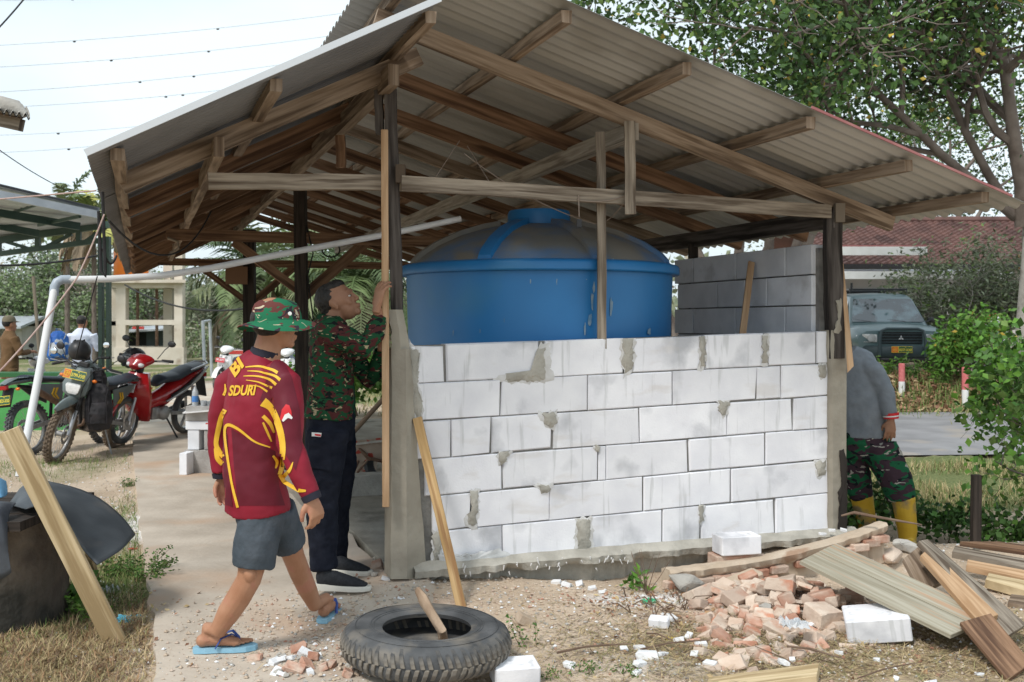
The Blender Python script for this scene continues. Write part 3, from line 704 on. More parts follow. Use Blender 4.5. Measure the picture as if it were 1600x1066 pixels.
M['boot'] = pm('yellow_rubber_boot', (.55, .33, .02), (.62, .40, .035), scale=8, rough=.45, c3=(.24, .18, .10), s3=7, t3=(.50, .64))

def head_local(M4, s=1.0, neck=None, lean=0):
    """skull, face, ears, as closed lumps; x forward, z up"""
    mb = MB()
    E = lambda c, r: mb.ell(c, r, n=18, m=12)
    E((-.008, 0, .028), (.098, .077, .095)); E((.032, 0, -.045), (.060, .056, .066)); E((.045, 0, .01), (.050, .062, .070))
    E((.076, 0, -.088), (.022, .026, .020)); E((.085, 0, .034), (.016, .046, .013)); E((.070, .038, -.022), (.016, .018, .022)); E((.070, -.038, -.022), (.016, .018, .022))
    mb.cap((.092, 0, .018), .0085, (.110, 0, -.020), .0115); E((.103, .012, -.026), (.011, .008, .008)); E((.103, -.012, -.026), (.011, .008, .008))
    E((.097, 0, -.052), (.012, .025, .008)); E((.095, 0, -.064), (.012, .021, .008))
    for y in (-1, 1):
        Mr = Euler((0, R(-12), R(18*y))).to_matrix()
        E((.002, .078*y, -.006), (.018, .007, .033)); mb.ell((-.006, .086*y, .004), (.019, .005, .026), Mr, n=14, m=8)
    mb.xf(M4 @ Matrix.Scale(s, 4)); return mb
def frame(o, fwd, up=(0, 0, 1)):
    x = V(fwd).normalized(); z = V(up); z = (z-x*z.dot(x)).normalized(); y = z.cross(x)
    m = Matrix((x, y, z)).transposed().to_4x4(); m.translation = V(o); return m
def eyes(par, M4, s=1.0):
    for y in (-1, 1):
        MB().ell((.083, .031*y, .006), (.011, .012, .0055)).xf(M4 @ Matrix.Scale(s, 4)).build('eye', M['eyew'], par, smooth=True)
        MB().ell((.0905, .031*y, .006), (.006, .0055, .0055)).xf(M4 @ Matrix.Scale(s, 4)).build('eye', M['eyed'], par, smooth=True)
        MB().tube([V((.086, y*(.014+.009*i), .030+.004*math.sin(i*1.0)+.002)) for i in range(4)], [.003, .0045, .004, .002], 6).xf(M4 @ Matrix.Scale(s, 4)).build('eyebrow', M['hair'], par, smooth=True)
def hand_local(mb, W, d, palm, side=1, curl=35, s=1.0, spread=6, wristr=.026):
    """W wrist, d finger direction, palm = direction the palm faces; side +1: thumb on the d x palm side"""
    W = V(W); d = V(d).normalized(); p = V(palm); p = (p-d*p.dot(d)).normalized(); q = d.cross(p)*side
    mb.tube([W-d*.03*s, W, W+d*.03*s, W+d*.065*s, W+d*.09*s], [(wristr*.8, wristr*1.0), (.019*s, .027*s), (.018*s, .036*s), (.016*s, .042*s), (.013*s, .040*s)], n=14, up=p)
    for i, (off, L_, st) in enumerate(((.031, .072, .086), (.011, .080, .090), (-.010, .075, .088), (-.030, .060, .082))):
        b = W+d*st*s+q*off*s; dd = (d+q*(off*spread*.9)).normalized(); pts = [b-dd*.02*s]; ang = 0
        seg = [L_*.45, L_*.32, L_*.25]; cur = b; pts.append(cur)
        for k, sg in enumerate(seg):
            ang += R(curl*(1.0+.1*i)); v = dd*math.cos(ang*.85)+p*math.sin(ang*.85); cur = cur+v*sg*s; pts.append(cur)
        mb.tube(pts, [.0098*s, .0098*s, .0092*s, .0085*s, .0068*s], n=10)
    b = W+d*.022*s+q*.026*s; v1 = (d*.62+q*.62+p*.42).normalized(); v2 = (d*.85+q*.2+p*.42).normalized(); v3 = (d*.9-q*.05+p*.5).normalized()
    mb.tube([b-v1*.012*s, b, b+v1*.036*s, b+v1*.036*s+v2*.030*s, b+v1*.036*s+v2*.030*s+v3*.022*s], [.013*s, .0145*s, .0125*s, .011*s, .008*s], n=10)
def foot_local(mb, heel, d, s=1.0, h=.0):
    """bare foot: heel point on the sole, d = toe direction"""
    o = V(heel); x = V(d).normalized(); z = V((0, 0, 1)); z = (z-x*z.dot(x)).normalized(); y = z.cross(x)
    P = lambda a, b, c: o+x*a*s+y*b*s+z*c*s
    mb.tube([P(.005, 0, .028), P(.05, 0, .04), P(.10, 0, .038), (P(.15, .0, .026)), P(.195, .004, .018)], [(.024, .028), (.036, .029), (.034, .036), (.023, .043), (.015, .044)], n=14, up=z)
    mb.ell(P(.025, 0, .03), (.032*s, .030*s, .03*s))
    for i, (b, L_, r_) in enumerate(((.032, .050, .013), (.013, .048, .0095), (-.003, .042, .009), (-.018, .034, .0085), (-.032, .024, .008))):
        mb.cap(P(.185-.006*i, b, .016), r_*s, P(.20+L_-.012*i, b*1.05, .011), r_*.85*s, n=10)
def sandal(par, heel, d, nm='flip_flop', s=1.0):
    o = V(heel); x = V(d).normalized(); z = V((0, 0, 1)); z = (z-x*z.dot(x)).normalized(); y = z.cross(x)
    P = lambda a, b, c: o+x*a*s+y*b*s+z*c*s
    out = [(-.02, 0), (-.012, .028), (.04, .036), (.10, .034), (.16, .044), (.21, .048), (.25, .036), (.27, .008), (.262, -.02), (.22, -.042), (.16, -.042), (.10, -.032), (.04, -.034), (-.012, -.027)]
    mb = MB(); mb.loft([[P(a, b, -.022) for a, b in out], [P(a, b, 0) for a, b in out]])
    f = mb.build(nm, M['sole_b'], par)
    for sg in (1, -1):
        pts = [P(.19, .012, .0), P(.185, .012+.004*sg, .035), P(.155, .012+.026*sg, .058), P(.11, .042*sg+.004, .045), P(.085, .045*sg, .002)]
        MB().tube(pts, [(.0035, .006), (.004, .007), (.0035, .009), (.0035, .009), (.0035, .007)], n=8, up=z).build('strap', M['strap_b'], f, smooth=True)
    return f

# camera-side prints laid on cloth
def caster(o):
    me = o.data; mw = wm(o); return BVHTree.FromPolygons([mw @ v.co for v in me.vertices], [tuple(p.vertices) for p in me.polygons])
CAMP = V((0, 0, 1.56))
def cast(bv, px, py, off):
    d = U(px, py, 1)-CAMP; d.normalize(); h = bv.ray_cast(CAMP, d)
    if h[0] is None: return None
    n = h[1]; n = n if n.dot(d) < 0 else -n
    return h[0]+n*off
def ribbon(bv, pts, ws, mat, name, par, off=.003, n=30, th=None):
    P = [V(p+(0,)) for p in pts]; m = len(P)-1; rows = []
    for k in range(n+1):
        t = k/n*m; i = min(int(t), m-1); f = t-i
        p0 = P[max(i-1, 0)]; p1 = P[i]; p2 = P[i+1]; p3 = P[min(i+2, m)]
        q = .5*((2*p1)+(-p0+p2)*f+(2*p0-5*p1+4*p2-p3)*f*f+(-p0+3*p1-3*p2+p3)*f**3)
        tn = .5*((-p0+p2)+2*(2*p0-5*p1+4*p2-p3)*f+3*(-p0+3*p1-3*p2+p3)*f*f); tn = tn.normalized() if tn.length > 1e-6 else V((1, 0, 0))
        wd = ws[i]+(ws[i+1]-ws[i])*f; nn = V((-tn.y, tn.x, 0))
        row = []
        for u in (-1, -.33, .33, 1):
            r = cast(bv, q.x+nn.x*wd/2*u, q.y+nn.y*wd/2*u, off)
            if r is None: row = None; break
            row.append(r)
        if row: rows.append(row)
    if len(rows) < 2: return
    MB().loft(rows, closed=False, cap=False).build(name, mat, par, smooth=True)
def patch(bv, poly, mat, name, par, off=.0025, step=3.0):
    from mathutils.geometry import delaunay_2d_cdt
    pts = []
    for i in range(len(poly)):
        a, b = V(poly[i]), V(poly[(i+1) % len(poly)]); m = max(1, int((b-a).length/step)); pts += [a.lerp(b, k/m) for k in range(m)]
    nb = len(pts); x0 = min(p.x for p in pts); x1 = max(p.x for p in pts); y0 = min(p.y for p in pts); y1 = max(p.y for p in pts)
    x = x0+step/2
    while x < x1:
        y = y0+step/2
        while y < y1: pts.append(V((x, y))); y += step
        x += step
    r = delaunay_2d_cdt(pts, [], [list(range(nb))], 1, 1e-4); vv, fs = r[0], r[2]
    W = [cast(bv, p.x, p.y, off) for p in vv]; ok = [i for i, p in enumerate(W) if p is not None]; ix = {i: k for k, i in enumerate(ok)}
    fs = [tuple(ix[i] for i in f) for f in fs if all(i in ix for i in f)]
    if fs: MB().add([W[i] for i in ok], fs).build(name, mat, par, smooth=True)
def text_tris(txt, bold=.02, shear=0, fine=False):
    c = bpy.data.curves.new('t', 'FONT'); c.body = txt; c.offset = bold; c.shear = shear; c.align_x = 'CENTER'; c.align_y = 'CENTER'; c.resolution_u = 3
    o = bpy.data.objects.new('t', c); COL.objects.link(o); me = bpy.data.meshes.new_from_object(o.evaluated_get(DG()))
    bm = bmesh.new(); bm.from_mesh(me); bmesh.ops.triangulate(bm, faces=bm.faces)
    for _ in range(3 if fine else 0):
        es = [e for e in bm.edges if e.calc_length() > .16]
        if es: bmesh.ops.subdivide_edges(bm, edges=es, cuts=1); bmesh.ops.triangulate(bm, faces=bm.faces)
    bm.to_mesh(me); bm.free()
    v = [tuple(x.co) for x in me.vertices]; f = [tuple(p.vertices) for p in me.polygons]
    bpy.data.objects.remove(o); bpy.data.curves.remove(c); bpy.data.meshes.remove(me); return v, f
def text_cast(bv, txt, px, py, w, h, ang, mat, par, off=.004, bold=.03, shear=.3):
    v, f = text_tris(txt, bold, shear, True); xs_ = [p[0] for p in v]; ys_ = [p[1] for p in v]
    sx = w/(max(xs_)-min(xs_)); sy = h/(max(ys_)-min(ys_)); c, s_ = math.cos(ang), math.sin(ang); W = []
    for p in v:
        a, b = p[0]*sx, -p[1]*sy; W.append(cast(bv, px+a*c-b*s_, py+a*s_+b*c, off))
    ok = [i for i, p in enumerate(W) if p is not None]; ix = {i: k for k, i in enumerate(ok)}
    MB().add([W[i] for i in ok], [tuple(ix[i] for i in q) for q in f if all(i in ix for i in q)]).build('lettering', mat, par)

# ------------------------------------------------------------ man in the maroon jersey
P1 = thing('person', 'walking man in maroon and yellow jersey, camouflage bucket hat and blue flip flops', 'person', (-1.15, 4.75, 0))
fw = V((.6, .8, 0)); rt = V((.8, -.6, 0))
mb = MB()
hm = frame(U(429, 507, 4.68), V((.80, .58, -.02)))
hb = head_local(hm, 1.0); mb.v += hb.v; n0 = len(mb.v)-len(hb.v); mb.f += [[i+n0 for i in f] for f in hb.f]; mb.uv += hb.uv
mb.tube([U(424, 522, 4.69), U(418, 545, 4.68), U(410, 575, 4.68)], [(.060, .058), (.062, .062), (.085, .075)], n=16, up=rt)
mb.tube([U(408, 570, 4.68), U(403, 620, 4.68), U(396, 700, 4.68), U(404, 800, 4.70)], [(.13, .08), (.15, .09), (.13, .09), (.13, .09)], n=18, up=rt)
# arms under the sleeves, hands
mb.tube([U(444, 598, 4.55), U(452, 690, 4.50), U(484, 772, 4.47)], [.042, .036, .026], n=12)
hand_local(mb, U(486, 776, 4.47), V((.30, .0, -.95)), V((-.75, .65, -.1)), side=-1, curl=38, s=1.03)
mb.tube([U(356, 600, 4.83), U(345, 690, 4.84), U(347, 742, 4.84)], [.042, .034, .026], n=12)
hand_local(mb, U(348, 745, 4.84), V((.05, .05, -1)), V((.6, -.75, 0)), side=1, curl=34, s=.95)
# legs
h1 = V(U(308, 1036, 4.70)); h1.z = gz(h1.x, h1.y)+.024; h2 = V(U(504, 993, 5.10)); h2.z = gz(h2.x, h2.y)+.024
d1 = V((.985, .17, 0)); d2 = V((.13, .99, .0)); Z_ = V((0, 0, 1))
a1 = h1+d1*.050+Z_*.085; a2 = h2+d2*.050+Z_*.085
mb.tube([U(412, 812, 4.64), U(394, 882, 4.64), U(389, 905, 4.64), U(372, 935, 4.66), U(357, 958, 4.67), U(340, 985, 4.68), a1, a1-Z_*.05], [(.075), .062, .056, .056, .053, .040, .033, .035], n=16)
mb.tube([U(436, 805, 4.76), U(452, 850, 4.86), U(459, 870, 4.90), U(468, 893, 4.96), U(480, 920, 5.02), U(492, 945, 5.07), a2, a2-Z_*.05], [.075, .058, .052, .051, .047, .037, .031, .034], n=16)
mb.ell(a1+V((0, -.034, 0)), (.013, .010, .014)); mb.ell(a2+V((.033, 0, 0)), (.010, .013, .014)); mb.ell(U(391, 896, 4.59), (.03, .03, .04))
foot_local(mb, h1, d1, .96); foot_local(mb, h2, d2, .96)
fuse(mb, 'body', M['skin'], P1, .0048, 5)
sandal(P1, h1, d1); sandal(P1, h2, d2)
eyes(P1, hm)
# hair under the hat
mb = MB().ell((-.022, 0, .022), (.092, .081, .085), n=20, m=12).xf(hm); fuse(mb, 'hair', M['hair'], P1, .006, 3)
# jersey
mb = MB()
C_ = lambda px, py, Y=4.68: U(px, py, Y)
mb.tube([C_(414, 553), C_(411, 560), C_(406, 572), C_(403, 592), C_(400, 625), C_(397, 670), C_(395, 715), C_(398, 755), C_(403, 796, 4.70)],
        [(.062, .062), (.095, .075), (.150, .092), (.185, .108), (.180, .120), (.168, .120), (.155, .118), (.156, .124), (.168, .137)], n=28, up=rt)
mb.tube([C_(428, 578, 4.60), C_(446, 598, 4.55), C_(452, 640, 4.52), C_(452, 692, 4.50), C_(468, 735, 4.48), C_(486, 775, 4.467)], [.060, .073, .066, .058, .052, .043], n=18)
mb.tube([C_(376, 582, 4.78), C_(358, 602, 4.82), C_(347, 645, 4.83), C_(343, 692, 4.84), C_(347, 738, 4.84)], [.06, .070, .062, .056, .048], n=18)
JER = fuse(mb, 'jersey', M['jersey'], P1, .0075, 6, disp=.020, dscale=.13)
mb = MB().tube([C_(416, 546), C_(413, 558)], [(.068, .066), (.074, .070)], n=24, up=rt); fuse(mb, 'collar', M['cuffn'], P1, .005, 3)
MB().tube([C_(484.5, 772, 4.468), C_(489, 782, 4.465)], [.045, .041], n=16).build('cuff', M['cuffn'], P1, smooth=True)
MB().tube([C_(347, 740, 4.84), C_(347, 747, 4.84)], [.047, .043], n=16).build('cuff', M['cuffn'], P1, smooth=True)
bv = caster(JER)
patch(bv, [(424, 566), (440, 560), (456, 590), (468, 640), (472, 700), (462, 735), (440, 700), (430, 640), (406, 626), (412, 610)], M['jersey_dark'], 'print', P1, .0022)
patch(bv, [(349, 665), (356, 680), (358, 735), (364, 792), (352, 788), (350, 740)], M['jersey_dark'], 'print', P1, .0022)
patch(bv, [(372, 790), (366, 730), (362, 670), (395, 690), (430, 705), (436, 760), (445, 790)], M['jersey_dark'], 'print', P1, .0018)
for pts, ws in (([(384, 574), (405, 573), (425, 578), (434, 583)], [1.5, 3, 4, 5]), ([(387, 580), (405, 581), (428, 587), (438, 594)], [1, 2.5, 3.5, 5]), ([(381, 588), (400, 588), (420, 592), (432, 601)], [1, 2.5, 3.5, 4.5]),
                ([(385, 594), (403, 597), (416, 602), (426, 606)], [1, 2, 3, 4]), ([(390, 602), (405, 604), (418, 612)], [1, 2, 3.5])):
    ribbon(bv, pts, ws, M['yellow'], 'stripe', P1)
ribbon(bv, [(411, 628), (424, 638), (436, 665), (442, 695), (441, 722), (436, 742)], [15, 11, 10, 9, 8, 6], M['yellow'], 'stripe', P1)
ribbon(bv, [(411, 650), (422, 662), (428, 676)], [6, 6, 3], M['yellow'], 'stripe', P1)
ribbon(bv, [(411, 660), (418, 676), (424, 690)], [3, 4, 2], M['yellow'], 'stripe', P1)
ribbon(bv, [(362, 752), (354, 700), (352, 672), (358, 664), (375, 672), (398, 690), (422, 699)], [3.5, 4, 4, 5, 4, 3, 2], M['yellow'], 'stripe', P1)
ribbon(bv, [(372, 793), (366, 770), (362, 752)], [4, 4, 3.5], M['yellow'], 'stripe', P1)
ribbon(bv, [(436, 742), (446, 756), (462, 765), (478, 767)], [5, 7, 7, 3], M['yellow'], 'stripe', P1)
ribbon(bv, [(438, 748), (452, 736), (458, 722)], [8, 5, 1], M['yellow'], 'stripe', P1)
ribbon(bv, [(426, 712), (432, 722), (430, 732)], [3, 5, 2], M['yellow'], 'stripe', P1)
ribbon(bv, [(352, 640), (345, 655), (338, 690), (342, 705), (349, 714)], [8, 8, 7, 8, 7], M['yellow'], 'stripe', P1)
ribbon(bv, [(337, 700), (340, 716), (348, 725)], [5, 7, 8], M['yellow'], 'stripe', P1)
ribbon(bv, [(350, 618), (353, 610), (352, 600)], [5, 4, 2], M['yellow'], 'stripe', P1)
text_cast(bv, 'SDURI', 378, 611, 44, 17, -.03, M['yellow'], P1, bold=.035, shear=.35)
text_cast(bv, 'BI', 369, 576, 30, 19, -.9, M['yellow'], P1, bold=.04, shear=.3)
patch(bv, [(438, 655), (441, 640), (447, 632), (452, 634), (455, 642), (456, 650), (451, 645), (445, 648), (441, 657)], M['redp'], 'flag', P1, .004)
patch(bv, [(441, 657), (445, 648), (451, 645), (457, 652), (456, 655), (450, 653), (443, 659)], M['white'], 'flag', P1, .004)
# shorts
mb = MB()
mb.tube([U(403, 780, 4.70), U(408, 803, 4.70), U(414, 822, 4.70)], [(.128, .098), (.140, .108), (.12, .11)], n=26, up=rt)
mb.tube([U(410, 800, 4.66), U(402, 840, 4.64), U(396, 884, 4.64)], [.105, .102, .096], n=20)
mb.tube([U(428, 798, 4.74), U(440, 825, 4.80), U(452, 850, 4.86)], [.10, .092, .086], n=20)
fuse(mb, 'shorts', M['shorts'], P1, .0075, 6, disp=.018, dscale=.10)
# bucket hat
hat = frame(U(432, 497, 4.68), V((.80, .60, .05)), V((-.03, -.02, 1)))
HB = MB(); prof = [(.104, -.020), (.101, .012), (.094, .045), (.085, .066), (.066, .080), (.03, .087), (.001, .088)]
rings = []
for (r_, z_) in prof: rings.append([hat @ V((r_*1.14*math.cos(q), r_*.96*math.sin(q), z_+.004*math.sin(3*q)*(1 if z_ > .04 else 0))) for q in [2*math.pi*i/40 for i in range(40)]])
HT = MB().loft(rings).build('bucket_hat', M['camohat'], P1, smooth=60)
rings = []
for (r_, z_) in [(.100, -.008), (.128, -.028), (.162, -.052), (.163, -.055), (.128, -.034), (.100, -.014)]:
    rings.append([hat @ V((r_*1.10*math.cos(q), r_*.98*math.sin(q), z_+(.022*(abs(math.cos(q))**3) if r_ > .11 else 0)*(r_-.1)/.06+.006*math.sin(2*q+1)*(r_-.1)/.06)) for q in [2*math.pi*i/48 for i in range(48)]])
MB().loft(rings, cap=False).build('brim', M['camohat'], HT, smooth=60)
MB().lathe([(.006, 0), (.009, .002), (.006, .003)], n=14, M=Matrix.Rotation(R(90), 3, 'X')).xf(Matrix.Translation(hat @ V((.02, -.103, .018)))).build('eyelet', M['white'], HT)

# ------------------------------------------------------------ man in camouflage jacket looking up
P2 = thing('person', 'man in camouflage jacket looking up and holding a long plank at the post', 'person', (-1.0, 5.62, .1))
Y2 = 5.64
mb = MB()
fdir = V((.86, -.16, .42)); hm = frame(U(529, 474, Y2), fdir, V((-.45, 0, .9)))
hb = head_local(hm, 1.0); n0 = 0; mb.v += hb.v; mb.f += hb.f; mb.uv += hb.uv
mb.tube([U(525, 486, Y2), U(522, 503, Y2), U(518, 520, Y2)], [(.060, .058), (.062, .064), (.09, .08)], n=16, up=(0, 1, 0))
mb.tube([U(518, 520, Y2), U(518, 580, Y2), U(516, 660, Y2)], [(.14, .08), (.13, .09), (.13, .09)], n=16, up=(0, 1, 0))
mb.tube([U(510, 520, 5.46), U(571, 540, 5.42), U(593, 494, 5.50)], [.04, .036, .026], n=12)
mb.tube([U(591, 497, 5.49), U(590, 482, 5.47)], [.028, .024], n=12)
hand_local(mb, U(589, 480, 5.46), V((.16, .02, 1)), V((.75, .65, 0)), side=1, curl=26, s=1.05)
mb.tube([U(524, 525, 5.80), U(580, 592, 5.78), U(597, 548, 5.70)], [.04, .036, .026], n=12)
hand_local(mb, U(596, 540, 5.69), V((.03, -.02, 1)), V((.9, -.4, 0)), side=-1, curl=24, s=1.0)
fuse(mb, 'body', M['skin2'], P2, .0048, 4)
eyes(P2, hm)
hmb = MB().ell((-.032, 0, .040), (.090, .082, .090), n=20, m=12).ell((.012, 0, .092), (.068, .062, .035), n=16, m=8).ell((-.055, 0, -.005), (.052, .066, .062), n=16, m=8)
fuse(hmb.xf(hm), 'hair', M['hair'], P2, .0055, 2, disp=.010, dscale=.02)
mb = MB()
mb.tube([U(518, 492, Y2), U(517, 503, Y2), U(516, 520, Y2), U(517, 555, Y2), U(518, 600, Y2), U(517, 635, Y2), U(516, 653, Y2)],
        [(.085, .062), (.165, .085), (.20, .105), (.19, .112), (.17, .125), (.17, .135), (.172, .139)], n=26, up=(0, 1, 0))
mb.tube([U(512, 512, 5.50), U(511, 517, 5.46), U(540, 530, 5.43), U(570, 541, 5.41), U(585, 520, 5.46), U(594, 494, 5.50)], [.07, .075, .068, .062, .054, .043], n=18)
mb.tube([U(522, 520, 5.78), U(550, 558, 5.80), U(580, 594, 5.78), U(592, 572, 5.73), U(598, 547, 5.70)], [.072, .064, .060, .052, .044], n=18)
mb.tube([U(498, 500, 5.66), U(503, 498, 5.6), U(530, 502, 5.56)], [.022, .028, .016], n=10)
CJ = fuse(mb, 'jacket', M['camo'], P2, .0075, 5, disp=.026, dscale=.10)
mb = MB()
mb.tube([U(516, 640, Y2), U(516, 665, Y2), U(517, 690, Y2)], [(.16, .128), (.165, .135), (.14, .12)], n=24, up=(0, 1, 0))
mb.tube([U(512, 672, 5.56), U(507, 730, 5.55), U(503, 780, 5.55), U(504, 830, 5.54), U(507, 889, 5.53)], [.115, .108, .090, .082, .074], n=18)
mb.tube([U(522, 672, 5.74), U(528, 730, 5.78), U(525, 780, 5.82), U(523, 830, 5.86), U(522, 876, 5.88)], [.115, .105, .088, .080, .072], n=18)
NV = fuse(mb, 'trousers', M['navy'], P2, .0075, 5, disp=.026, dscale=.09)
bv = caster(NV)
patch(bv, [(486, 690), (516, 694), (517, 735), (484, 730)], M['navy'], 'pocket', P2, .010)
patch(bv, [(488, 676), (503, 677), (502, 683), (488, 682)], M['white'], 'pocket_tag', P2, .006)
patch(bv, [(493, 678), (502, 679), (502, 682), (493, 681)], M['redp'], 'pocket_tag', P2, .007)
M['shoem'] = pm('black_knit', (.010, .012, .016), (.022, .024, .03), scale=80, rough=.85)
M['solew'] = pm('offwhite_sole', (.62, .60, .54), (.68, .66, .60), scale=9, rough=.7)
def sneaker(par, heel, d, s=1.0):
    o = V(heel); x = V(d).normalized(); z = V((0, 0, 1)); y = z.cross(x); P = lambda a, b, c: o+x*a*s+y*b*s+z*c*s
    out = [(-.012, 0), (0, .03), (.06, .036), (.13, .036), (.20, .048), (.26, .042), (.292, .012), (.29, -.012), (.26, -.036), (.19, -.044), (.12, -.034), (.05, -.034), (0, -.03)]
    mb = MB().loft([[P(a, b, .002+.018*max(0, a-.22)*5*.3) for a, b in out], [P(.14+(a-.14)*1.03, b*1.06, .022) for a, b in out], [P(a, b, .038 if a < .1 else .030) for a, b in out]])
    f = mb.build('shoe', M['solew'], par, smooth=50)
    mb = MB(); mb.tube([P(.0, 0, .055), P(.04, 0, .062), (P(.10, 0, .060)), P(.16, .002, .050), P(.22, .003, .040), P(.272, .0, .032)], [(.035, .028), (.048, .034), (.045, .036), (.034, .041), (.024, .040), (.012, .026)], n=16, up=z)
    mb.tube([P(.035, 0, .07), P(.035, 0, .115)], [(.038, .032), (.036, .032)], n=14, up=x)
    u = fuse(mb, 'upper', M['shoem'], f, .005, 4)
    for k in range(5):
        MB().cap(P(.10+.02*k, -.018, .098-.009*k), .0025, P(.105+.02*k, .018, .098-.009*k), .0025, 6).build('lace', M['blackm'], f)
hA = U(496, 914, 5.50); hA.z = gz(hA.x, hA.y)+.035; hB = U(506, 893, 5.84); hB.z = gz(hB.x, hB.y)+.035
sneaker(P2, hA, V((.985, -.12, 0))); sneaker(P2, hB, V((.95, -.2, 0)))

# ------------------------------------------------------------ man in grey shirt and yellow boots behind the right column
P3 = thing('person', 'man in grey shirt and yellow rubber boots behind the right column', 'person', U(1370, 800, 7.9))
Y3 = 7.9; mb = MB()
hm = frame(U(1292, 520, Y3+.1), V((-.5, -.5, -.3))); hb = head_local(hm); mb.v += hb.v; mb.f += hb.f; mb.uv += hb.uv
mb.tube([U(1300, 535, Y3+.08), U(1318, 556, Y3+.04), U(1335, 580, Y3)], [.058, .062, .08], n=14)
mb.tube([U(1366, 580, 7.80), U(1386, 625, 7.74), U(1392, 652, 7.72)], [.045, .04, .03], n=12)
hand_local(mb, U(1392, 657, 7.72), V((-.06, 0, -1)), V((.2, 1, 0)), side=-1, curl=16, s=1.02)
fuse(mb, 'body', M['skin2'], P3, .006, 4)
fuse(MB().ell((-.025, 0, .035), (.093, .083, .088)).xf(hm), 'hair', M['hair'], P3, .007, 2)
mb = MB()
mb.tube([U(1322, 552, Y3), U(1334, 565, Y3), U(1342, 590, Y3), U(1348, 625, Y3), U(1350, 655, Y3), U(1350, 682, Y3)], [(.10, .09), (.155, .13), (.185, .15), (.19, .17), (.185, .17), (.18, .16)], n=26, up=(1, 0, 0))
mb.tube([U(1350, 570, 7.84), U(1366, 582, 7.79), U(1382, 612, 7.75), U(1392, 648, 7.72)], [.085, .082, .07, .055], n=18)
GS = fuse(mb, 'shirt', M['greyshirt'], P3, .008, 6, disp=.028, dscale=.13)
bv = caster(GS)
MB().tube([U(1392, 645, 7.72), U(1392.5, 654, 7.72)], [.060, .054], n=18).build('cuff', M['redp'], P3, smooth=True)
MB().tube([U(1392, 649, 7.72), U(1392.2, 651, 7.72)], [.0605, .0595], n=18).build('cuff', M['white'], P3, smooth=True)
mb = MB()
mb.tube([U(1350, 668, Y3), U(1352, 690, Y3), U(1356, 712, Y3)], [(.175, .15), (.19, .16), (.17, .14)], n=24, up=(1, 0, 0))
mb.tube([U(1330, 700, 7.96), U(1334, 730, 7.98), U(1342, 760, 8.0), U(1346, 778, 8.0)], [.13, .115, .105, .085], n=20)
mb.tube([U(1374, 700, 7.84), U(1392, 735, 7.78), U(1404, 760, 7.74), U(1410, 782, 7.72)], [.14, .125, .12, .095], n=20)
fuse(mb, 'trousers', M['camo2'], P3, .008, 5, disp=.03, dscale=.10)
for top, bot, sgn in ((U(1346, 776, 8.0), U(1354, 816, 8.02), 1), (U(1411, 778, 7.72), U(1418, 830, 7.74), 1)):
    b = bot+V((0, 0, -.08)); mb = MB().tube([top+V((0, 0, .01)), bot, b], [.088, .072, .062], n=18)
    mb.tube([b+V((.0, .03, 0)), b+V((0, -.06, -.01)), b+V((0, -.15, -.03))], [(.055, .05), (.045, .05), (.03, .04)], n=14, up=(0, 0, 1)); fuse(mb, 'boot', M['boot'], P3, .007, 4)

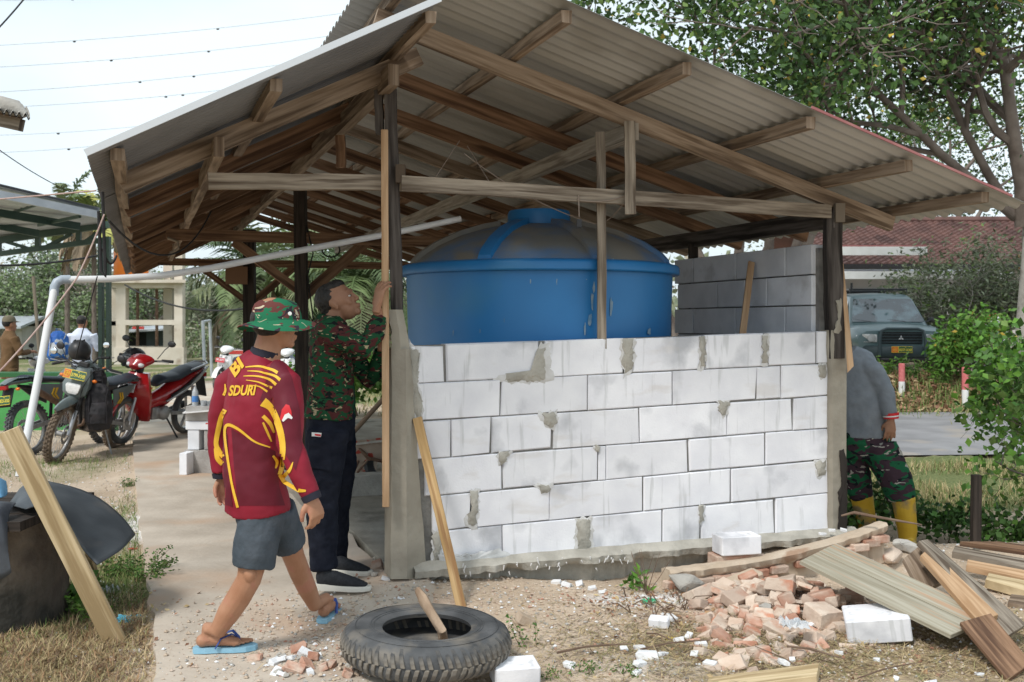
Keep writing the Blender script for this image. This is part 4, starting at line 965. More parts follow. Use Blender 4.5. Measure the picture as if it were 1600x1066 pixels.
# ------------------------------------------------------------ distant people
def person_far(label, x, y, z, yaw, top, bot, skinm=None, cap_=None, height=1.68, sit=False, group=None, arms='down'):
    o = thing('person', label, 'person', (x, y, z), yaw, group); H = height/1.68; mb = MB()
    hm_ = Matrix.Translation((0, 0, 1.55*H)); hb_ = head_local(hm_); mb.v += hb_.v; mb.f += hb_.f; mb.uv += hb_.uv
    hz = .9*H
    mb.tube([(0, 0, 1.5*H), (-.01, 0, 1.35*H)], [.056, .07], n=12)
    aw = []
    for sg in (-1, 1):
        sh = V((-.01, .19*sg, 1.34*H)); el = V((-.02, .24*sg, 1.07*H)); wr = V((.06, .24*sg, .84*H))
        if arms == 'front': el = V((.05, .26*sg, 1.10*H)); wr = V((.28, .12*sg, 1.12*H))
        aw.append((sh, el, wr)); mb.tube([sh, el, wr], [.04, .035, .026], n=10)
        hand_local(mb, wr, (wr-el), V((0, -sg, 0)) if arms != 'front' else V((0, 0, -1)), side=1, curl=25)
    fuse(mb, 'body', M['skin'], o, .010, 3, world=False)
    mb = MB().tube([(0, 0, 1.46*H), (0, 0, 1.40*H), (-.01, 0, 1.33*H), (0, 0, 1.15*H), (0, 0, .98*H), (0, 0, .82*H)], [(.07, .07), (.14, .09), (.20, .11), (.17, .12), (.16, .13), (.17, .13)], n=20, up=(0, 1, 0))
    for sh, el, wr in aw: mb.tube([sh+V((0, 0, .01)), el, el.lerp(wr, .85)], [.072, .06, .045], n=14)
    fuse(mb, 'shirt', top, o, .012, 5, disp=.02, world=False)
    mb = MB().tube([(0, 0, .95*H), (0, 0, .82*H)], [(.15, .12), (.16, .13)], n=18, up=(0, 1, 0))
    for sg in (-1, 1): mb.tube([(0, .09*sg, .85*H), (0.01, .10*sg, .48*H), (0, .10*sg, .06)], [.095, .075, .06], n=14)
    fuse(mb, 'trousers', bot, o, .012, 5, world=False)
    for sg in (-1, 1): MB().tube([(-.06, .10*sg, .05), (.05, .10*sg, .05), (.17, .10*sg, .03)], [(.045, .04), (.045, .045), (.025, .035)], n=10).build('shoe', M['blackm'], o, world=False, smooth=True)
    fuse(MB().ell((-.022, 0, 1.585*H), (.093, .083, .088)), 'hair', M['hair'], o, .009, 2, world=False)
    if cap_:
        c_ = MB().lathe([(.102, 0), (.100, .04), (.085, .075), (.05, .098), (.001, .105)], c=(-.008, 0, 1.60*H), n=24).build('cap', cap_, o, world=False, smooth=True)
        MB().loft([[(.08, -.07, 1.605*H), (.10, 0, 1.615*H), (.08, .07, 1.605*H)], [(.15, -.055, 1.59*H), (.175, 0, 1.60*H), (.15, .055, 1.59*H)]], closed=False, cap=False).build('visor', cap_, c_, world=False)
    return o
def at_g(px, py, z=0): p = G(px, py, z); return p
M['capm'] = pm('olive_cap', (.14, .12, .08), (.2, .17, .12), scale=8, rough=.9)
person_far('man in brown uniform shirt and olive cap seen from behind at the green wall', -7.95, 16.2, 0, R(50), M['ybrown'], M['ybrown'], cap_=M['capm'], arms='front', height=1.66)
person_far('man in pale blue shirt with bowed head standing beyond the trail bikes', -7.22, 17.2, .02, R(84), M['wshirt'], M['navy'], height=1.68, arms='front')
# ------------------------------------------------------------ planks and boards
single(MB().bar(U(601, 203, 5.50), U(603, 792, 5.50), .036, .030, up=(0, 1, 0), jit=.001, segs=10), 'plank', M['wood_orange'], 'tall thin sawn plank held upright against the left post', 'plank', bevel=.002)
single(MB().bar(F(652, 653, -.045), G(723, 957, .05), .052, .022, up=(0, 1, .2), jit=.0012, segs=8), 'plank', M['wood_raw'], 'yellow sawn plank leaning on the white block wall beside the left column', 'plank', bevel=.002)
single(MB().add([U(1314, 412, 6.62), U(1318, 412, 6.62), U(1334, 572, 6.5), U(1324, 583, 6.5), U(1314, 412, 6.66), U(1318, 412, 6.66), U(1334, 572, 6.54), U(1324, 583, 6.54)],
    [(0, 1, 2, 3), (7, 6, 5, 4), (0, 4, 5, 1), (1, 5, 6, 2), (2, 6, 7, 3), (3, 7, 4, 0)], [[(0, 0), (0, .02), (.7, .05), (.7, 0)]]*6), 'plank', M['wood_orange'], 'narrow tapering offcut leaning on the outer side of the right column', 'plank')
single(MB().bar(F(1174, 410, .75), F(1158, 540, .45), .045, .02, up=(0, 1, 0), jit=.001, segs=4), 'plank', M['wood_orange'], 'short reddish plank standing inside the wall beside the tank', 'plank')
# ------------------------------------------------------------ plastered brick ledge, half broken
M['plaster'] = pm('sandy_plaster', (.46, .37, .28), (.58, .49, .39), scale=5, rough=.95, bump=.6, bscale=25, c3=(.40, .27, .19), s3=4, spec=.1)
M['brickr'] = pm('red_brick', (.38, .19, .13), (.52, .32, .24), scale=9, rough=.95, bump=.7, bscale=40, rnd=.15, c3=(.54, .42, .34), s3=6, t3=(.44, .56), spec=.1)
M['brickp'] = pm('plastered_brick_chunk', (.50, .38, .30), (.64, .54, .45), scale=9, rough=.95, bump=.7, bscale=40, rnd=.14, c3=(.50, .24, .16), s3=7, t3=(.56, .66), spec=.1)
LEDGE = thing('broken_brick_ledge', 'low broken brick ledge with sandy plaster running along the foot of the block wall', 'ledge', (1.2, 5.9, .05))
ctl = [(1040, 880, .17, 5.80), (1090, 880, .18, 5.84), (1150, 872, .19, 5.92), (1215, 858, .21, 6.02), (1300, 842, .25, 6.22), (1345, 828, .29, 6.30), (1378, 812, .33, 6.35)]
rows = []; N_ = 60
for k in range(N_+1):
    t = k/N_*(len(ctl)-1); i = min(int(t), len(ctl)-2); f = t-i
    a = U(ctl[i][0], 0, ctl[i][3]); b = U(ctl[i+1][0], 0, ctl[i+1][3]); z = ctl[i][2]*(1-f)+ctl[i+1][2]*f; p = a.lerp(b, f); p.z = z
    n1 = noise.noise(V((k*.35, 0, 0))); n2 = noise.noise(V((k*.6, 4, 0))); w_ = .045+.02*n1
    q = [p+BX*(.05+.01*n2)-V((0, 0, .25)), p+BX*(.05+.01*n2)-V((0, 0, .01)), p+BX*(w_*.5)+V((0, 0, .004*n1)), p-BX*(w_)+V((0, 0, .005*n2)), p-BX*(w_+.012)-V((0, 0, .015)),
         p-BX*(w_+.004+.015*n1)-V((0, 0, .045)), p-BX*(w_-.03+.02*n2)-V((0, 0, .075+.01*n1)), p-BX*(w_-.02)-V((0, 0, .25))]
    rows.append(q)
MB().loft(rows, cap=True).build('plaster', M['plaster'], LEDGE, smooth=35)
for k in range(13):
    t = k/13*(len(ctl)-1)+.15; i = min(int(t), len(ctl)-2); f = t-i
    a = U(ctl[i][0], 0, ctl[i][3]); b = U(ctl[i+1][0], 0, ctl[i+1][3]); z = ctl[i][2]*(1-f)+ctl[i+1][2]*f; p = a.lerp(b, f); p.z = z-.085
    MB().box(p-BX*(.035+random.uniform(0, .012)), (.115, .06, .045), Matrix.Rotation(math.atan2(.34, .94)+random.uniform(-.06, .06), 3, 'Z')).build('brick', M['brickr'], LEDGE, bevel=.006)
# ------------------------------------------------------------ rocks and rubble
def rock_mb(size, n=10, flat=.7, seed=None, box=False, boxk=.55):
    rr = random.Random(seed) if seed is not None else random
    bm = bmesh.new()
    if box:
        for sx in (-1, 1):
            for sy in (-1, 1):
                for sz in (-1, 1):
                    f = rr.uniform(.72, 1.05); bm.verts.new((sx*size[0]/2*f, sy*size[1]/2*rr.uniform(.75, 1.05), sz*size[2]/2*rr.uniform(.8, 1.05)))
        for _ in range(4): bm.verts.new((rr.uniform(-.6, .6)*size[0], rr.uniform(-.5, .5)*size[1], rr.uniform(-.55, .55)*size[2]))
    else:
        for _ in range(n):
            v = V((rr.gauss(0, 1), rr.gauss(0, 1), rr.gauss(0, 1))).normalized(); bm.verts.new((v.x*size[0]/2*rr.uniform(.8, 1.1), v.y*size[1]/2*rr.uniform(.8, 1.1), v.z*size[2]/2*rr.uniform(.8, 1.1)))
    r = bmesh.ops.convex_hull(bm, input=bm.verts)
    bmesh.ops.delete(bm, geom=[g for g in r['geom_interior'] if isinstance(g, bmesh.types.BMVert)], context='VERTS')
    bm.verts.ensure_lookup_table(); bm.verts.index_update()
    mb = MB(); mb.add([v.co.copy() for v in bm.verts], [[v.index for v in f.verts] for f in bm.faces]); bm.free(); return mb
PROTO = {}
def rocks_of(kind, mat, sizes, n=8, box=False):
    L = []
    for k in range(n):
        s_ = sizes[k % len(sizes)]; mb = rock_mb(s_, 14, box=box); me_o = mb.build(kind, mat, bevel=min(s_)*.06)
        me = me_o.data; bpy.data.objects.remove(me_o); L.append((me, s_))
    PROTO[kind] = L
def drop(kind, x, y, name, label, cat, group, sc=1, up=0, tilt=.5, zoff=None):
    me, s_ = random.choice(PROTO[kind]); o = bpy.data.objects.new(name, me); COL.objects.link(o)
    o.rotation_euler = (random.uniform(-tilt, tilt), random.uniform(-tilt, tilt), random.uniform(0, 6.28)); o.scale = (sc,)*3
    o.location = (x, y, gz(x, y)+s_[2]*.38*sc+up if zoff is None else zoff); return tag(o, label, cat, group, 'thing')
rocks_of('brickchunk', M['brickp'], [(.13, .09, .06), (.10, .08, .06), (.16, .09, .05), (.08, .07, .05), (.17, .12, .035), (.12, .10, .03)], 14, True)
rocks_of('redchunk', M['brickr'], [(.12, .08, .05), (.09, .07, .05)], 5, True)
M['stonew'] = pm('white_block_fragment', (.70, .71, .73), (.8, .81, .82), scale=8, rough=.95, bump=.4, bscale=80, spec=.1)
M['stone'] = pm('cement_lump', (.36, .34, .31), (.50, .48, .44), scale=9, rough=.95, bump=.6, bscale=60, rnd=.15, spec=.1)
M['stonet'] = pm('sandy_stone', (.46, .36, .27), (.60, .50, .40), scale=9, rough=.95, bump=.6, bscale=60, rnd=.15, spec=.1)
rocks_of('whitechunk', M['stonew'], [(.10, .06, .035), (.06, .05, .03), (.08, .04, .03)], 6, True)
rocks_of('greylump', M['stone'], [(.07, .06, .04), (.10, .07, .05), (.05, .05, .03)], 6)
rocks_of('tanlump', M['stonet'], [(.07, .06, .04), (.05, .04, .03), (.09, .06, .04)], 6)
# heap: chunks piled where the photograph shows them
def heap_z(x, y):
    return .075*gs(x, y, 1.55, 5.45, .38, .26, .25)
placed = []
for k in range(900):
    px = random.gauss(1205, 70); py = random.gauss(942, 30)
    if not (1080 < px < 1335 and 893 < py < 1005) or len(placed) > 210: continue
    p = G(px, py, .13); x, y = p.x, p.y; sc = random.choice([.45, .6, .7, .85, 1.0, 1.25])
    if any((x-a)**2+(y-b)**2 < (.040*sc)**2 for a, b in placed): continue
    placed.append((x, y)); q_ = random.random(); kd = 'brickchunk' if q_ < .62 else ('redchunk' if q_ < .85 else ('tanlump' if q_ < .93 else ('greylump' if q_ < .97 else 'whitechunk')))
    drop(kd, x, y, 'brick_chunk', 'jagged chunk of broken plastered brick lying in the pale rubble heap', 'rubble chunk', 'broken brick chunks in the rubble heap', sc, up=heap_z(x, y)-.02)
print('heap', len(placed))
# named larger pieces
def bigrock(px, py, z, size, mat, label, cat='rubble chunk', rot=(0, 0, 0), box=True, seed=1, name='brick_chunk'):
    p = gpt(px, py, z); mb = rock_mb(size, 14, seed=seed, box=box); o = mb.build(name, mat, bevel=min(size)*.05); o.location = (p.x, p.y, p.z+size[2]*.4); o.rotation_euler = rot
    return tag(o, label, cat, None, 'thing')
def joined_bricks(px, py, z, label, rot):
    p = gpt(px, py, z); t = thing('brick_lump', label, 'rubble chunk', (p.x, p.y, p.z)); t.rotation_euler = rot
    rock_mb((.25, .11, .11), seed=5, box=True).build('mortar_body', M['plaster'], t, world=False, bevel=.005)
    for k in range(3):
        MB().box((-.125, -.015, .0+.042*(k-1)), (.04, .09, .032)).build('brick', M['brickr'], t, world=False, bevel=.004)
    MB().box((.03, -.03, .058), (.10, .06, .03)).build('brick', M['brickr'], t, world=False, bevel=.004)
joined_bricks(1160, 912, .13, 'large lump of several bricks still mortared together on the heap behind', (R(15), R(-18), R(12)))
bigrock(1285, 975, .08, (.18, .14, .10), M['brickp'], 'large rounded plastered lump at the right foot of the rubble heap', rot=(.2, .1, .5), seed=3)
bigrock(1068, 925, .10, (.26, .16, .12), M['stone'], 'grey concrete lump with white crust left of the brick heap', rot=(.1, .2, .3), seed=11, box=False, name='concrete_lump')
bigrock(820, 880+95, .03, (.09, .07, .05), M['stonet'], 'small angular tan stone on bare sand in front of the wall', rot=(.1, .5, .3), seed=12, name='stone')
def aacblock(px, py, z, size, rz, label, rx=0, ry=0):
    p = gpt(px, py, z); mb = MB().box((0, 0, size[2]/2), size); o = mb.build('white_block', M['aac'], bevel=.006); o.location = p; o.rotation_euler = (rx, ry, rz); return tag(o, label, 'block', None, 'thing')
o = aacblock(1151, 862, .20, (.25, .14, .11), R(14), 'whole white block standing on the ledge against the wall foot'); o.location = G(1151, 864, .215)
MB().box(V(o.location)+V((0, .02, -.10)), (.30, .14, .19), Matrix.Rotation(R(14), 3, 'Z')).build('brick', M['brickr'], LEDGE, bevel=.006)
aacblock(1372, 992, .06, (.30, .22, .12), R(-14), 'large chipped white block lying under the tilted double plank', R(6), R(-8))
aacblock(804, 1064, .02, (.20, .14, .085), R(12), 'rounded white block lying against the tyre at the bottom edge', R(4))
aacblock(1030, 979, .02, (.10, .06, .05), R(-20), 'small pale block fragment on the litter left of the heap', R(10))
for (px, py, sc) in [(1000, 1002, .9), (975, 1005, .8), (1012, 1020, 1.1), (1035, 1015, .8), (995, 1040, .7), (890, 1030, .9), (1050, 965, .9), (1085, 1012, .8), (1110, 1030, 1.0), (1225, 1022, .9), (1238, 1016, .6), (1000, 1030, .7), (1075, 985, .8), (1095, 995, 1), (870, 925, .8), (885, 928, .9), (905, 925, .9), (925, 930, .8), (940, 935, .6), (1160, 915, .7), (1060, 990, .9), (1180, 905, .5), (1530, 1040, .5), (1455, 1064, 1.2), (1400, 1050, .5), (1310, 1010, .6), (1370, 1022, .5), (1300, 826, .5), (1285, 832, .6), (1318, 826, .6)]:
    p = G(px, py, .04 if py > 860 else .26); o = drop('whitechunk', p.x, p.y, 'white_fragment', 'flat white fragment of aerated block on the ground', 'block fragment', 'white block fragments scattered on the ground', sc, tilt=.3)
    if py < 860: o.location.z = .25
for (px, py, sc, kd) in [(560, 880, 1.2, 'greylump'), (575, 872, 1.4, 'greylump'), (590, 885, 1.2, 'redchunk'), (600, 870, 1.3, 'greylump'), (585, 898, 1, 'greylump'), (568, 895, .9, 'redchunk'), (605, 895, 1, 'greylump'), (603, 905, .7, 'whitechunk'), (575, 862, 1.5, 'greylump'), (550, 872, .8, 'tanlump'), (592, 862, 1.3, 'greylump')]:
    p = G(px, py, .15); drop(kd, p.x, p.y, 'rubble_lump', 'grey or reddish rubble lump at the foot of the left column', 'rubble lump', 'rubble lumps beside the left column', sc*.8)
for k in range(60):
    px = random.uniform(395, 565); py = random.uniform(1022, 1064)
    if py < 1040 and px > 540: continue
    p = G(px, py, .03); kd = random.choice(['tanlump', 'tanlump', 'greylump', 'redchunk', 'whitechunk'])
    drop(kd, p.x, p.y, 'pebble', 'small stone among the rubble in front of the walking man', 'stone', 'small stones along the bottom of the picture', random.uniform(.35, .75))
# fine gravel and crumbs, uncountable
def scatter(name, n, fn, mats, smin, smax):
    V_, F_, MI = [], [], []
    base = np.array([(1, 0, 0), (-1, 0, 0), (0, 1, 0), (0, -1, 0), (0, 0, .7), (0, 0, -.7)])
    tri = [(0, 2, 4), (2, 1, 4), (1, 3, 4), (3, 0, 4), (2, 0, 5), (1, 2, 5), (3, 1, 5), (0, 3, 5)]
    k = 0
    while k < n:
        x, y = fn(); z = gz(x, y); s_ = smin+(smax-smin)*random.random()**3
        b = base*s_*RNG.uniform(.5, 1.1, (6, 3)); a = random.random()*6.28; c, s2 = math.cos(a), math.sin(a)
        for q in b: V_.append((x+q[0]*c-q[1]*s2, y+q[0]*s2+q[1]*c, z+q[2]+s_*.25))
        mi = random.randrange(len(mats))
        for t in tri: F_.append(tuple(6*k+i for i in t)); MI.append(mi)
        k += 1
    me = bpy.data.meshes.new(name); me.from_pydata(V_, [], F_); me.polygons.foreach_set('material_index', MI)
    for m in mats: me.materials.append(m)
    o = bpy.data.objects.new(name, me); COL.objects.link(o); return tag(o, kind='stuff')
def around(spots, off=False):
    def f():
        while True:
            cx, cy, rx, ry = random.choice(spots); x = random.gauss(cx, rx); y = random.gauss(cy, ry)
            if 3.9 < y < 16 and (not off or not (-.02 < x-path_x(y) < 1.5)): return x, y
    return f
scatter('gravel', 17000, around([(.6, 5.0, 1.3, .45), (1.6, 5.2, .8, .4), (-.9, 4.75, .45, .3), (-.6, 5.2, .5, .35), (2.6, 5.0, .8, .4), (.9, 5.5, .8, .15), (1.2, 5.0, .6, .35)]), [M['stonet'], M['stone'], M['brickp'], M['stonet'], M['brickp'], M['stone'], M['plaster'], M['plaster'], M['stonew'], M['stonet'], M['brickr']], .0025, .016)
scatter('gravel', 7000, around([(-3.1, 7.6, .5, .9), (-2.3, 5.2, .35, .7), (-4.5, 10, 1, 1.5), (-3.4, 9, .5, 1.5), (2.7, 7.3, .8, .5)], True), [M['stonet'], M['stone'], M['stonew'], M['stonet']], .003, .016)
# straw and dead leaves
M['straw'] = pm('dry_straw', (.38, .28, .14), (.58, .46, .27), scale=9, rough=.9)
M['deadleaf'] = pm('dead_leaf', (.20, .10, .05), (.42, .26, .14), scale=9, rough=.9, coord='Object')
def blades(name, n, fn, mat, lmin, lmax, w, upr, z0=0, mats=None):
    V_, F_, MI = [], [], []
    for k in range(n):
        x, y = fn(); z = gz(x, y)+z0; L_ = random.uniform(lmin, lmax); a = random.random()*6.28; el = random.gauss(upr[0], upr[1])
        d = V((math.cos(a)*math.cos(el), math.sin(a)*math.cos(el), abs(math.sin(el)))); sd_ = V((-math.sin(a), math.cos(a), 0))*w*random.uniform(.5, 1.2)
        p0 = V((x, y, z)); p1 = p0+d*L_*.55; p2 = p0+d*L_+V((0, 0, -L_*.15*math.cos(el)))
        b = len(V_); V_ += [p0-sd_, p0+sd_, p1-sd_*.8, p1+sd_*.8, p2]; F_ += [(b, b+1, b+3, b+2), (b+2, b+3, b+4)]
        if mats: m = random.randrange(len(mats)); MI += [m, m]
    me = bpy.data.meshes.new(name); me.from_pydata([tuple(v) for v in V_], [], F_)
    for m in (mats or [mat]): me.materials.append(m)
    if mats: me.polygons.foreach_set('material_index', MI)
    o = bpy.data.objects.new(name, me); COL.objects.link(o); return tag(o, kind='stuff')
M['grass'] = pm('grass_blade', (.09, .16, .035), (.17, .24, .06), scale=3, rough=.8)
M['grassd'] = pm('grass_blade_dry', (.22, .22, .09), (.36, .31, .15), scale=3, rough=.85)
M['twig'] = pm('brown_twig', (.12, .075, .05), (.2, .14, .10), scale=9, rough=.9)
blades('straw', 11000, around([(2.5, 4.8, .9, .35), (1.2, 4.7, .8, .3), (1.0, 5.0, .4, .2)]), None, .04, .13, .0018, (.12, .15), .004, [M['straw'], M['straw'], M['grassd'], M['twig']])
blades('straw', 26000, around([(-2.3, 4.6, .55, .4), (-2.6, 5.1, .5, .5), (-2.0, 4.8, .25, .5)], True), None, .03, .10, .0018, (.35, .35), .002, [M['straw'], M['straw'], M['twig'], M['grassd'], M['deadleaf']])
blades('grass', 9000, around([(-2.35, 5.9, .2, .5), (-2.6, 6.8, .25, .6), (-3.2, 8.2, .2, 1.0), (-5.2, 11.3, .5, .6)], True), None, .03, .09, .0022, (.8, .4), 0, [M['grass'], M['grass'], M['grassd']])
def grass_right():
    while True:
        x = random.uniform(2.4, 9); y = random.uniform(8.3, 11.9+.1*(x-8))
        if noise.noise(V((x*.8, y*.8, 0)))+random.uniform(-.3, .3) > -.05: return x, y
blades('grass', 26000, grass_right, None, .04, .13, .004, (.9, .4), 0, [M['grass'], M['grassd'], M['grassd'], M['straw']])
def bank():
    x = random.uniform(3, 14); return x, random.uniform(17.6, 20.5)
def leaves_on(name, n, fn, mats, s, lift=.02):
    V_, F_, MI = [], [], []
    for k in range(n):
        x, y = fn(); z = gz(x, y)+random.random()*lift; q = Euler((random.gauss(0, .6), random.gauss(0, .6), random.random()*6.28)).to_matrix(); L_ = s*random.uniform(.6, 1.3)
        b = len(V_); V_ += [tuple(V((x, y, z))+q @ V(p)) for p in ((0, -L_, 0), (L_*.5, 0, .1*L_), (0, L_, 0), (-L_*.5, 0, .1*L_))]; F_.append((b, b+1, b+2, b+3)); MI.append(random.randrange(len(mats)))
    me = bpy.data.meshes.new(name); me.from_pydata(V_, [], F_); me.polygons.foreach_set('material_index', MI)
    for m in mats: me.materials.append(m)
    o = bpy.data.objects.new(name, me); COL.objects.link(o); return tag(o, kind='stuff')
M['deadleaf2'] = pm('russet_leaf', (.26, .13, .08), (.36, .2, .13), scale=9, rough=.9)
leaves_on('fallen_leaves', 15000, bank, [M['deadleaf'], M['deadleaf2'], M['straw'], M['deadleaf2']], .06, .10)
leaves_on('fallen_leaves', 900, around([(1.0, 5.0, .35, .25), (2.0, 4.9, .8, .3), (-2.2, 5.0, .4, .5), (.8, 5.5, .3, .1)]), [M['deadleaf'], M['straw'], M['deadleaf2']], .018, .01)
blades('grass', 7000, lambda: (random.uniform(3, 12), random.gauss(18.6, .9)), None, .10, .35, .010, (1.0, .3), 0, [M['grass'], M['grass'], M['grassd']])
def rnd_far():
    while True:
        x = random.uniform(-11, 1); y = random.uniform(16.5, 34)
        if not (-.1 < x-path_x(y) < 1.7) and x < -.56-.34*((y-5.67)/.94)+(99 if y > 17 else 0): return x, y
blades('grass', 12000, lambda: rnd_far(), None, .05, .16, .008, (1.0, .3), 0, [M['grass'], M['grassd'], M['straw']])
# sticks lying about
STL = ['long thin dry stick on the sand between tyre and seedling', 'dark split root piece at the foot of the footing by the leaning plank', 'short twig beside the yellow wrapper', 'pale thin stick below the rubble heap', 'thin stick slanting below the heap towards the bottom beam', 'reddish stick in the litter left of the heap', 'thin straw-like stick rising below the sapling', 'thin dry stick near the bottom right under the boards']
for (a, b, r_) in [((870, 1020), (985, 1006), .006), ((760, 920), (705, 896), .012), ((1010, 990), (1050, 1000), .005), ((1230, 1010), (1320, 1030), .006), ((1260, 1050), (1180, 1010), .004), ((1000, 1015), (1110, 1000), .005), ((940, 975), (985, 930), .004), ((1340, 1060), (1440, 1035), .004)]:
    p0 = G(*a, .03); p1 = G(*b, .05); single(MB().tube([p0, p0.lerp(p1, .4)+V((0, 0, .012)), p0.lerp(p1, .7)+V((.0, .01, .004)), p1], [r_, r_*.9, r_*.8, r_*.5], 6), 'stick', M['twig'], STL.pop(0), 'stick', 'thin sticks on the ground before the wall', smooth=True)
# ------------------------------------------------------------ tyre
def tyre_big():
    t = thing('tyre', 'old worn truck tyre lying flat on the ground in the foreground', 'tyre', (-.385, 4.58, 0)); t.location.z = gz(-.385, 4.58)+.005
    t.rotation_euler = (R(1), R(1.5), .3); t.scale = (1, 1, .88)
    prof = [(.205, .035), (.200, .055), (.212, .068), (.232, .050), (.27, .035), (.32, .032), (.352, .045), (.368, .075), (.372, .11), (.368, .145), (.352, .175), (.32, .188), (.27, .185), (.236, .172), (.214, .156), (.202, .166), (.198, .182), (.206, .186), (.222, .184)]
    prof = [(.222, .036), (.206, .034), (.198, .04), (.204, .06), (.24, .058), (.30, .05), (.345, .06), (.355, .085), (.357, .11), (.355, .135), (.345, .16), (.30, .172), (.245, .166), (.206, .160), (.198, .182), (.206, .188), (.222, .188), (.232, .193), (.26, .199), (.30, .200), (.335, .190), (.358, .170), (.368, .145), (.371, .11), (.368, .075), (.358, .05), (.335, .03), (.30, .02), (.26, .021), (.232, .027), (.222, .036)]
    MB().lathe(prof, n=72).build('casing', M['rubber'], t, world=False, smooth=50)
    for (r_, z_) in ((.238, .1955), (.252, .1985), (.318, .1975)):
        MB().tube([(r_*math.cos(q), r_*math.sin(q), z_) for q in [2*math.pi*i/72 for i in range(73)]], .0022, 5, cap=False).build('moulded_ring', M['rubber'], t, world=False, smooth=True)
    # tread lugs
    lug = MB()
    pr = [(.338, .190), (.366, .168), (.381, .140), (.384, .112), (.362, .112), (.345, .16)]
    w0 = R(2.9)
    def lugm(flip):
        rings = []
        for s_, tw in ((-1, 0), (1, 0)):
            ring = []
            for j, (r_, z_) in enumerate(pr):
                a = s_*w0*.5+R(3.2)*(j if j < 4 else (3 if j == 4 else 1))/3*1
                zz = z_ if not flip else .22-z_
                ring.append(V((r_*math.cos(a), r_*math.sin(a), zz)))
            rings.append(ring)
        return MB().loft(rings)
    for fl in (0, 1):
        base = lugm(fl).build('tread_lug', M['rubber'], t, world=False, bevel=.002)
        for k in range(1, 60):
            c = base.copy(); COL.objects.link(c); c.rotation_euler = (0, 0, 2*math.pi*k/60+(fl*.05)+random.uniform(-.012, .012)); c.scale = (random.uniform(.982, 1.004),)*2+(random.uniform(.97, 1.0),); c.parent = t
    return t
TY = tyre_big()
single(MB().tube([G(695, 1012, .06)+V((0, 0, .0)), U(690, 985, 4.55), U(672, 955, 4.62), U(662, 938, 4.66), U(652, 922, 4.70)], [(.018, .024), (.017, .022), (.020, .028), (.022, .034), (.012, .022)], 9), 'driftwood', pm('split_driftwood', (.26, .18, .12), (.42, .31, .22), scale=12, rough=.9, bump=1, bscale=40, stretch=(1, 1, .3)), 'split piece of weathered wood standing in the middle of the tyre', 'stick', smooth=True)
def crumple(px, py, z, s, mat, label, name='plastic_scrap', n=9, cat='litter', hgt=.5, seed=1):
    p = gpt(px, py, z) if z < .05 else G(px, py, z); rr = random.Random(seed); vs = []; fs = []
    for j in range(n):
        for i in range(n):
            u, v = i/(n-1)-.5, j/(n-1)-.5; nn = noise.noise(V((u*4+seed, v*4, seed)))
            vs.append(p+V((u*s+.25*s*noise.noise(V((v*5, seed, 0))), v*s*.8+.25*s*noise.noise(V((u*5, 0, seed))), max(.003, s*hgt*(abs(nn)+.15*rr.random()))-.0)))
    for j in range(n-1):
        for i in range(n-1): fs.append((j*n+i, j*n+i+1, (j+1)*n+i+1, (j+1)*n+i))
    z0 = gz(p.x, p.y); return single(MB().add([V((q.x, q.y, q.z-p.z+max(z0, z if z > .08 else z0))) for q in vs], fs), name, mat, label, cat)
M['pwhite'] = pm('white_plastic', (.75, .75, .76), (.82, .82, .83), scale=10, rough=.5)
M['pclear'] = pm('cloudy_plastic', (.62, .66, .70), (.72, .75, .78), scale=10, rough=.25, trans=.35)
M['pblue'] = pm('blue_plastic', (.05, .18, .55), (.10, .3, .62), scale=20, rough=.4)
M['pgreen'] = pm('green_plastic', (.03, .35, .16), (.12, .5, .28), scale=20, rough=.4)
M['pcyan'] = pm('turquoise_plastic', (.06, .38, .55), (.15, .5, .65), scale=20, rough=.4)
M['pyellow'] = pm('yellow_wrapper', (.65, .5, .08), rough=.5)
M['pred'] = pm('red_wrapper', (.55, .05, .04), rough=.5)
crumple(700, 1012, .06, .10, M['pwhite'], 'crumpled white paper lying inside the tyre', seed=2)
crumple(668, 1012, .03, .06, M['pblue'], 'blue plastic scrap inside the tyre', seed=3)
crumple(715, 1000, .03, .05, M['pcyan'], 'turquoise scrap at the far side inside the tyre', seed=4)
crumple(688, 1020, .03, .04, M['pred'], 'red scrap between blue plastic and white paper inside the tyre', seed=14)
crumple(1241, 980, .10, .12, M['pclear'], 'clear plastic bag with a bluish tint on the lower rubble', seed=5)
crumple(1015, 942, .03, .08, M['pgreen'], 'crumpled green plastic wrapper by the roots left of the heap', seed=6)
crumple(1048, 1000, .03, .05, M['pyellow'], 'yellow wrapper on the litter left of the heap', seed=7)
crumple(430, 0+978, .02, .07, M['stone'], 'grey wrapper on the path between the sandals', seed=8) if False else None
crumple(200, 970, .02, .12, M['pcyan'], 'crushed turquoise plastic bottle beside the path edge', seed=9, hgt=.35)
crumple(170, 925, .02, .11, M['pclear'], 'clear plastic cup lying in the weeds', seed=10)
crumple(178, 923, .03, .06, M['pblue'], 'blue wrapper beside the clear cup in the weeds', seed=11)
crumple(184, 1030, .01, .08, pm('orange_sachet', (.55, .28, .12), (.75, .6, .5), scale=30, rough=.5), 'orange and white sachet in the dry grass at the lower left', seed=12, hgt=.15)
crumple(212, 1018, .01, .06, M['pwhite'], 'small white wrapper beside the orange sachet', seed=13, hgt=.15)
crumple(208, 858, .02, .06, M['pred'], 'red scrap of plastic in the green weeds by the path', seed=15, hgt=.2)
crumple(368, 1057, .03, .05, M['pwhite'], 'white scrap among the stones before the sandal', seed=16) if False else None
crumple(1508, 960, .08, .05, M['pwhite'], 'white plastic spoonlike scrap near the brown boards at the right', seed=17) if False else None
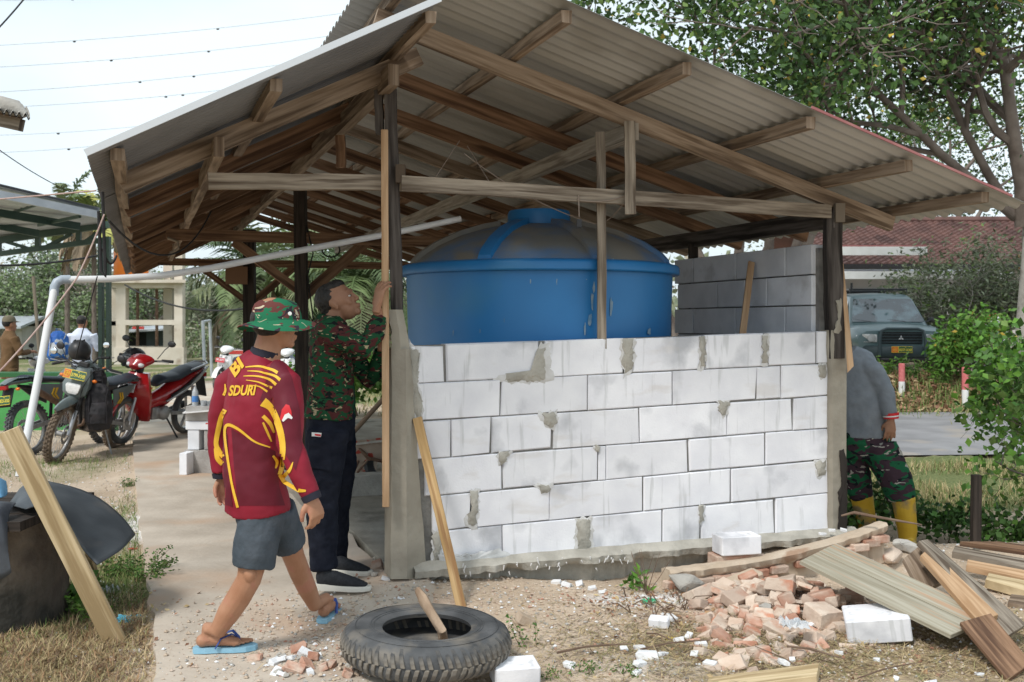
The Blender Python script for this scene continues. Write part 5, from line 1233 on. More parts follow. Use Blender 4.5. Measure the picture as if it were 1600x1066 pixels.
# ------------------------------------------------------------ boards on the rubble
def board(corners, th, mat, label, name='board', gap=None):
    return single(MB().slab4(corners, th), name, M[mat], label, 'board', bevel=.002)
DP = thing('double_board', 'wide greenish double board lying tilted over the brick rubble', 'board', U(1400, 920, 5.2))
A_, B_, C_2, D_ = U(1250, 876, 5.42), U(1306, 849, 5.72), U(1556, 962, 4.98), U(1486, 992, 4.78)
m0 = A_.lerp(B_, .5); m1 = D_.lerp(C_2, .5)
MB().slab4([A_, D_, m1-V((.002, .002, 0)), m0-V((.002, .002, 0))], .022).build('plank', M['ply'], DP, bevel=.002)
MB().slab4([m0+V((.003, .002, .002)), m1+V((.003, .002, .002)), C_2, B_], .022).build('plank', M['ply'], DP, bevel=.002)
board([U(1436, 845, 5.62), U(1450, 842, 5.75), U(1604, 975, 4.95), U(1572, 995, 4.8)], .03, 'wood_grey', 'long grey weathered plank sloping down beside the double board')
board([U(1438, 868, 5.50), U(1452, 855, 5.6), U(1560, 960, 4.93), U(1530, 972, 4.86)], .03, 'wood_orange', 'orange split plank under the grey one beside the double board')
board([U(1412, 872, 5.6), U(1440, 850, 5.75), U(1480, 905, 5.5), U(1440, 925, 5.35)], .03, 'wood_tan', 'short brown board end under the orange plank')
board([U(1500, 972, 4.83), U(1548, 958, 4.90), U(1612, 1035, 4.55), U(1575, 1062, 4.45)], .02, 'wood_brown', 'dark brown board sticking out below the double board at the right edge')
board([U(1488, 862, 6.2), U(1492, 853, 6.3), U(1640, 880, 6.0), U(1640, 895, 5.9)], .04, 'wood_grey', 'uppermost grey timber in the stack at the right edge')
board([U(1510, 884, 5.95), U(1512, 874, 6.05), U(1640, 898, 5.8), U(1640, 912, 5.7)], .035, 'wood_orange', 'orange timber below the uppermost grey one at the right edge')
board([U(1540, 905, 5.7), U(1545, 895, 5.8), U(1640, 915, 5.6), U(1640, 934, 5.5)], .05, 'wood_pale', 'pale square timber end in the stack at the right edge')
board([U(1575, 940, 5.4), U(1580, 928, 5.5), U(1640, 935, 5.4), U(1640, 955, 5.3)], .05, 'wood_tan', 'lowest brown timber of the stack at the right edge')
board([U(1500, 846, 6.3), U(1560, 846, 6.5), U(1640, 856, 6.4), U(1640, 866, 6.3)], .03, 'wood_brown', 'dark timber behind the stack under the green shrub')
board([U(1100, 1078, 4.30), U(1108, 1058, 4.46), U(1280, 1036, 4.55), U(1276, 1056, 4.40)], .06, 'wood_pale', 'greenish squared beam lying at the bottom edge of the picture')
single(MB().bar(U(1525, 742, 7.0), U(1525, 850, 7.0), .055, .05, up=(0, 1, 0), jit=.003, segs=4), 'stake', M['wood_dark'], 'dark square timber stake standing between boots and green shrub', 'stake')
single(MB().tube([U(1315, 806, 6.35), U(1335, 801, 6.3), U(1370, 808, 6.2), U(1410, 815, 6.2), U(1440, 820, 6.25)], [.006, .010, .009, .007, .004], 7), 'fallen_branch', M['twig'], 'thin curved branch lying above the ledge before the yellow boots', 'branch', smooth=True)
for (px, py, z, sz, rz_, sd) in [(1360, 858, .22, (.30, .15, .10), .4, 21), (1395, 880, .2, (.22, .14, .12), .9, 22), (1415, 862, .15, (.20, .14, .10), .2, 23), (1330, 830, .24, (.18, .1, .08), .6, 24), (1462, 880, .12, (.22, .16, .12), .3, 25), (1345, 880, .2, (.22, .12, .07), .3, 26)]:
    o = bigrock(px, py, z, sz, M['stone'] if sd % 2 else M['brickp'], None, rot=(.1, .1, rz_), seed=sd, box=False, name='rubble_lump'); tag(o, {21: 'grey rubble lump nearest the right end of the ledge', 22: 'sandy lump in front of the right yellow boot', 23: 'grey lump touching the upper end of the grey plank', 24: 'sandy lump on top of the ledge end', 25: 'grey lump behind the top of the long grey plank', 26: 'flat sandy lump between double board and ledge'}[sd], 'rubble lump', 'large rubble lumps right of the wall')
# ------------------------------------------------------------ left foreground: old well, sheet, leaning plank
WELL = thing('concrete_well', 'old round mossy concrete well ring with a dark wooden cover at the left edge', 'well', (-2.82, 5.35, -.1))
M['moss'] = pm('mossy_concrete', (.10, .08, .065), (.23, .19, .15), scale=5, rough=.95, bump=1, bscale=18, c3=(.045, .042, .035), s3=2.5, t3=(.45, .6), bdist=.02)
MB().lathe([(.47, 0), (.465, .35), (.46, .68), (.40, .68), (.40, .0)], n=44).build('ring', M['moss'], WELL, world=False, smooth=50)
for k in range(4):
    MB().bar((-.50, -.42+.22*k, .70), (.50, -.42+.22*k, .70), .20, .045, jit=.003, segs=3).build('cover_board', M['wood_dark'], WELL, world=False)
MB().bar((.30, -.5, .655), (.30, .4, .655), .05, .07).build('batten', M['wood_dark'], WELL, world=False)
single(MB().bar(U(14, 672, 4.75), G(182, 1006, .02), .105, .022, up=(0, 1, .15), jit=.001, segs=8), 'plank', M['wood_pale'], 'long pale plank leaning on the covered well at the left', 'plank', bevel=.002)
single(MB().bar(U(140, 868, 5.3), G(150, 905, .0), .05, .02, up=(0, 1, 0)), 'offcut', M['wood_pale'], 'small pale offcut standing under the black sheet', 'offcut')
# black rubber sheet curving over the cover
def sheet3(ctrl, name, mat, label, cat, th=.006, nu=16, nv=12):
    """bicubic-ish sheet from a grid of control points (rows x cols)"""
    def cr(P, t):
        m = len(P)-1; i = min(int(t*m), m-1); f = t*m-i; p0, p1, p2, p3 = P[max(i-1, 0)], P[i], P[i+1], P[min(i+2, m)]
        return .5*((2*p1)+(-p0+p2)*f+(2*p0-5*p1+4*p2-p3)*f*f+(-p0+3*p1-3*p2+p3)*f**3)
    rows = [[cr([cr(r, u/nu) for r in ctrl], v/nv) for u in range(nu+1)] for v in range(nv+1)]
    mb = MB(); mb.loft(rows, closed=False, cap=False)
    o = single(mb, name, mat, label, cat, smooth=60); s_ = o.modifiers.new('thickness', 'SOLIDIFY'); s_.thickness = th; return o
M['rubbersheet'] = pm('black_rubber_sheet', (.035, .042, .05), (.07, .08, .09), scale=4, rough=.55, bump=.2, bscale=12, c3=(.14, .13, .12), s3=3, t3=(.6, .8))
sheet3([[U(12, 790, 5.3), U(45, 752, 5.45), U(100, 757, 5.5), U(150, 775, 5.5), U(190, 806, 5.45), U(212, 835, 5.4)],
        [U(20, 790, 5.1), U(55, 768, 5.2), U(100, 785, 5.2), U(135, 810, 5.2), U(170, 840, 5.15), U(190, 858, 5.1)],
        [U(40, 795, 4.95), U(70, 788, 5.0), U(95, 800, 5.0), U(112, 828, 5.0), U(132, 860, 4.95), U(152, 882, 4.9)]], 'rubber_sheet', M['rubbersheet'], 'stiff black rubber sheet curving off the well cover', 'sheet')
M['tarp'] = pm('dark_grey_tarp', (.03, .035, .045), (.075, .085, .10), scale=5, rough=.5, bump=.6, bscale=12)
sheet3([[U(-30, 785, 4.9), U(0, 783, 4.95), U(25, 786, 5.0)], [U(-30, 800, 4.8), U(-2, 800, 4.82), U(14, 806, 4.86)], [U(-30, 850, 4.75), U(2, 850, 4.78), U(12, 850, 4.8)], [U(-30, 900, 4.75), U(0, 905, 4.78), U(18, 895, 4.8)]], 'tarpaulin', M['tarp'], 'dark grey tarpaulin hanging down over the left side of the well', 'tarpaulin')
sheet3([[U(-30, 745, 5.1), U(-5, 745, 5.15), U(10, 752, 5.2)], [U(-30, 765, 5.0), U(-2, 763, 5.05), U(12, 770, 5.1)], [U(-30, 776, 5.0), U(0, 777, 5.0), U(8, 776, 5.05)]], 'blue_cloth', pm('light_blue_plastic', (.12, .30, .48), rough=.6), 'folded light blue cloth on the well cover at the left edge', 'cloth')
# ------------------------------------------------------------ pipe and rope
M['pvc'] = pm('white_pvc', (.66, .67, .68), (.74, .75, .76), scale=3, rough=.4, c3=(.45, .42, .37), s3=2.2, t3=(.55, .75))
M['pvcg'] = pm('grey_pvc', (.33, .38, .44), rough=.4)
PI_ = thing('water_pipe', 'white plastic water pipe with grey elbow running from the well to the tank', 'pipe', U(36, 725, 5.5))
MB().tube([U(30, 745, 5.45), U(60, 590, 5.6), U(85, 452, 5.75)], .021, 16).build('riser', M['pvc'], PI_, smooth=True)
MB().tube([U(84, 462, 5.75), U(85.5, 448, 5.755), U(89, 441, 5.765), U(97, 437, 5.78), U(110, 437, 5.8)], .0255, 16).build('elbow', M['pvcg'], PI_, smooth=True)
MB().tube([U(107, 437, 5.79), U(170, 436, 5.88), U(250, 431, 6.0), U(330, 419, 6.12), U(420, 401, 6.25), U(520, 382, 6.4), U(610, 365, 6.5), U(720, 342, 6.62)], .0195, 16).build('run', M['pvc'], PI_, smooth=True)
M['rope'] = pm('faded_rope', (.42, .28, .25), (.52, .40, .36), scale=40, rough=.9, bump=.5, bscale=200)
single(MB().tube(sag(U(163, 335, 5.0), U(120, 435, 4.9), .01)+sag(U(120, 435, 4.9), U(-20, 600, 4.6), .02)[1:], .0042, 7), 'rope', M['rope'], 'faded pink rope tied to the left eave and slanting down', 'rope', smooth=True)
single(MB().tube(sag(U(-20, 313, 5.2), U(150, 298, 5.05), .0), .004, 7), 'rope', M['rope'], 'thin pale cord stretched from the left eave out of the picture', 'cord', smooth=True)
single(MB().tube(sag(U(152, 432, 5.3), U(118, 560, 5.8), .0), .003, 6), 'rope', M['blackm'], 'thin dark cord hanging from the eave towards the trail bike', 'cord', smooth=True)
# ------------------------------------------------------------ stack of blocks with drinks
def blk(c0, size, label, rz=0, mat='blk_old'):
    mb = MB().box((0, 0, size[2]/2), size); o = mb.build('block', M[mat], bevel=.004); o.location = c0; o.rotation_euler = (0, 0, rz); return tag(o, label, 'block', None, 'thing')
by = 10.55; bz = G(320, 740, 0).z; X0 = U(322, 0, by).x
blk((X0+.02, by, 0.03), (.42, .22, .23), 'lowest large grey block in the stack by the path', R(-8))
blk((X0-.15, by-.16, 0.03), (.08, .16, .22), 'pale end block beside the lowest block of the stack', R(-8), 'aac_grey')
blk((X0-.10, by, .265), (.12, .16, .20), 'upright pale block on the left of the stack middle', R(-4), 'aac_grey')
blk((X0+.06, by, .265), (.12, .16, .20), 'upright grey block on the right of the stack middle', R(3))
blk((X0+.06, by, .47), (.48, .20, .085), 'long white block laid flat across the two upright blocks', R(-4), 'aac_grey')
blk((X0+.06, by, .56), (.48, .20, .15), 'grey block at the top of the stack under the drinks', R(-4))
TR = single(MB().slab4([U(285, 645, 10.4), U(350, 640, 10.35), U(350, 636, 10.75), U(300, 636, 10.75)], .01), 'tray', M['pwhite'], 'thin pale tray under the bottle and cups', 'tray')
p = U(305, 637, 10.55); Bt = thing('water_bottle', 'clear plastic water bottle with blue label on the block stack', 'bottle', p)
MB().lathe([(.030, 0), (.032, .02), (.032, .14), (.028, .17), (.012, .20), (.012, .215), (.001, .216)], n=18).build('bottle_body', M['pclear'], Bt, world=False, smooth=True)
MB().lathe([(.0335, .06), (.0335, .12)], n=18).build('bottle_label', M['pblue'], Bt, world=False)
for k, (px, py) in enumerate([(318, 637), (326, 638), (333, 636)]):
    single(MB().lathe([(.022, 0), (.032, .07), (.034, .072), (.030, .072), (.021, .004)], c=U(px, py, 10.5+.03*k), n=16), 'plastic_cup', M['pclear'], 'small clear plastic cup beside the water bottle', 'cup', 'clear cups on the block stack', smooth=True)
crumple(340, 636, 0, .01, M['pwhite'], 'x', seed=30) if False else None
single(MB().box(U(334, 662, 10.38), (.16, .02, .012)), 'red_tool_handle', M['pred'], 'thin red handle lying on the block stack', 'tool')
mb = MB(); pb = U(341, 634, 10.5)
fuse(MB().ell(pb, (.07, .05, .06)).ell(pb+V((.02, 0, .04)), (.04, .03, .05)), 'bag_body', M['pwhite'], thing('plastic_bag', 'small pale plastic bag on the block stack behind the walking man', 'bag', pb), .01, 2, disp=.03, dscale=.03)
# ------------------------------------------------------------ wheelbarrow
WB = thing('wheelbarrow', 'paint spattered wheelbarrow parked inside the shed behind the left column', 'wheelbarrow', U(600, 758, 9.1))
M['barrow'] = pm('dirty_cream_barrow', (.34, .26, .20), (.46, .38, .31), scale=6, rough=.8, c3=(.42, .06, .04), s3=14, t3=(.56, .6))
tr = [U(546, 690, 8.95), U(660, 676, 8.95), U(660, 676, 9.6), U(546, 690, 9.6)]; bt = [U(560, 722, 9.05), U(640, 712, 9.05), U(640, 712, 9.45), U(560, 722, 9.45)]
MB().loft([tr, bt], cap=False).add([tuple(x) for x in bt], [(0, 1, 2, 3)]).build('tray', M['barrow'], WB)
MB().slab4([x+V((0, 0, -.02)) for x in tr], .02).build('cement_load', M['mortar'], WB)
MB().lathe([(.17, -.04), (.20, -.03), (.205, 0), (.20, .03), (.17, .04), (.12, .02), (.12, -.02), (.17, -.04)], c=U(604, 724, 9.2), n=28, axis='Y').build('wheel', M['rubber'], WB, smooth=True)
for yy in (9.0, 9.5):
    MB().tube([U(612, 724, yy+.1), U(575, 716, yy), U(535, 668, yy)], .016, 8).build('frame', M['rust'], WB, smooth=True)
    MB().tube([U(560, 720, yy), U(543, 760, yy)], .013, 8).build('leg', M['rust'], WB, smooth=True)
    MB().tube([U(575, 718, yy), U(548, 752, yy)], .010, 8).build('leg', M['rust'], WB, smooth=True)
single(MB().tube([U(604, 618, 8.8), U(548, 680, 9.0)], .022, 10), 'tool_handle', M['wood_tan'], 'thick wooden tool handle leaning over the wheelbarrow', 'tool', smooth=True)
bk = thing('paint_bucket', 'whitish bucket under the wheelbarrow tray', 'bucket', U(570, 752, 9.9)); MB().lathe([(.10, 0), (.125, .23), (.13, .235), (.118, .235), (.095, .01)], n=24).build('bucket_body', M['barrow'], bk, world=False, smooth=40)
MB().tube([(.13*math.cos(q), 0, .23-.10*math.sin(q)) for q in [math.pi*i/10 for i in range(11)]], .004, 6).build('bail', M['steel'], bk, world=False)
# ------------------------------------------------------------ motorcycles
M['mc_grey'] = pm('grey_green_fairing', (.10, .13, .135), (.15, .18, .18), scale=4, rough=.4, c3=(.22, .19, .15), s3=5, t3=(.6, .8))
M['mc_red'] = pm('metallic_red', (.36, .006, .010), (.44, .01, .014), scale=5, rough=.25, coat=.5)
M['mc_white'] = pm('glossy_white', (.70, .70, .71), rough=.25, coat=.4)
M['seatm'] = pm('black_vinyl', (.02, .03, .045), (.03, .042, .06), scale=20, rough=.45)
M['eng'] = pm('dirty_engine', (.06, .055, .05), (.16, .13, .11), scale=20, rough=.6, metal=.3, bump=.5)
M['lens'] = pm('clear_lens', (.70, .71, .71), (.85, .85, .85), scale=30, rough=.1, spec=.8)
M['orange'] = pm('orange_lens', (.70, .16, .01), rough=.2); M['redl'] = pm('red_lens', (.35, .01, .01), rough=.2)
M['plateg'] = pm('green_plate', (.02, .09, .04), rough=.5); M['plateo'] = pm('orange_plate', (.62, .14, .02), rough=.5)
M['platew'] = pm('white_plate', (.7, .7, .72), rough=.5); M['plater'] = pm('red_plate', (.5, .04, .05), rough=.5); M['ypl'] = pm('yellow_lettering', (.75, .60, .05), rough=.5)
M['mirror'] = pm('mirror_glass', (.75, .78, .80), rough=.08, metal=1)
def text_on(txt, M4, w, h, mat, parent, bold=.02, name='lettering'):
    v, f = text_tris(txt, bold); xs_ = [p[0] for p in v]; ys_ = [p[1] for p in v]; cx = (max(xs_)+min(xs_))/2; cy = (max(ys_)+min(ys_))/2
    sx = w/(max(xs_)-min(xs_)); sy = h/(max(ys_)-min(ys_))
    return MB().add([M4 @ V((p[0]-cx, p[1]-cy, 0)).xyz if False else M4 @ V(((p[0]-cx)*sx, (p[1]-cy)*sy, .0015)) for p in v], f).build(name, mat, parent, world=False)
def army_plate(par, M4, txt, w=.25, h=.105):
    """M4: x along the plate, y up, z outward"""
    p = MB().box((0, 0, -.002), (w, h, .004)).xf(M4).build('number_plate', M['ypl'], par, world=False)
    MB().box((-w*.34, 0, .0006), (w*.30, h*.90, .002)).xf(M4).build('plate_field', M['plateo'], p, world=False)
    MB().box((w*.165, 0, .0006), (w*.65, h*.88, .002)).xf(M4).build('plate_field', M['plateg'], p, world=False)
    T = Matrix.Translation((w*.165, -h*.04, .001)); text_on(txt, M4 @ T, w*.60, h*.40, M['ypl'], p)
    st = [(.0, h*.36, .002)]; MB().lathe([(.001, .002), (h*.07, .002), (h*.07, .0025)], c=(w*.165, h*.32, 0), n=5).xf(M4).build('emblem', M['ypl'], p, world=False)
    rings = [(h*.27*math.cos(q), h*.27*math.sin(q)) for q in [2*math.pi*i/20 for i in range(21)]]
    MB().tube([(-w*.34+a, b, .003) for a, b in rings], .003, 5, cap=False).tube([(-w*.34-h*.18, -.004, .003), (-w*.34-h*.05, .010, .003), (-w*.34+h*.05, .010, .003), (-w*.34+h*.18, -.004, .003)], .003, 5).tube([(-w*.34, -h*.2, .003), (-w*.34, h*.2, .003)], .003, 5).xf(M4).build('emblem', M['ypl'], p, world=False)
    return p
def plate_simple(par, M4, txt, base, ink, w=.24, h=.10):
    p = MB().box((0, 0, -.002), (w, h, .004)).xf(M4).build('number_plate', base, par, world=False)
    text_on(txt, M4 @ Matrix.Translation((0, .008, .0006)), w*.8, h*.45, ink, p); return p
def P4(o, x, y):     # plate frame from origin, x axis, y axis
    x = V(x).normalized(); z = x.cross(V(y)).normalized(); y = z.cross(x); m = Matrix((x, y, z)).transposed().to_4x4(); m.translation = V(o); return m
def wheel(par, c, r, tw, tyre, rim, spoked=True, knob=False, steer=None, hub=.05):
    c = V(c); Mx = steer or Matrix.Identity(3)
    def put(mb): return mb.xf(Matrix.Translation(c) @ Mx.to_4x4())
    w_ = MB().lathe([(r-.075, -.014), (r-.066, -.018), (r-.060, -.012), (r-.066, 0), (r-.060, .012), (r-.066, .018), (r-.075, .014), (r-.08, 0), (r-.075, -.014)], n=40, axis='Y')
    w_ = put(w_).build('wheel', rim, par, world=False, smooth=50)
    pr = [(r-.062, -.020), (r-.050, -tw*.48), (r-.028, -tw*.5), (r-.008, -tw*.34), (r, 0), (r-.008, tw*.34), (r-.028, tw*.5), (r-.050, tw*.48), (r-.062, .020), (r-.062, -.020)]
    put(MB().lathe(pr, n=48, axis='Y')).build('tyre', tyre, w_, world=False, smooth=60)
    if knob:
        kb_ = MB()
        for k in range(40):
            a = 2*math.pi*k/40
            for yy, rr in ((-.3, -.003), (0, .003), (.3, -.003)):
                a2 = a+(.07 if yy == 0 else 0); kb_.box((math.cos(a2)*(r+rr), yy*tw, math.sin(a2)*(r+rr)), (.02, .022, .026), Matrix.Rotation(-a2, 3, 'Y'))
        put(kb_).build('tread_knobs', tyre, w_, world=False)
    s_ = MB()
    if spoked:
        for k in range(32):
            a = 2*math.pi*k/32; a2 = a+(.5 if k % 2 else -.5); sg = 1 if k % 4 < 2 else -1
            s_.tube([(math.cos(a2)*hub, sg*.03, math.sin(a2)*hub), (math.cos(a)*(r-.068), 0, math.sin(a)*(r-.068))], .0018, 4)
    else:
        for k in range(5):
            a = 2*math.pi*k/5
            s_.bar((math.cos(a)*.03, 0, math.sin(a)*.03), (math.cos(a+.1)*(r-.07), 0, math.sin(a+.1)*(r-.07)), .03, .022, up=(0, 1, 0))
    put(s_).build('spokes', M['chrome'] if spoked else rim, w_, world=False)
    put(MB().lathe([(hub*.9, -.05), (hub*.6, -.045), (hub*.6, .045), (hub*.9, .05), (.001, .052)], n=20, axis='Y')).build('hub', M['steel'], w_, world=False, smooth=40)
    put(MB().lathe([(.11, .055), (.11, .059), (.07, .059), (.07, .055), (.11, .055)], n=28, axis='Y')).build('brake_disc', M['chrome'], w_, world=False, smooth=40)
    return w_
def lump(par, name, rings, mat, n=14, up=(0, 1, 0), vox=None, **k):
    mb = MB().tube([r_[0] for r_ in rings], [r_[1] for r_ in rings], n=n, up=up)
    return mb.build(name, mat, par, world=False, smooth=50) if not vox else fuse(mb, name, mat, par, vox, 3, world=False)
def mirror_(par, base, tip, r_, glass=None, fwd=1, oval=1.4):
    MB().tube([base, V(base).lerp(V(tip), .5)+V((0, 0, .02)), tip], .005, 6).build('mirror_stem', M['black'], par, world=False, smooth=True)
    h = MB().ell(tip, (.018, r_*oval, r_), n=16, m=8).build('mirror', M['black'], par, world=False, smooth=True)
    MB().ell(V(tip)+V((-.008*fwd, 0, 0)), (.012, r_*oval*.92, r_*.92), n=16, m=8).build('glass', M['mirror'] if glass else M['blackm'], h, world=False, smooth=True)
def indicator(par, base, tip):
    MB().tube([base, tip], .006, 6).build('indicator_stem', M['black'], par, world=False); t_ = V(tip)
    MB().ell(t_, (.022, .030, .019), n=12, m=8).build('indicator', M['orange'], par, world=False, smooth=True)
def trail_bike(label, loc, yaw, lean, plate_txt, steer=0, rear_plate=False, chrome_mirror=False, wheelmat='mudtyre'):
    t = thing('trail_motorcycle', label, 'motorcycle', loc, yaw); t.rotation_euler = (lean, 0, yaw)
    St = Matrix.Rotation(steer, 3, 'Z')
    def F_(p):    # steered point about the head
        h = V((.42, 0, 0)); p = V(p); q = St @ (p-h)+h; return q
    wheel(t, F_((.70, 0, .345)), .345, .085, M[wheelmat], M['steel'], knob=True, steer=St)
    wheel(t, (-.66, 0, .325), .325, .105, M[wheelmat], M['steel'], knob=True)
    for sg in (-1, 1):
        MB().tube([F_((.70, .085*sg, .345)), F_((.60, .085*sg, .62))], .024, 12).build('fork_leg', M['chrome'], t, world=False, smooth=True)
        MB().tube([F_((.61, .085*sg, .58)), F_((.44, .085*sg, 1.02))], .027, 12).build('fork_tube', M['blackm'], t, world=False, smooth=True)
    MB().box(F_((.505, 0, .86)), (.06, .22, .035)).build('fork_clamp', M['black'], t, world=False, bevel=.006)
    # frame
    MB().tube([(.44, 0, .95), (.30, 0, .55), (.22, 0, .36), (-.15, 0, .30), (-.28, 0, .42)], .022, 8).tube([(.44, 0, .95), (.1, 0, .80), (-.20, 0, .74), (-.75, 0, .84)], .020, 8).tube([(-.28, 0, .42), (-.22, 0, .74)], .02, 8).build('frame', M['blackm'], t, world=False, smooth=True)
    for sg in (-1, 1): MB().bar((-.25, .10*sg, .40), (-.68, .085*sg, .325), .03, .05).build('swingarm', M['steel'], t, world=False, bevel=.004)
    eb = MB().box((.06, 0, .42), (.30, .22, .20)).ell((.0, .11, .40), (.11, .05, .10)).ell((.0, -.11, .40), (.11, .05, .10)); eb.box((.14, 0, .60), (.13, .15, .20))
    fuse(eb, 'engine', M['eng'], t, .012, 2, world=False)
    for k in range(6): MB().box((.14, 0, .52+.03*k), (.17, .20, .008)).build('cooling_fin', M['eng'], t, world=False)
    MB().tube([(.20, .02, .55), (.30, .06, .42), (.22, -.12, .30), (-.1, -.14, .36), (-.30, -.13, .60), (-.62, -.15, .76)], [.018, .018, .018, .02, .035, .042], 12).build('exhaust', M['rust'], t, world=False, smooth=True)
    # bodywork
    lump(t, 'fuel_tank', [((.36, 0, .90), (.06, .05)), ((.28, 0, .93), (.12, .08)), ((.12, 0, .93), (.15, .10)), ((-.02, 0, .88), (.10, .06))], M['mc_grey'], 16)
    for sg in (-1, 1):
        MB().loft([[V((.46, .13*sg, .78)), V((.30, .17*sg, .62)), V((.05, .15*sg, .78)), V((.10, .12*sg, .92)), V((.40, .12*sg, .92))], [V((.46, .115*sg, .78)), V((.30, .15*sg, .62)), V((.05, .135*sg, .78)), V((.10, .105*sg, .92)), V((.40, .105*sg, .92))]]).build('radiator_shroud', M['mc_grey'], t, world=False, bevel=.006)
        MB().loft([[V((-.12, .12*sg, .82)), V((-.20, .13*sg, .60)), V((-.45, .12*sg, .70)), V((-.70, .10*sg, .86))], [V((-.12, .10*sg, .82)), V((-.20, .11*sg, .60)), V((-.45, .10*sg, .70)), V((-.70, .08*sg, .86))]]).build('side_cover', M['mc_grey'], t, world=False, bevel=.006)
        for k in range(2):
            MB().loft([[V((-.27-.05*k, .1335*sg, .78)), V((-.32-.05*k, .1335*sg, .705)), V((-.27-.05*k, .1335*sg, .64)), V((-.245-.05*k, .1335*sg, .64)), V((-.295-.05*k, .1335*sg, .705)), V((-.245-.05*k, .1335*sg, .78))]] +
                      [[V((-.27-.05*k, .125*sg, .78)), V((-.32-.05*k, .125*sg, .705)), V((-.27-.05*k, .125*sg, .64)), V((-.245-.05*k, .125*sg, .64)), V((-.295-.05*k, .125*sg, .705)), V((-.245-.05*k, .125*sg, .78))]]).build('chevron_print', M['yellow'], t, world=False)
    lump(t, 'seat', [((.10, 0, .90), (.09, .03)), ((-.10, 0, .88), (.12, .04)), ((-.40, 0, .90), (.12, .045)), ((-.68, 0, .94), (.10, .03))], M['seatm'], 16)
    MB().loft([[V((-.60+.0*a, w__*.5*a, .93)) for a in (-1, -.4, .4, 1)]+[] for w__ in (.20,)]+[[V((-.85, w__*.5*a, .93+.02*(1-abs(a)))) for a in (-1, -.4, .4, 1)] for w__ in (.18,)]+[[V((-1.02, w__*.5*a, .86+.02*(1-abs(a)))) for a in (-1, -.4, .4, 1)] for w__ in (.12,)], closed=False, cap=False).build('rear_fender', M['mc_grey'], t, world=False, smooth=True)
    MB().tube([(-.62, 0, .90), (-.92, 0, .88), (-1.0, 0, .84)], [(.09, .03), (.075, .03), (.05, .02)], n=12, up=(0, 1, 0)).build('tail', M['mc_grey'], t, world=False, smooth=True)
    MB().box((-.98, 0, .83), (.05, .12, .06)).build('tail_light', M['redl'], t, world=False, bevel=.01)
    MB().bar((-.90, 0, .82), (-.98, 0, .60), .16, .01, up=(1, 0, 0)).build('mud_flap', M['blackm'], t, world=False)
    # front fender: a beak above the wheel
    rows = []
    for x_, z_, w_, dz in ((.35, .80, .09, .0), (.55, .765, .15, .02), (.75, .73, .14, .03), (.92, .70, .09, .02), (1.0, .68, .04, .0)):
        rows.append([F_((x_, w_*.5*a, z_+dz*(1-a*a)-.03*a*a)) for a in (-1, -.5, 0, .5, 1)])
    fm = MB().loft(rows, closed=False, cap=False).loft([[p-V((0, 0, .006)) for p in r_] for r_ in rows], closed=False, cap=False).build('front_fender', M['mc_grey'], t, world=False, smooth=True)
    # headlight mask
    mask = [[F_((.52+.01*a, .0+.11*b*(1-.25*abs(a-1)), .80+.28*k_)) for b in (-1, -.6, .6, 1)] for k_, a in ((0, .2), (.25, 1), (.6, 1.4), (1, 0))]
    rows = []
    for z_, w_, x_ in ((.74, .07, .58), (.80, .13, .62), (.90, .15, .62), (1.0, .13, .57), (1.09, .08, .50)):
        rows.append([F_((x_-.05*abs(a)**2, w_*a, z_)) for a in (-1, -.6, 0, .6, 1)]+[F_((x_-.14, w_*a, z_)) for a in (1, 0, -1)])
    hm_ = MB().loft(rows).build('headlight_cowl', M['mc_grey'], t, world=False, smooth=40)
    ll = []
    for z_, w_, x_ in ((.80, .045, .628), (.83, .070, .640), (.90, .085, .642), (.925, .075, .632)): ll.append([F_((x_, w_*a, z_)) for a in (-1, -.3, .3, 1)]+[F_((x_-.03, w_*a, z_)) for a in (1, -1)])
    MB().loft(ll).build('headlight', M['lens'], t, world=False, smooth=30, bevel=.004)
    fo = F_((.66, 0, 1.03)); ax = St @ V((0, -1 if False else 1, 0))
    if not rear_plate: army_plate(t, P4(fo, St @ V((0, 1, 0)), St @ V((-.35, 0, 1))), plate_txt)
    else: army_plate(t, P4((-1.03, 0, .68), (0, -1, 0), (.15, 0, 1)), plate_txt)
    bar_ = [F_((.30, -.40, 1.10)), F_((.36, -.22, 1.12)), F_((.43, -.09, 1.06)), F_((.43, .09, 1.06)), F_((.36, .22, 1.12)), F_((.30, .40, 1.10))]
    MB().tube(bar_, .012, 8).build('handlebar', M['black'], t, world=False, smooth=True)
    for sg in (-1, 1):
        MB().tube([F_((.305, .39*sg, 1.102)), F_((.335, .27*sg, 1.115))], .018, 10).build('grip', M['blackm'], t, world=False, smooth=True)
        MB().tube([F_((.36, .24*sg, 1.115)), F_((.40, .30*sg, 1.105)), F_((.37, .42*sg, 1.10))], .006, 6).build('lever', M['steel'], t, world=False, smooth=True)
        indicator(t, F_((.52, .10*sg, .98)), F_((.53, .19*sg, .98)))
        indicator(t, (-.92, .05*sg, .82), (-.93, .16*sg, .80))
        mirror_(t, F_((.36, .24*sg, 1.12)), F_((.32, .36*sg, 1.27)), .045, glass=chrome_mirror, fwd=1, oval=1.2)
    MB().tube([F_((.45, -.05, 1.10)), F_((.60, -.12, 1.02)), F_((.55, .08, .86)), (.3, .05, .8)], .006, 6).build('cable', M['black'], t, world=False, smooth=True)
    MB().tube([F_((.38, .15, 1.12)), F_((.55, .15, 1.08)), F_((.60, .10, .90)), F_((.66, .085, .5))], .005, 6).build('cable', M['black'], t, world=False, smooth=True)
    MB().box((.43, 0, 1.13), (.05, .12, .06)).build('instrument', M['black'], t, world=False, bevel=.01)
    MB().tube([(-.08, .14, .33), (-.10, .30, .02)], .010, 8).build('side_stand', M['steel'], t, world=False)
    return t
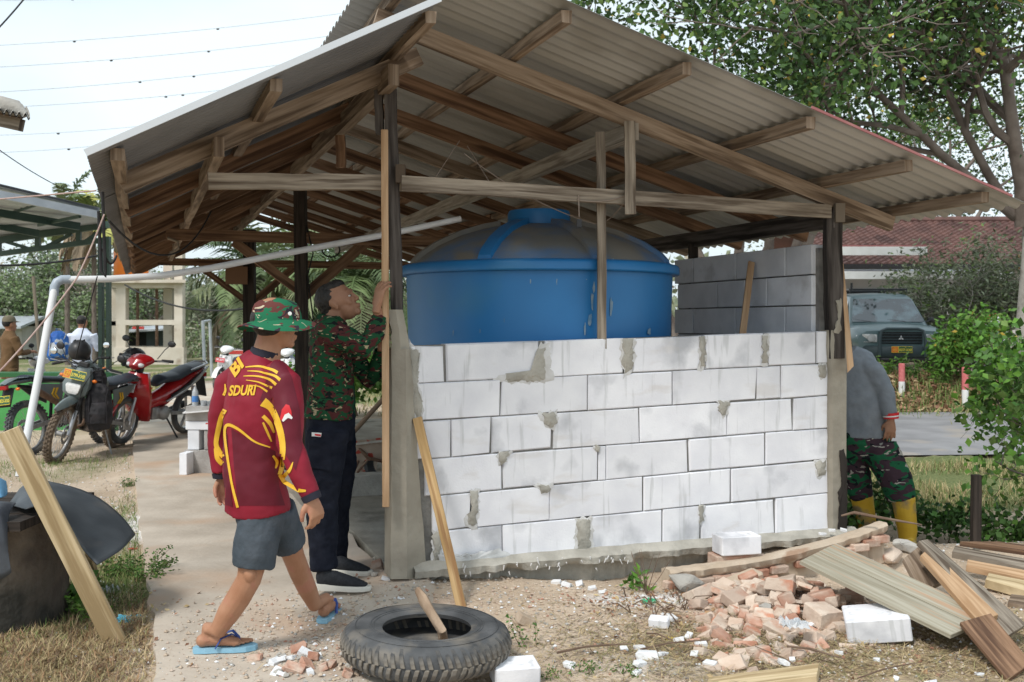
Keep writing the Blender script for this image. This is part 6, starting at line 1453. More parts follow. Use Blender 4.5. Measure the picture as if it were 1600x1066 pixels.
fp = gpt(78, 722); rp = gpt(180, 700)
mid = (fp*.48+rp*.52); yaw = math.atan2(fp.y-rp.y, fp.x-rp.x)
KLX = trail_bike('muddy grey-green trail bike facing the camera with helmet and backpack hung on it', mid, R(-99), R(-13), '3799-XXII', steer=R(10))
rp2 = gpt(47, 711); b2yaw = R(72)
KL2 = trail_bike('grey trail bike seen from behind beside the green wall', rp2+V((.66*math.cos(b2yaw), .66*math.sin(b2yaw), 0)), b2yaw, R(-6), '3833-XXII', steer=R(12), rear_plate=True, chrome_mirror=True, wheelmat='rubber')
def wpt(root, p): return wm(root) @ V(p)
def helmet(label, c, fwd, s=1.0, mats=None, visor=True, name='helmet'):
    t = thing(name, label, 'helmet', c); M4 = frame((0, 0, 0), fwd)
    m_ = mats or (M['black'], M['blackm'])
    mb = MB(); rings = []
    for k in range(11):
        ph = -R(50)+R(140)*k/10; rr = math.cos(ph); ring = []
        for i in range(28):
            q = 2*math.pi*i/28; ring.append(M4 @ V((.145*s*rr*math.cos(q)-.01, .118*s*rr*math.sin(q), .125*s*math.sin(ph)+.02)))
        rings.append(ring)
    sh = mb.loft(rings).build('shell', m_[0], t, world=False, smooth=60)
    vis = []
    for z_, f_ in ((.075, .92), (.04, 1.0), (-.02, 1.03), (-.06, 1.0)):
        vis.append([M4 @ V((.150*s*f_*math.cos(q)-.005, .124*s*f_*math.sin(q), z_*s+.02)) for q in [R(-75+150*i/12) for i in range(13)]])
    if visor: MB().loft(vis, closed=False, cap=False).loft([[p*.985 for p in r_] for r_ in vis], closed=False, cap=False).build('visor', M['visor'], t, world=False, smooth=True)
    for k in (-1, 1): MB().tube([M4 @ V((.10*s, .045*k, .115*s)), M4 @ V((0, .05*k, .142*s)), M4 @ V((-.09*s, .04*k, .115*s))], [.004, .009, .004], 6).build('ridge', m_[1], sh, world=False, smooth=True)
    MB().tube([M4 @ V((.0, .10*s, -.07*s)), M4 @ V((.02, .0, -.13*s)), M4 @ V((.0, -.10*s, -.07*s))], .006, 6).build('strap', M['blackm'], sh, world=False)
    return t
M['visor'] = pm('smoked_visor', (.02, .022, .025), rough=.08, coat=.6)
hp = U(124, 552, mid.y+.0)
helmet('matte black open face helmet resting on the grey-green trail bike handlebar', U(124, 551, mid.y-.35), V((.15, -1, .15)), 1.05, (M['black'], M['blackm']), visor=False)
# black backpack on the bike's left side
def backpack(label, c, h_, w_, dpt, fwd, mat, mat2, flow=0):
    t = thing('backpack', label, 'backpack', c); M4 = frame((0, 0, 0), fwd)
    mb = MB().tube([(0, 0, -h_*.5), (.02, 0, -h_*.3), (.02, 0, .0), (.01, 0, h_*.3), (-.01, 0, h_*.47), (-.01, 0, h_*.5)], [(w_*.40, dpt*.4), (w_*.5, dpt*.5), (w_*.52, dpt*.5), (w_*.45, dpt*.42), (w_*.25, dpt*.28), (w_*.1, .03)], n=20, up=(0, 1, 0))
    fuse(mb.xf(M4), 'bag_body', mat, t, .010, 3, disp=.03, dscale=.08, world=False)
    mb = MB().tube([(dpt*.5, 0, -h_*.38), (dpt*.55, 0, -h_*.15), (dpt*.48, 0, .05)], [(w_*.33, .04), (w_*.36, .05), (w_*.30, .03)], n=16, up=(0, 1, 0))
    fuse(mb.xf(M4), 'pocket', mat2, t, .009, 3, disp=.015, dscale=.06, world=False)
    for sg in (-1, 1): MB().tube([(dpt*.2, w_*.35*sg, h_*.40), (dpt*.62, w_*.30*sg, .10), (dpt*.60, w_*.33*sg, -h_*.35)], [(.008, .015)]*3, n=8, up=(0, 1, 0)).xf(M4).build('strap', mat2, t, world=False, smooth=True)
    MB().tube([(-.02, -.04, h_*.48), (-.02, -.03, h_*.57), (-.02, .03, h_*.57), (-.02, .04, h_*.48)], .008, 6).xf(M4).build('handle', mat2, t, world=False, smooth=True)
    return t
M['bagm'] = pm('black_nylon', (.010, .010, .013), (.03, .026, .03), scale=12, rough=.75, bump=.6, bscale=30)
backpack('black backpack hanging from the side of the grey-green trail bike', U(155, 635, mid.y-.45), .52, .30, .17, V((.25, -1, 0)), M['bagm'], M['bagm'])
backpack('small black pouch bag above the black backpack on the trail bike', U(152, 592, mid.y-.30), .20, .22, .15, V((.25, -1, 0)), M['bagm'], M['bagm'])
# red moped
def moped(label, loc, yaw, lean, body, plate=None, rr=.275, scooter=False, steer=0, mirrors=True, seat='seatm'):
    t = thing('scooter' if scooter else 'moped', label, 'motorcycle', loc, yaw); t.rotation_euler = (lean, 0, yaw); B_ = M[body]
    St = Matrix.Rotation(steer, 3, 'Z')
    def F_(p):
        h = V((.40, 0, 0)); return St @ (V(p)-h)+h
    wheel(t, F_((.60, 0, rr)), rr, .07 if not scooter else .09, M['rubber'], M['chrome'] if not scooter else M['black'], spoked=False, steer=St, hub=.04)
    wheel(t, (-.60, 0, rr), rr, .08 if not scooter else .10, M['rubber'], M['chrome'] if not scooter else M['black'], spoked=False, hub=.04)
    for sg in (-1, 1):
        MB().tube([F_((.60, .065*sg, rr)), F_((.50, .065*sg, .58))], .018, 10).build('fork_leg', M['chrome'], t, world=False, smooth=True)
        MB().tube([(-.60, .11*sg, rr), (-.52, .12*sg, .62)], [.022, .03], 10).build('rear_shock', M['chrome'], t, world=False, smooth=True)
        MB().bar((-.20, .07*sg, .30), (-.60, .08*sg, rr), .03, .045).build('swingarm', M['steel'], t, world=False, bevel=.004)
    rows = []
    for k in range(9):
        a = R(15+18*k); rows.append([F_((.60+(rr+.035)*math.cos(a), w_, rr+(rr+.035-.03*abs(w_)*10*.3)*math.sin(a))) for w_ in (-.055, -.03, 0, .03, .055)])
    MB().loft(rows, closed=False, cap=False).build('front_fender', B_, t, world=False, smooth=True)
    # leg shield
    rows = []
    for x_, z_, w_, dd in ((.28, .24, .10, .04), (.36, .38, .17, .10), (.42, .55, .21, .14), (.44, .70, .19, .13), (.40, .82, .13, .09)):
        rows.append([V((x_+dd*(1-a*a)*.9, w_*a, z_)) for a in (-1, -.7, -.35, 0, .35, .7, 1)]+[V((x_-.06, w_*a*.9, z_)) for a in (1, 0, -1)])
    MB().loft(rows).build('leg_shield', B_, t, world=False, smooth=45)
    MB().tube([(.40, 0, .82), (.36, 0, .92)], [(.05, .05), (.045, .045)], 12).build('steering_neck', M['black'], t, world=False, smooth=True)
    # body
    lump(t, 'centre_body', [((.30, 0, .42), (.07, .10)), ((.12, 0, .46), (.08, .09)), ((-.08, 0, .50), (.10, .12)), ((-.30, 0, .62), (.13, .10)), ((-.60, 0, .74), (.11, .07)), ((-.84, 0, .82), (.06, .03))], B_, 18, vox=.012)
    for sg in (-1, 1):
        MB().tube([(-.02, .115*sg, .46), (-.28, .150*sg, .58), (-.58, .135*sg, .72), (-.86, .075*sg, .85)], [.012, .028, .026, .012], 10).build('side_panel', M['chrome'] if not scooter else B_, t, world=False, smooth=True)
        MB().tube([(-.10, .125*sg, .52), (-.40, .145*sg, .655), (-.62, .12*sg, .77)], [.018, .022, .01], 10).build('stripe', M['black'], t, world=False, smooth=True)
    lump(t, 'seat', [((.10, 0, .66), (.06, .04)), ((.0, 0, .72), (.11, .055)), ((-.25, 0, .74), (.13, .06)), ((-.50, 0, .82), (.125, .055)), ((-.78, 0, .86), (.09, .04))], M[seat], 18, vox=.012)
    MB().tube([(-.45, .11, .82), (-.80, .10, .89), (-.90, .0, .90), (-.80, -.10, .89), (-.45, -.11, .82)], .013, 8).build('grab_rail', M['chrome'], t, world=False, smooth=True)
    fuse(MB().box((.02, 0, .32), (.30, .16, .15)).ell((-.02, .10, .32), (.10, .045, .09)).ell((-.02, -.10, .32), (.10, .045, .09)), 'engine', M['steel'], t, .012, 2, world=False)
    MB().tube([(.15, -.10, .22), (-.2, -.12, .22), (-.35, -.14, .26), (-.75, -.15, .34)], [.014, .016, .035, .045], 12).build('exhaust', M['blackm'], t, world=False, smooth=True)
    MB().box((-.86, 0, .74), (.04, .12, .06)).build('tail_light', M['redl'], t, world=False, bevel=.01)
    MB().bar((-.80, 0, .72), (-.90, 0, .46), .14, .01, up=(1, 0, 0)).build('mud_flap', M['blackm'], t, world=False)
    MB().tube([(-.05, .12, .26), (-.12, .26, .02), (-.17, .27, .02)], .011, 8).build('side_stand', M['black'], t, world=False, smooth=True)
    # handlebar cowl
    cw = MB().tube([F_((.24, 0, .95)), F_((.34, 0, .97)), F_((.46, 0, .93)), F_((.52, 0, .88))], [(.10, .05), (.16, .065), (.13, .07), (.05, .04)], n=18, up=(0, 1, 0))
    fuse(cw, 'handlebar_cowl', B_, t, .010, 3, world=False)
    for sg in (-1, 1):
        if not scooter:
            MB().ell(F_((.485, .060*sg, .915)), (.035, .055, .030), n=14, m=8).build('headlight', M['lens'], t, world=False, smooth=True)
        else:
            MB().ell((.49, .10*sg, .66), (.04, .045, .07), n=14, m=8).build('headlight', M['lens'], t, world=False, smooth=True)
            MB().ell((.50, .06*sg, .80), (.03, .03, .03), n=14, m=8).build('indicator', M['lens'], t, world=False, smooth=True)
        MB().tube([F_((.32, .12*sg, .96)), F_((.27, .33*sg, .98))], .012, 8).tube([F_((.29, .22*sg, .975)), F_((.265, .35*sg, .98))], .018, 10).build('grip', M['blackm'], t, world=False, smooth=True)
        MB().tube([F_((.33, .18*sg, .97)), F_((.33, .33*sg, .965))], .006, 6).build('lever', M['steel'], t, world=False)
        if mirrors: mirror_(t, F_((.31, .17*sg, .99)), F_((.25, .30*sg, 1.18)), .038, oval=1.5)
    MB().box((.46, 0, .62), (.10, .10, .18)).build('grille_panel', M['black'], t, world=False, bevel=.02) if not scooter else MB().box((.52, 0, .55), (.05, .10, .14)).build('grille_panel', M['black'], t, world=False, bevel=.015)
    if plate: plate_simple(t, P4(plate[0], (0, 1, 0), (-.25, 0, 1)), plate[1], M[plate[2]], M[plate[3]])
    return t
fr = gpt(200, 688); rr_ = gpt(270, 678); my = R(-108)
MO = moped('red moped with black seat and silver side panels parked at the path edge', rr_+V((.60*math.cos(my), .60*math.sin(my), 0)), my, R(-7), 'mc_red', plate=((.625, .02, .66), '2344 LL', 'platew', 'blackm'), steer=R(6)); MO.scale = (1.1, 1.1, 1.1); MO.location += V((.10, .05, 0))
helmet('glossy black helmet with tinted visor hung over the red moped handlebar', U(209, 563, 13.45), V((-.55, -.8, -.15)), 1.15)
s1 = U(338, 0, 22.6); s1.z = gz(s1.x, 22.6)
moped('white scooter with red number plate standing behind the walking man', V((s1.x+.30, 23.0, s1.z)), R(-112), R(-5), 'mc_white', plate=((.60, 0, .72), 'BE 2071', 'plater', 'platew'), scooter=True, steer=R(10))
s2 = U(450, 0, 21.5); moped('white scooter seen from the front between the two dark posts', V((s2.x, 21.9, gz(s2.x, 21.9))), R(-84), R(4), 'mc_white', scooter=True)
s3 = gpt(68, 640); moped('white scooter behind the green wall near the man in brown', V((-7.35, 16.4, 0.0)), R(160), R(5), 'mc_white', scooter=True)
backpack('blue and white backpack standing on the scooter seat behind the green wall', U(91, 540, 16.3), .46, .34, .22, V((.3, -1, .0)), pm('blue_nylon', (.02, .12, .48), (.03, .18, .6), scale=8, rough=.6, c3=(.6, .62, .65), s3=5, t3=(.56, .58)), pm('white_blue_nylon', (.5, .52, .56), (.03, .16, .5), scale=9, rough=.6, lo=.5, hi=.52))
# bags? far rider on the road behind
rz_ = -.60; rx = U(364, 0, 78).x
mo = moped('tiny distant scooter ridden away along the far road', V((rx, 78, gz(rx, 78))), R(78), 0, 'mc_red', mirrors=False)
def rider(label, root, top):
    t = thing('person', label, 'person', root.location.copy(), root.rotation_euler.z); mb = MB(); hb = head_local(Matrix.Translation((-.05, 0, 1.50))); mb.v = hb.v; mb.f = hb.f; mb.uv = hb.uv
    mb.tube([(-.05, 0, 1.45), (-.10, 0, 1.3)], [.05, .07], n=10)
    for sg in (-1, 1): mb.tube([(-.08, .18*sg, 1.26), (.08, .24*sg, 1.08), (.26, .26*sg, 1.0)], [.04, .035, .03], n=8)
    fuse(mb, 'body', M['skin2'], t, .014, 2, world=False)
    mb = MB().tube([(-.07, 0, 1.40), (-.10, 0, 1.25), (-.18, 0, 1.0), (-.22, 0, .82)], [(.12, .09), (.21, .12), (.19, .13), (.20, .15)], n=14, up=(0, 1, 0))
    for sg in (-1, 1): mb.tube([(-.08, .19*sg, 1.27), (.08, .25*sg, 1.08), (.22, .26*sg, 1.0)], [.07, .055, .045], n=10)
    fuse(mb, 'jacket', top, t, .016, 3, world=False)
    mb = MB()
    for sg in (-1, 1): mb.tube([(-.2, .10*sg, .85), (.18, .16*sg, .78), (.12, .15*sg, .40), (.15, .15*sg, .32)], [.10, .075, .055, .05], n=10)
    fuse(mb, 'trousers', M['navy'], t, .016, 2, world=False); MB().ell((-.05, 0, 1.54), (.14, .125, .14)).build('helmet', M['black'], t, world=False, smooth=True)
rider('distant rider with dark helmet on the far road behind the scooters', mo, M['wshirt'])
# ------------------------------------------------------------ pickup truck
M['truck'] = pm('blue_green_truck_paint', (.085, .145, .155), (.11, .175, .185), scale=3, rough=.35, coat=.3, c3=(.16, .16, .14), s3=4, t3=(.66, .9))
M['truckd'] = pm('dark_slate_trim', (.028, .05, .058), (.04, .065, .072), scale=5, rough=.5)
M['wglass'] = pm('glass_painted_reflection', (.02, .03, .035), (.10, .16, .18), scale=2.2, rough=.04, spec=1, coat=1, lo=.45, hi=.56)  # pale patches in the glass colour are painted reflections of the surroundings
TX, TY_ = U(1413, 0, 22).x, 21.6
PK = thing('pickup_truck', 'dark blue-green pickup truck with black bull bar parked before the tiled house', 'pickup truck', (TX, TY_+2.2, .46), R(-97)); PK.scale = (1.04, 1.04, 1.0)
# local: x forward, y left; front at x=+2.3
def ringY(x, pts, mir=True):
    L_ = [V((x, y, z)) for y, z in pts]; return L_+[V((x, -y, z)) for y, z in reversed(pts)]
lower = [(-2.7, .80, .86, .45, .98, .83), (-1.2, .84, .88, .40, 1.02, .85), (0, .85, .89, .36, 1.05, .86), (1.1, .86, .89, .36, 1.06, .86), (1.7, .86, .88, .40, 1.05, .84), (2.1, .85, .87, .42, 1.01, .82), (2.27, .80, .82, .45, .93, .76)]
rows = []
for x, w0, w1, z0, z1, wt in lower:
    rows.append(ringY(x, [(w0*.92, z0), (w1, z0+.12), (w1, z0+.38), (wt, z1-.06), (wt-.10, z1), (.0001, z1+.035)]))
bd = MB().loft(rows).build('body', M['truck'], PK, world=False, smooth=38)
cab = []
for x, zb, zt_, wb, wt in ((-1.25, 1.0, 1.45, .80, .66), (-1.05, 1.0, 1.74, .82, .64), (-.2, 1.02, 1.79, .83, .63), (.45, 1.03, 1.74, .83, .62), (.62, 1.03, 1.66, .83, .64), (1.25, 1.04, 1.08, .80, .78)):
    cab.append(ringY(x, [(wb, zb), (wt+(wb-wt)*.08, zt_-.05), (wt-.08, zt_), (.0001, zt_+.02)]))
MB().loft(cab).build('cab', M['truck'], PK, world=False, smooth=38)
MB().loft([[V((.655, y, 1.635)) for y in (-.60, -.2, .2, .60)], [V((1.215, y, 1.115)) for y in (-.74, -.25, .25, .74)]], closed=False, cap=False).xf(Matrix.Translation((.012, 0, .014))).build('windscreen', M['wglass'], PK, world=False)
for sg in (-1, 1):
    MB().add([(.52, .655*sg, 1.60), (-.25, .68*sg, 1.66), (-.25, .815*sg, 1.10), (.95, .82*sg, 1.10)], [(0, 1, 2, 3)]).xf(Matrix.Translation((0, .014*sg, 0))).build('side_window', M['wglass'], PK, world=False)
    MB().tube([(.95, .84*sg, 1.12), (.92, 1.0*sg, 1.20)], .015, 6).ell((.90, .96*sg, 1.17), (.04, .08, .06)).build('door_mirror', M['black'], PK, world=False, smooth=True)
    MB().lathe([(.18, -.09), (.30, -.11), (.355, -.09), (.365, 0), (.355, .09), (.30, .11), (.18, .09), (.18, -.09)], c=(1.55, .78*sg, .365), n=30, axis='Y').build('tyre', M['rubber'], PK, world=False, smooth=50)
    MB().lathe([(.18, -.09), (.16, -.02), (.17, .08), (.05, .10), (.001, .10)], c=(1.55, .80*sg, .365), n=20, axis='Y').build('wheel_rim', M['steel'], PK, world=False, smooth=50)
    MB().lathe([(.18, -.09), (.30, -.11), (.355, -.09), (.365, 0), (.355, .09), (.30, .11), (.18, .09), (.18, -.09)], c=(-1.6, .78*sg, .365), n=30, axis='Y').build('tyre', M['rubber'], PK, world=False, smooth=50)
    MB().lathe([(.365, .0), (.44, .0), (.44, .02), (.365, .02)], c=(1.55, .885*sg-.01, .40), n=26, axis='Y').build('wheel_arch', M['blackm'], PK, world=False)
    hl = MB().loft([[V((2.30, .46*sg, .70)), V((2.30, .46*sg, .86)), V((2.30, .72*sg, .87)), V((2.19, .845*sg, .85)), V((2.19, .845*sg, .72)), V((2.30, .70*sg, .70))], [V((2.2, .46*sg, .70)), V((2.2, .46*sg, .86)), V((2.2, .72*sg, .87)), V((2.08, .845*sg, .85)), V((2.08, .845*sg, .72)), V((2.2, .70*sg, .70))]]).build('headlight', M['lens'], PK, world=False, bevel=.008)
    MB().lathe([(.001, .0), (.075, .0), (.085, .02), (.08, .03)], c=(2.29, .57*sg, .785), n=20, axis='X').build('reflector', M['chrome'], hl, world=False)
MB().box((2.255, 0, .79), (.06, .84, .25)).build('grille', M['blackm'], PK, world=False)
for k in range(4): MB().box((2.295, 0, .70+.06*k), (.03, .82, .022)).build('grille_bar', M['truckd'], PK, world=False)
# three-pointed badge built from three diamonds
bd_ = MB()
for k in range(3):
    a = R(90+120*k); c_, s_ = math.cos(a), math.sin(a); r1 = .055; pts = [(0, 0), (r1*.5*c_-r1*.29*s_, r1*.5*s_+r1*.29*c_), (r1*c_, r1*s_), (r1*.5*c_+r1*.29*s_, r1*.5*s_-r1*.29*c_)]
    bd_.add([(2.325, y, .785+z) for y, z in pts]+[(2.312, y, .785+z) for y, z in pts], [(0, 1, 2, 3), (0, 1, 5, 4), (1, 2, 6, 5), (2, 3, 7, 6), (3, 0, 4, 7)])
bd_.build('badge', M['platew'], PK, world=False)
MB().tube([(2.16, .83, .50), (2.33, .60, .50), (2.40, 0, .50), (2.33, -.60, .50), (2.16, -.83, .50)], [(.13, .05)]*5, n=12, up=(0, 0, 1)).build('bumper', M['truckd'], PK, world=False, smooth=True)
MB().tube([(2.18, .82, .34), (2.33, .55, .34), (2.38, 0, .33), (2.33, -.55, .34), (2.18, -.82, .34)], [(.05, .04)]*5, n=10, up=(0, 0, 1)).build('lower_bumper', M['black'], PK, world=False, smooth=True)
MB().tube([(2.42, .44, .40), (2.44, .44, .80), (2.42, .40, .94), (2.40, .30, .98), (2.40, -.30, .98), (2.42, -.40, .94), (2.44, -.44, .80), (2.42, -.44, .40)], .032, 12).build('bull_bar', M['truckd'], PK, world=False, smooth=True)
for k in (-.3, .3): pass
army_plate(PK, P4((2.47, -.02, .55), (0, 1, 0), (0, 0, 1)), '8257-XXII', w=.40, h=.13)
MB().tube([(.35, .60, 1.80), (.35, .60, 1.87), (.35, -.60, 1.87), (.35, -.60, 1.80)], .022, 8).tube([(-1.0, .60, 1.80), (-1.0, .60, 1.87), (-1.0, -.60, 1.87), (-1.0, -.60, 1.80)], .022, 8).tube([(.35, .6, 1.87), (-1.0, .6, 1.87)], .02, 8).tube([(.35, -.6, 1.87), (-1.0, -.6, 1.87)], .02, 8).build('roof_rack', M['black'], PK, world=False, smooth=True)
MB().tube([(.40, -.58, 1.85), (.40, -.58, 2.02)], .025, 8).build('rack_post', M['black'], PK, world=False)
for y0 in (.35, -.35): MB().tube([(1.22, y0, 1.13), (1.16, y0-.35, 1.18)], .010, 6).build('wiper', M['black'], PK, world=False)
# motorcycle with red white helmet behind the bush on the right
rm = U(1545, 0, 19.8); MR = moped('partly hidden white and red scooter behind the green bush at the right', V((rm.x, 19.9, gz(rm.x, 19.9))), R(-140), R(4), 'mc_white', scooter=True)
helmet('red and white helmet on the half hidden scooter behind the bush', U(1551, 505, 19.6), V((-.5, -.8, 0)), 1.25, (pm('red_white_shell', (.62, .03, .03), (.72, .75, .78), scale=3, rough=.3, lo=.50, hi=.51), M['redp']), visor=False)
# ------------------------------------------------------------ buildings and structures behind
M['cream'] = pm('stained_cream_wall', (.56, .49, .40), (.66, .60, .52), scale=1.5, rough=.9, bump=.2, c3=(.38, .30, .23), s3=2.0, t3=(.58, .75))
M['wallw'] = pm('whitewashed_wall', (.50, .48, .46), (.60, .58, .56), scale=1.2, rough=.9, c3=(.40, .37, .34), s3=.8)
M['gsteel'] = pm('green_painted_steel', (.03, .065, .05), (.045, .085, .068), scale=5, rough=.5, metal=.1)
M['galv'] = pm('galvanised_steel', (.42, .45, .48), (.52, .55, .58), scale=5, rough=.45, metal=.4)
M['tank_o'] = pm('orange_tank', (.80, .19, .015), (.85, .23, .02), scale=3, rough=.5)
M['greenw'] = pm('bright_green_paint', (.05, .27, .06), (.07, .34, .09), scale=3, rough=.6, c3=(.04, .20, .05), s3=1.4)
TW = thing('tank_tower', 'cream concrete water tower frame with an orange tank beyond the motorbikes', 'tower', (-13.3, 38.5, 0)); TWY = 38.5
def tb(name, x0, x1, y0, y1, dy=0, th=.36, m='cream'):
    a = U(x0, y0, TWY+dy); b = U(x1, y1, TWY+dy); c = (a+b)/2
    return MB().box((c.x, TWY+dy+th/2, c.z), (abs(b.x-a.x), th, abs(a.z-b.z))).build(name, M[m], TW)
for (a, b, dy) in ((181, 196, 0), (272, 285, 0), (172, 183, 2.6), (255, 269, 2.6)): tb('tower_post', a, b, 392 if a > 250 else 440, 572, dy)
tb('tower_beam', 172, 285, 438, 450, -.004); tb('tower_beam', 172, 274, 440, 451, 2.6); tb('tower_beam', 181, 285, 500, 508, -.004); tb('tower_beam', 172, 274, 502, 509, 2.6)
tb('base_wall', 178, 287, 543, 574, -.05); tb('base_wall', 172, 270, 541, 574, 2.9, .2)
MB().slab4([U(168, 437, TWY-.3), U(290, 437, TWY-.3), U(285, 437, TWY+3.2), U(168, 437, TWY+3.2)], .12).build('tower_slab', M['cream'], TW)
MB().lathe([(.60, 0), (.64, .05), (.64, 1.05), (.60, 1.1), (.2, 1.2), (.001, 1.22)], c=U(205, 434, TWY+1.2)+V((0, 0, .02)), n=32).build('orange_tank', M['tank_o'], TW, smooth=40)
for x in (215, 245): MB().tube([U(x, 452, TWY+1), U(x, 541, TWY+1)], .06, 8).build('drain_pipe', M['rust'], TW)
single(MB().tube(sag(U(195, 445, 37), U(420, 475, 30), .5), .03, 6), 'cable', M['blackm'], 'black cable sagging from the cream tower to the right', 'cable')
HU = thing('food_stall', 'dark stall with corrugated roof seen through the cream tower frame', 'stall', U(228, 545, 46))
MB().slab4([U(196, 517, 44), U(264, 513, 44), U(262, 508, 48), U(198, 511, 48)], .08).build('stall_roof', M['galv'], HU)
MB().box(U(220, 530, 47), (1.3, .1, 1.0)).build('back_panel', M['blackm'], HU); MB().box(U(243, 530, 46.5), (.8, .1, 1.0)).build('side_panel', M['truckd'], HU)
for x in (199, 246, 258): MB().tube([U(x, 548, 45), U(x, 514, 45)], .05, 6).build('stall_post', M['wood_brown'], HU)
MB().box(U(216, 512.5, 43.9), (.5, .04, .12)).build('red_sign', M['pred'], HU)
def house(label, px0, px1, y_eave, y_ridge, ybot, Y, roofm, wallm, dp=4, name='house'):
    t = thing(name, label, 'house', U((px0+px1)/2, ybot, Y)); a = U(px0, y_eave, Y); b = U(px1, y_eave, Y); zb = U(0, ybot, Y).z; zr = U(0, y_ridge, Y+dp/2).z
    MB().box(((a.x+b.x)/2, Y+dp/2+.3, (a.z+zb)/2), (b.x-a.x-.6, dp-.4, a.z-zb)).build('wall', M[wallm], t)
    MB().loft([[V((a.x, Y-.2, a.z)), V((a.x, Y+dp/2, zr)), V((a.x, Y+dp+.6, a.z)), V((a.x, Y+dp+.6, a.z-.1)), V((a.x, Y+dp/2, zr-.12)), V((a.x, Y-.2, a.z-.1))], [V((b.x, Y-.2, a.z)), V((b.x, Y+dp/2, zr)), V((b.x, Y+dp+.6, a.z)), V((b.x, Y+dp+.6, a.z-.1)), V((b.x, Y+dp/2, zr-.12)), V((b.x, Y-.2, a.z-.1))]]).build('roof', roofm, t)
    w_ = MB().box(((a.x*.6+b.x*.4), Y+.09, (a.z*.55+zb*.45)), (1.0, .06, .9)).build('window', M['wallw'], t); MB().box(((a.x*.6+b.x*.4), Y+.05, (a.z*.55+zb*.45)), (.85, .04, .75)).build('pane', M['blackm'], w_)
    return t
house('pale distant house with grey roof behind the man in brown', -60, 36, 510, 494, 560, 44, M['galv'], 'wallw')
house('small white distant house partly hidden by thin trees at the left', 30, 64, 508, 492, 556, 52, M['galv'], 'wallw', 3)
# tiled house on the right
HR = thing('tiled_house', 'long house with red brown tiled roof behind the pickup truck', 'house', U(1430, 570, 30))
M['tile'] = pm('clay_roof_tile', (.10, .052, .046), (.165, .085, .072), scale=1.5, rough=.85, c3=(.075, .04, .036), s3=.9, detail=8)
x0_, x1_ = 8.6, 20.0; Ye, Yr = 29.0, 33.2; Ze, Zr = 3.22, 4.85
rows = []; nrow = 20
def tilerow(j):
    f0, f1 = j/nrow, (j+1.12)/nrow; out = []
    for f, lift in ((f0, .055), (f1, .0)):
        r_ = []
        for i in range(int((x1_-x0_)/.055)):
            x = x0_+.055*i; r_.append(V((x, Ye+(Yr-Ye)*f, Ze+(Zr-Ze)*f+lift+.028*math.sin(x*2*math.pi/.22))))
        out.append(r_)
    return out
mb = MB()
for j in range(nrow): r_ = tilerow(j); mb.loft([[p-V((0, 0, .05)) for p in r_[0]]]+r_, closed=False, cap=False)
tl = mb.build('roof_tiles', M['tile'], HR); tl['kind'] = 'stuff'
MB().add([(x0_, Yr, Zr), (x1_, Yr, Zr), (x1_, Yr+4.2, Ze), (x0_, Yr+4.2, Ze)], [(0, 1, 2, 3)]).build('roof_rear', M['tile'], HR)
MB().tube([(x0_, Yr, Zr+.05), (x1_, Yr, Zr+.05)], .12, 8).build('ridge_cap', M['tile'], HR)
MB().box(((x0_+x1_)/2, 31.9, 1.9), (x1_-x0_-.4, 4.6, 2.6)).build('wall', M['wallw'], HR)
MB().box(((x0_+x1_)/2, Ye-.03, Ze-.06), (x1_-x0_, .04, .14)).build('fascia', M['blackm'], HR)
MB().bar((x0_, 27.6, 2.95), (13.0, 27.6, 2.95), 2.2, .05, up=(0, -.08, 1)).build('porch_roof', M['galv'], HR)
MB().box((10.7, 26.5, 2.80), (4.4, .06, .20)).build('porch_fascia', M['white'], HR)
MB().box((9.6, 27.4, 3.55), (2.2, 2.0, .05)).build('upper_canopy', M['flash_red'], HR); MB().box((9.6, 26.4, 3.42), (2.2, .05, .22)).build('upper_fascia', M['white'], HR)
for i in range(3):
    w_ = MB().box((10.2+3*i, 29.56, 2.0), (1.3, .05, 1.1)).build('window', M['white'], HR); MB().box((10.2+3*i, 29.52, 2.0), (1.1, .04, .9)).build('pane', M['blackm'], w_)
# steel carport at the left
CP = thing('steel_carport', 'dark green steel canopy with ribbed roof at the left edge', 'canopy', (-7.5, 15.5, 0))
A0, A1, B1, B0 = U(-30, 287, 11.5), U(156, 331, 12.6), U(156, 350, 15.6), U(-30, 374, 15.6)
rows = []
for j in range(60):
    f = j/59; a = A0.lerp(B0, f); b = A1.lerp(B1, f); z = .02 if j % 3 == 0 else 0; rows.append([a+V((0, 0, z)), b+V((0, 0, z))])
MB().loft(rows, closed=False, cap=False).build('roof_sheet', M['galv'], CP)
MB().loft([[p+V((0, 0, .03)) for p in r_] for r_ in rows], closed=False, cap=False).build('roof_sheet', M['galv'], CP)
MB().bar(U(-30, 298, 11.55), U(154, 336, 12.6), .05, .09).build('purlin', M['galv'], CP)
MB().bar(U(-30, 328, 12.8), U(124, 354, 13.9), .05, .10).build('purlin', M['gsteel'], CP); MB().bar(U(-30, 348, 14.2), U(60, 365, 14.8), .05, .10).build('purlin', M['gsteel'], CP)
for (a, b) in (((55, 320), (-20, 345)), ((125, 338), (60, 352))): MB().bar(U(a[0], a[1], 12.7), U(b[0], b[1], 14), .03, .04).build('cross_strut', M['gsteel'], CP)
MB().bar(U(-40, 381, 15.5), U(172, 351, 15.5), .09, .10).build('top_chord', M['gsteel'], CP); MB().bar(U(-40, 402, 15.5), U(172, 374, 15.5), .09, .075).build('bottom_chord', M['gsteel'], CP)
for (a, b) in (((59, 367), (59, 389)), ((123, 358), (123, 381)), ((-2, 375), (-2, 397))): MB().bar(U(*a, 15.5), U(*b, 15.5), .07, .06).build('truss_post', M['gsteel'], CP)
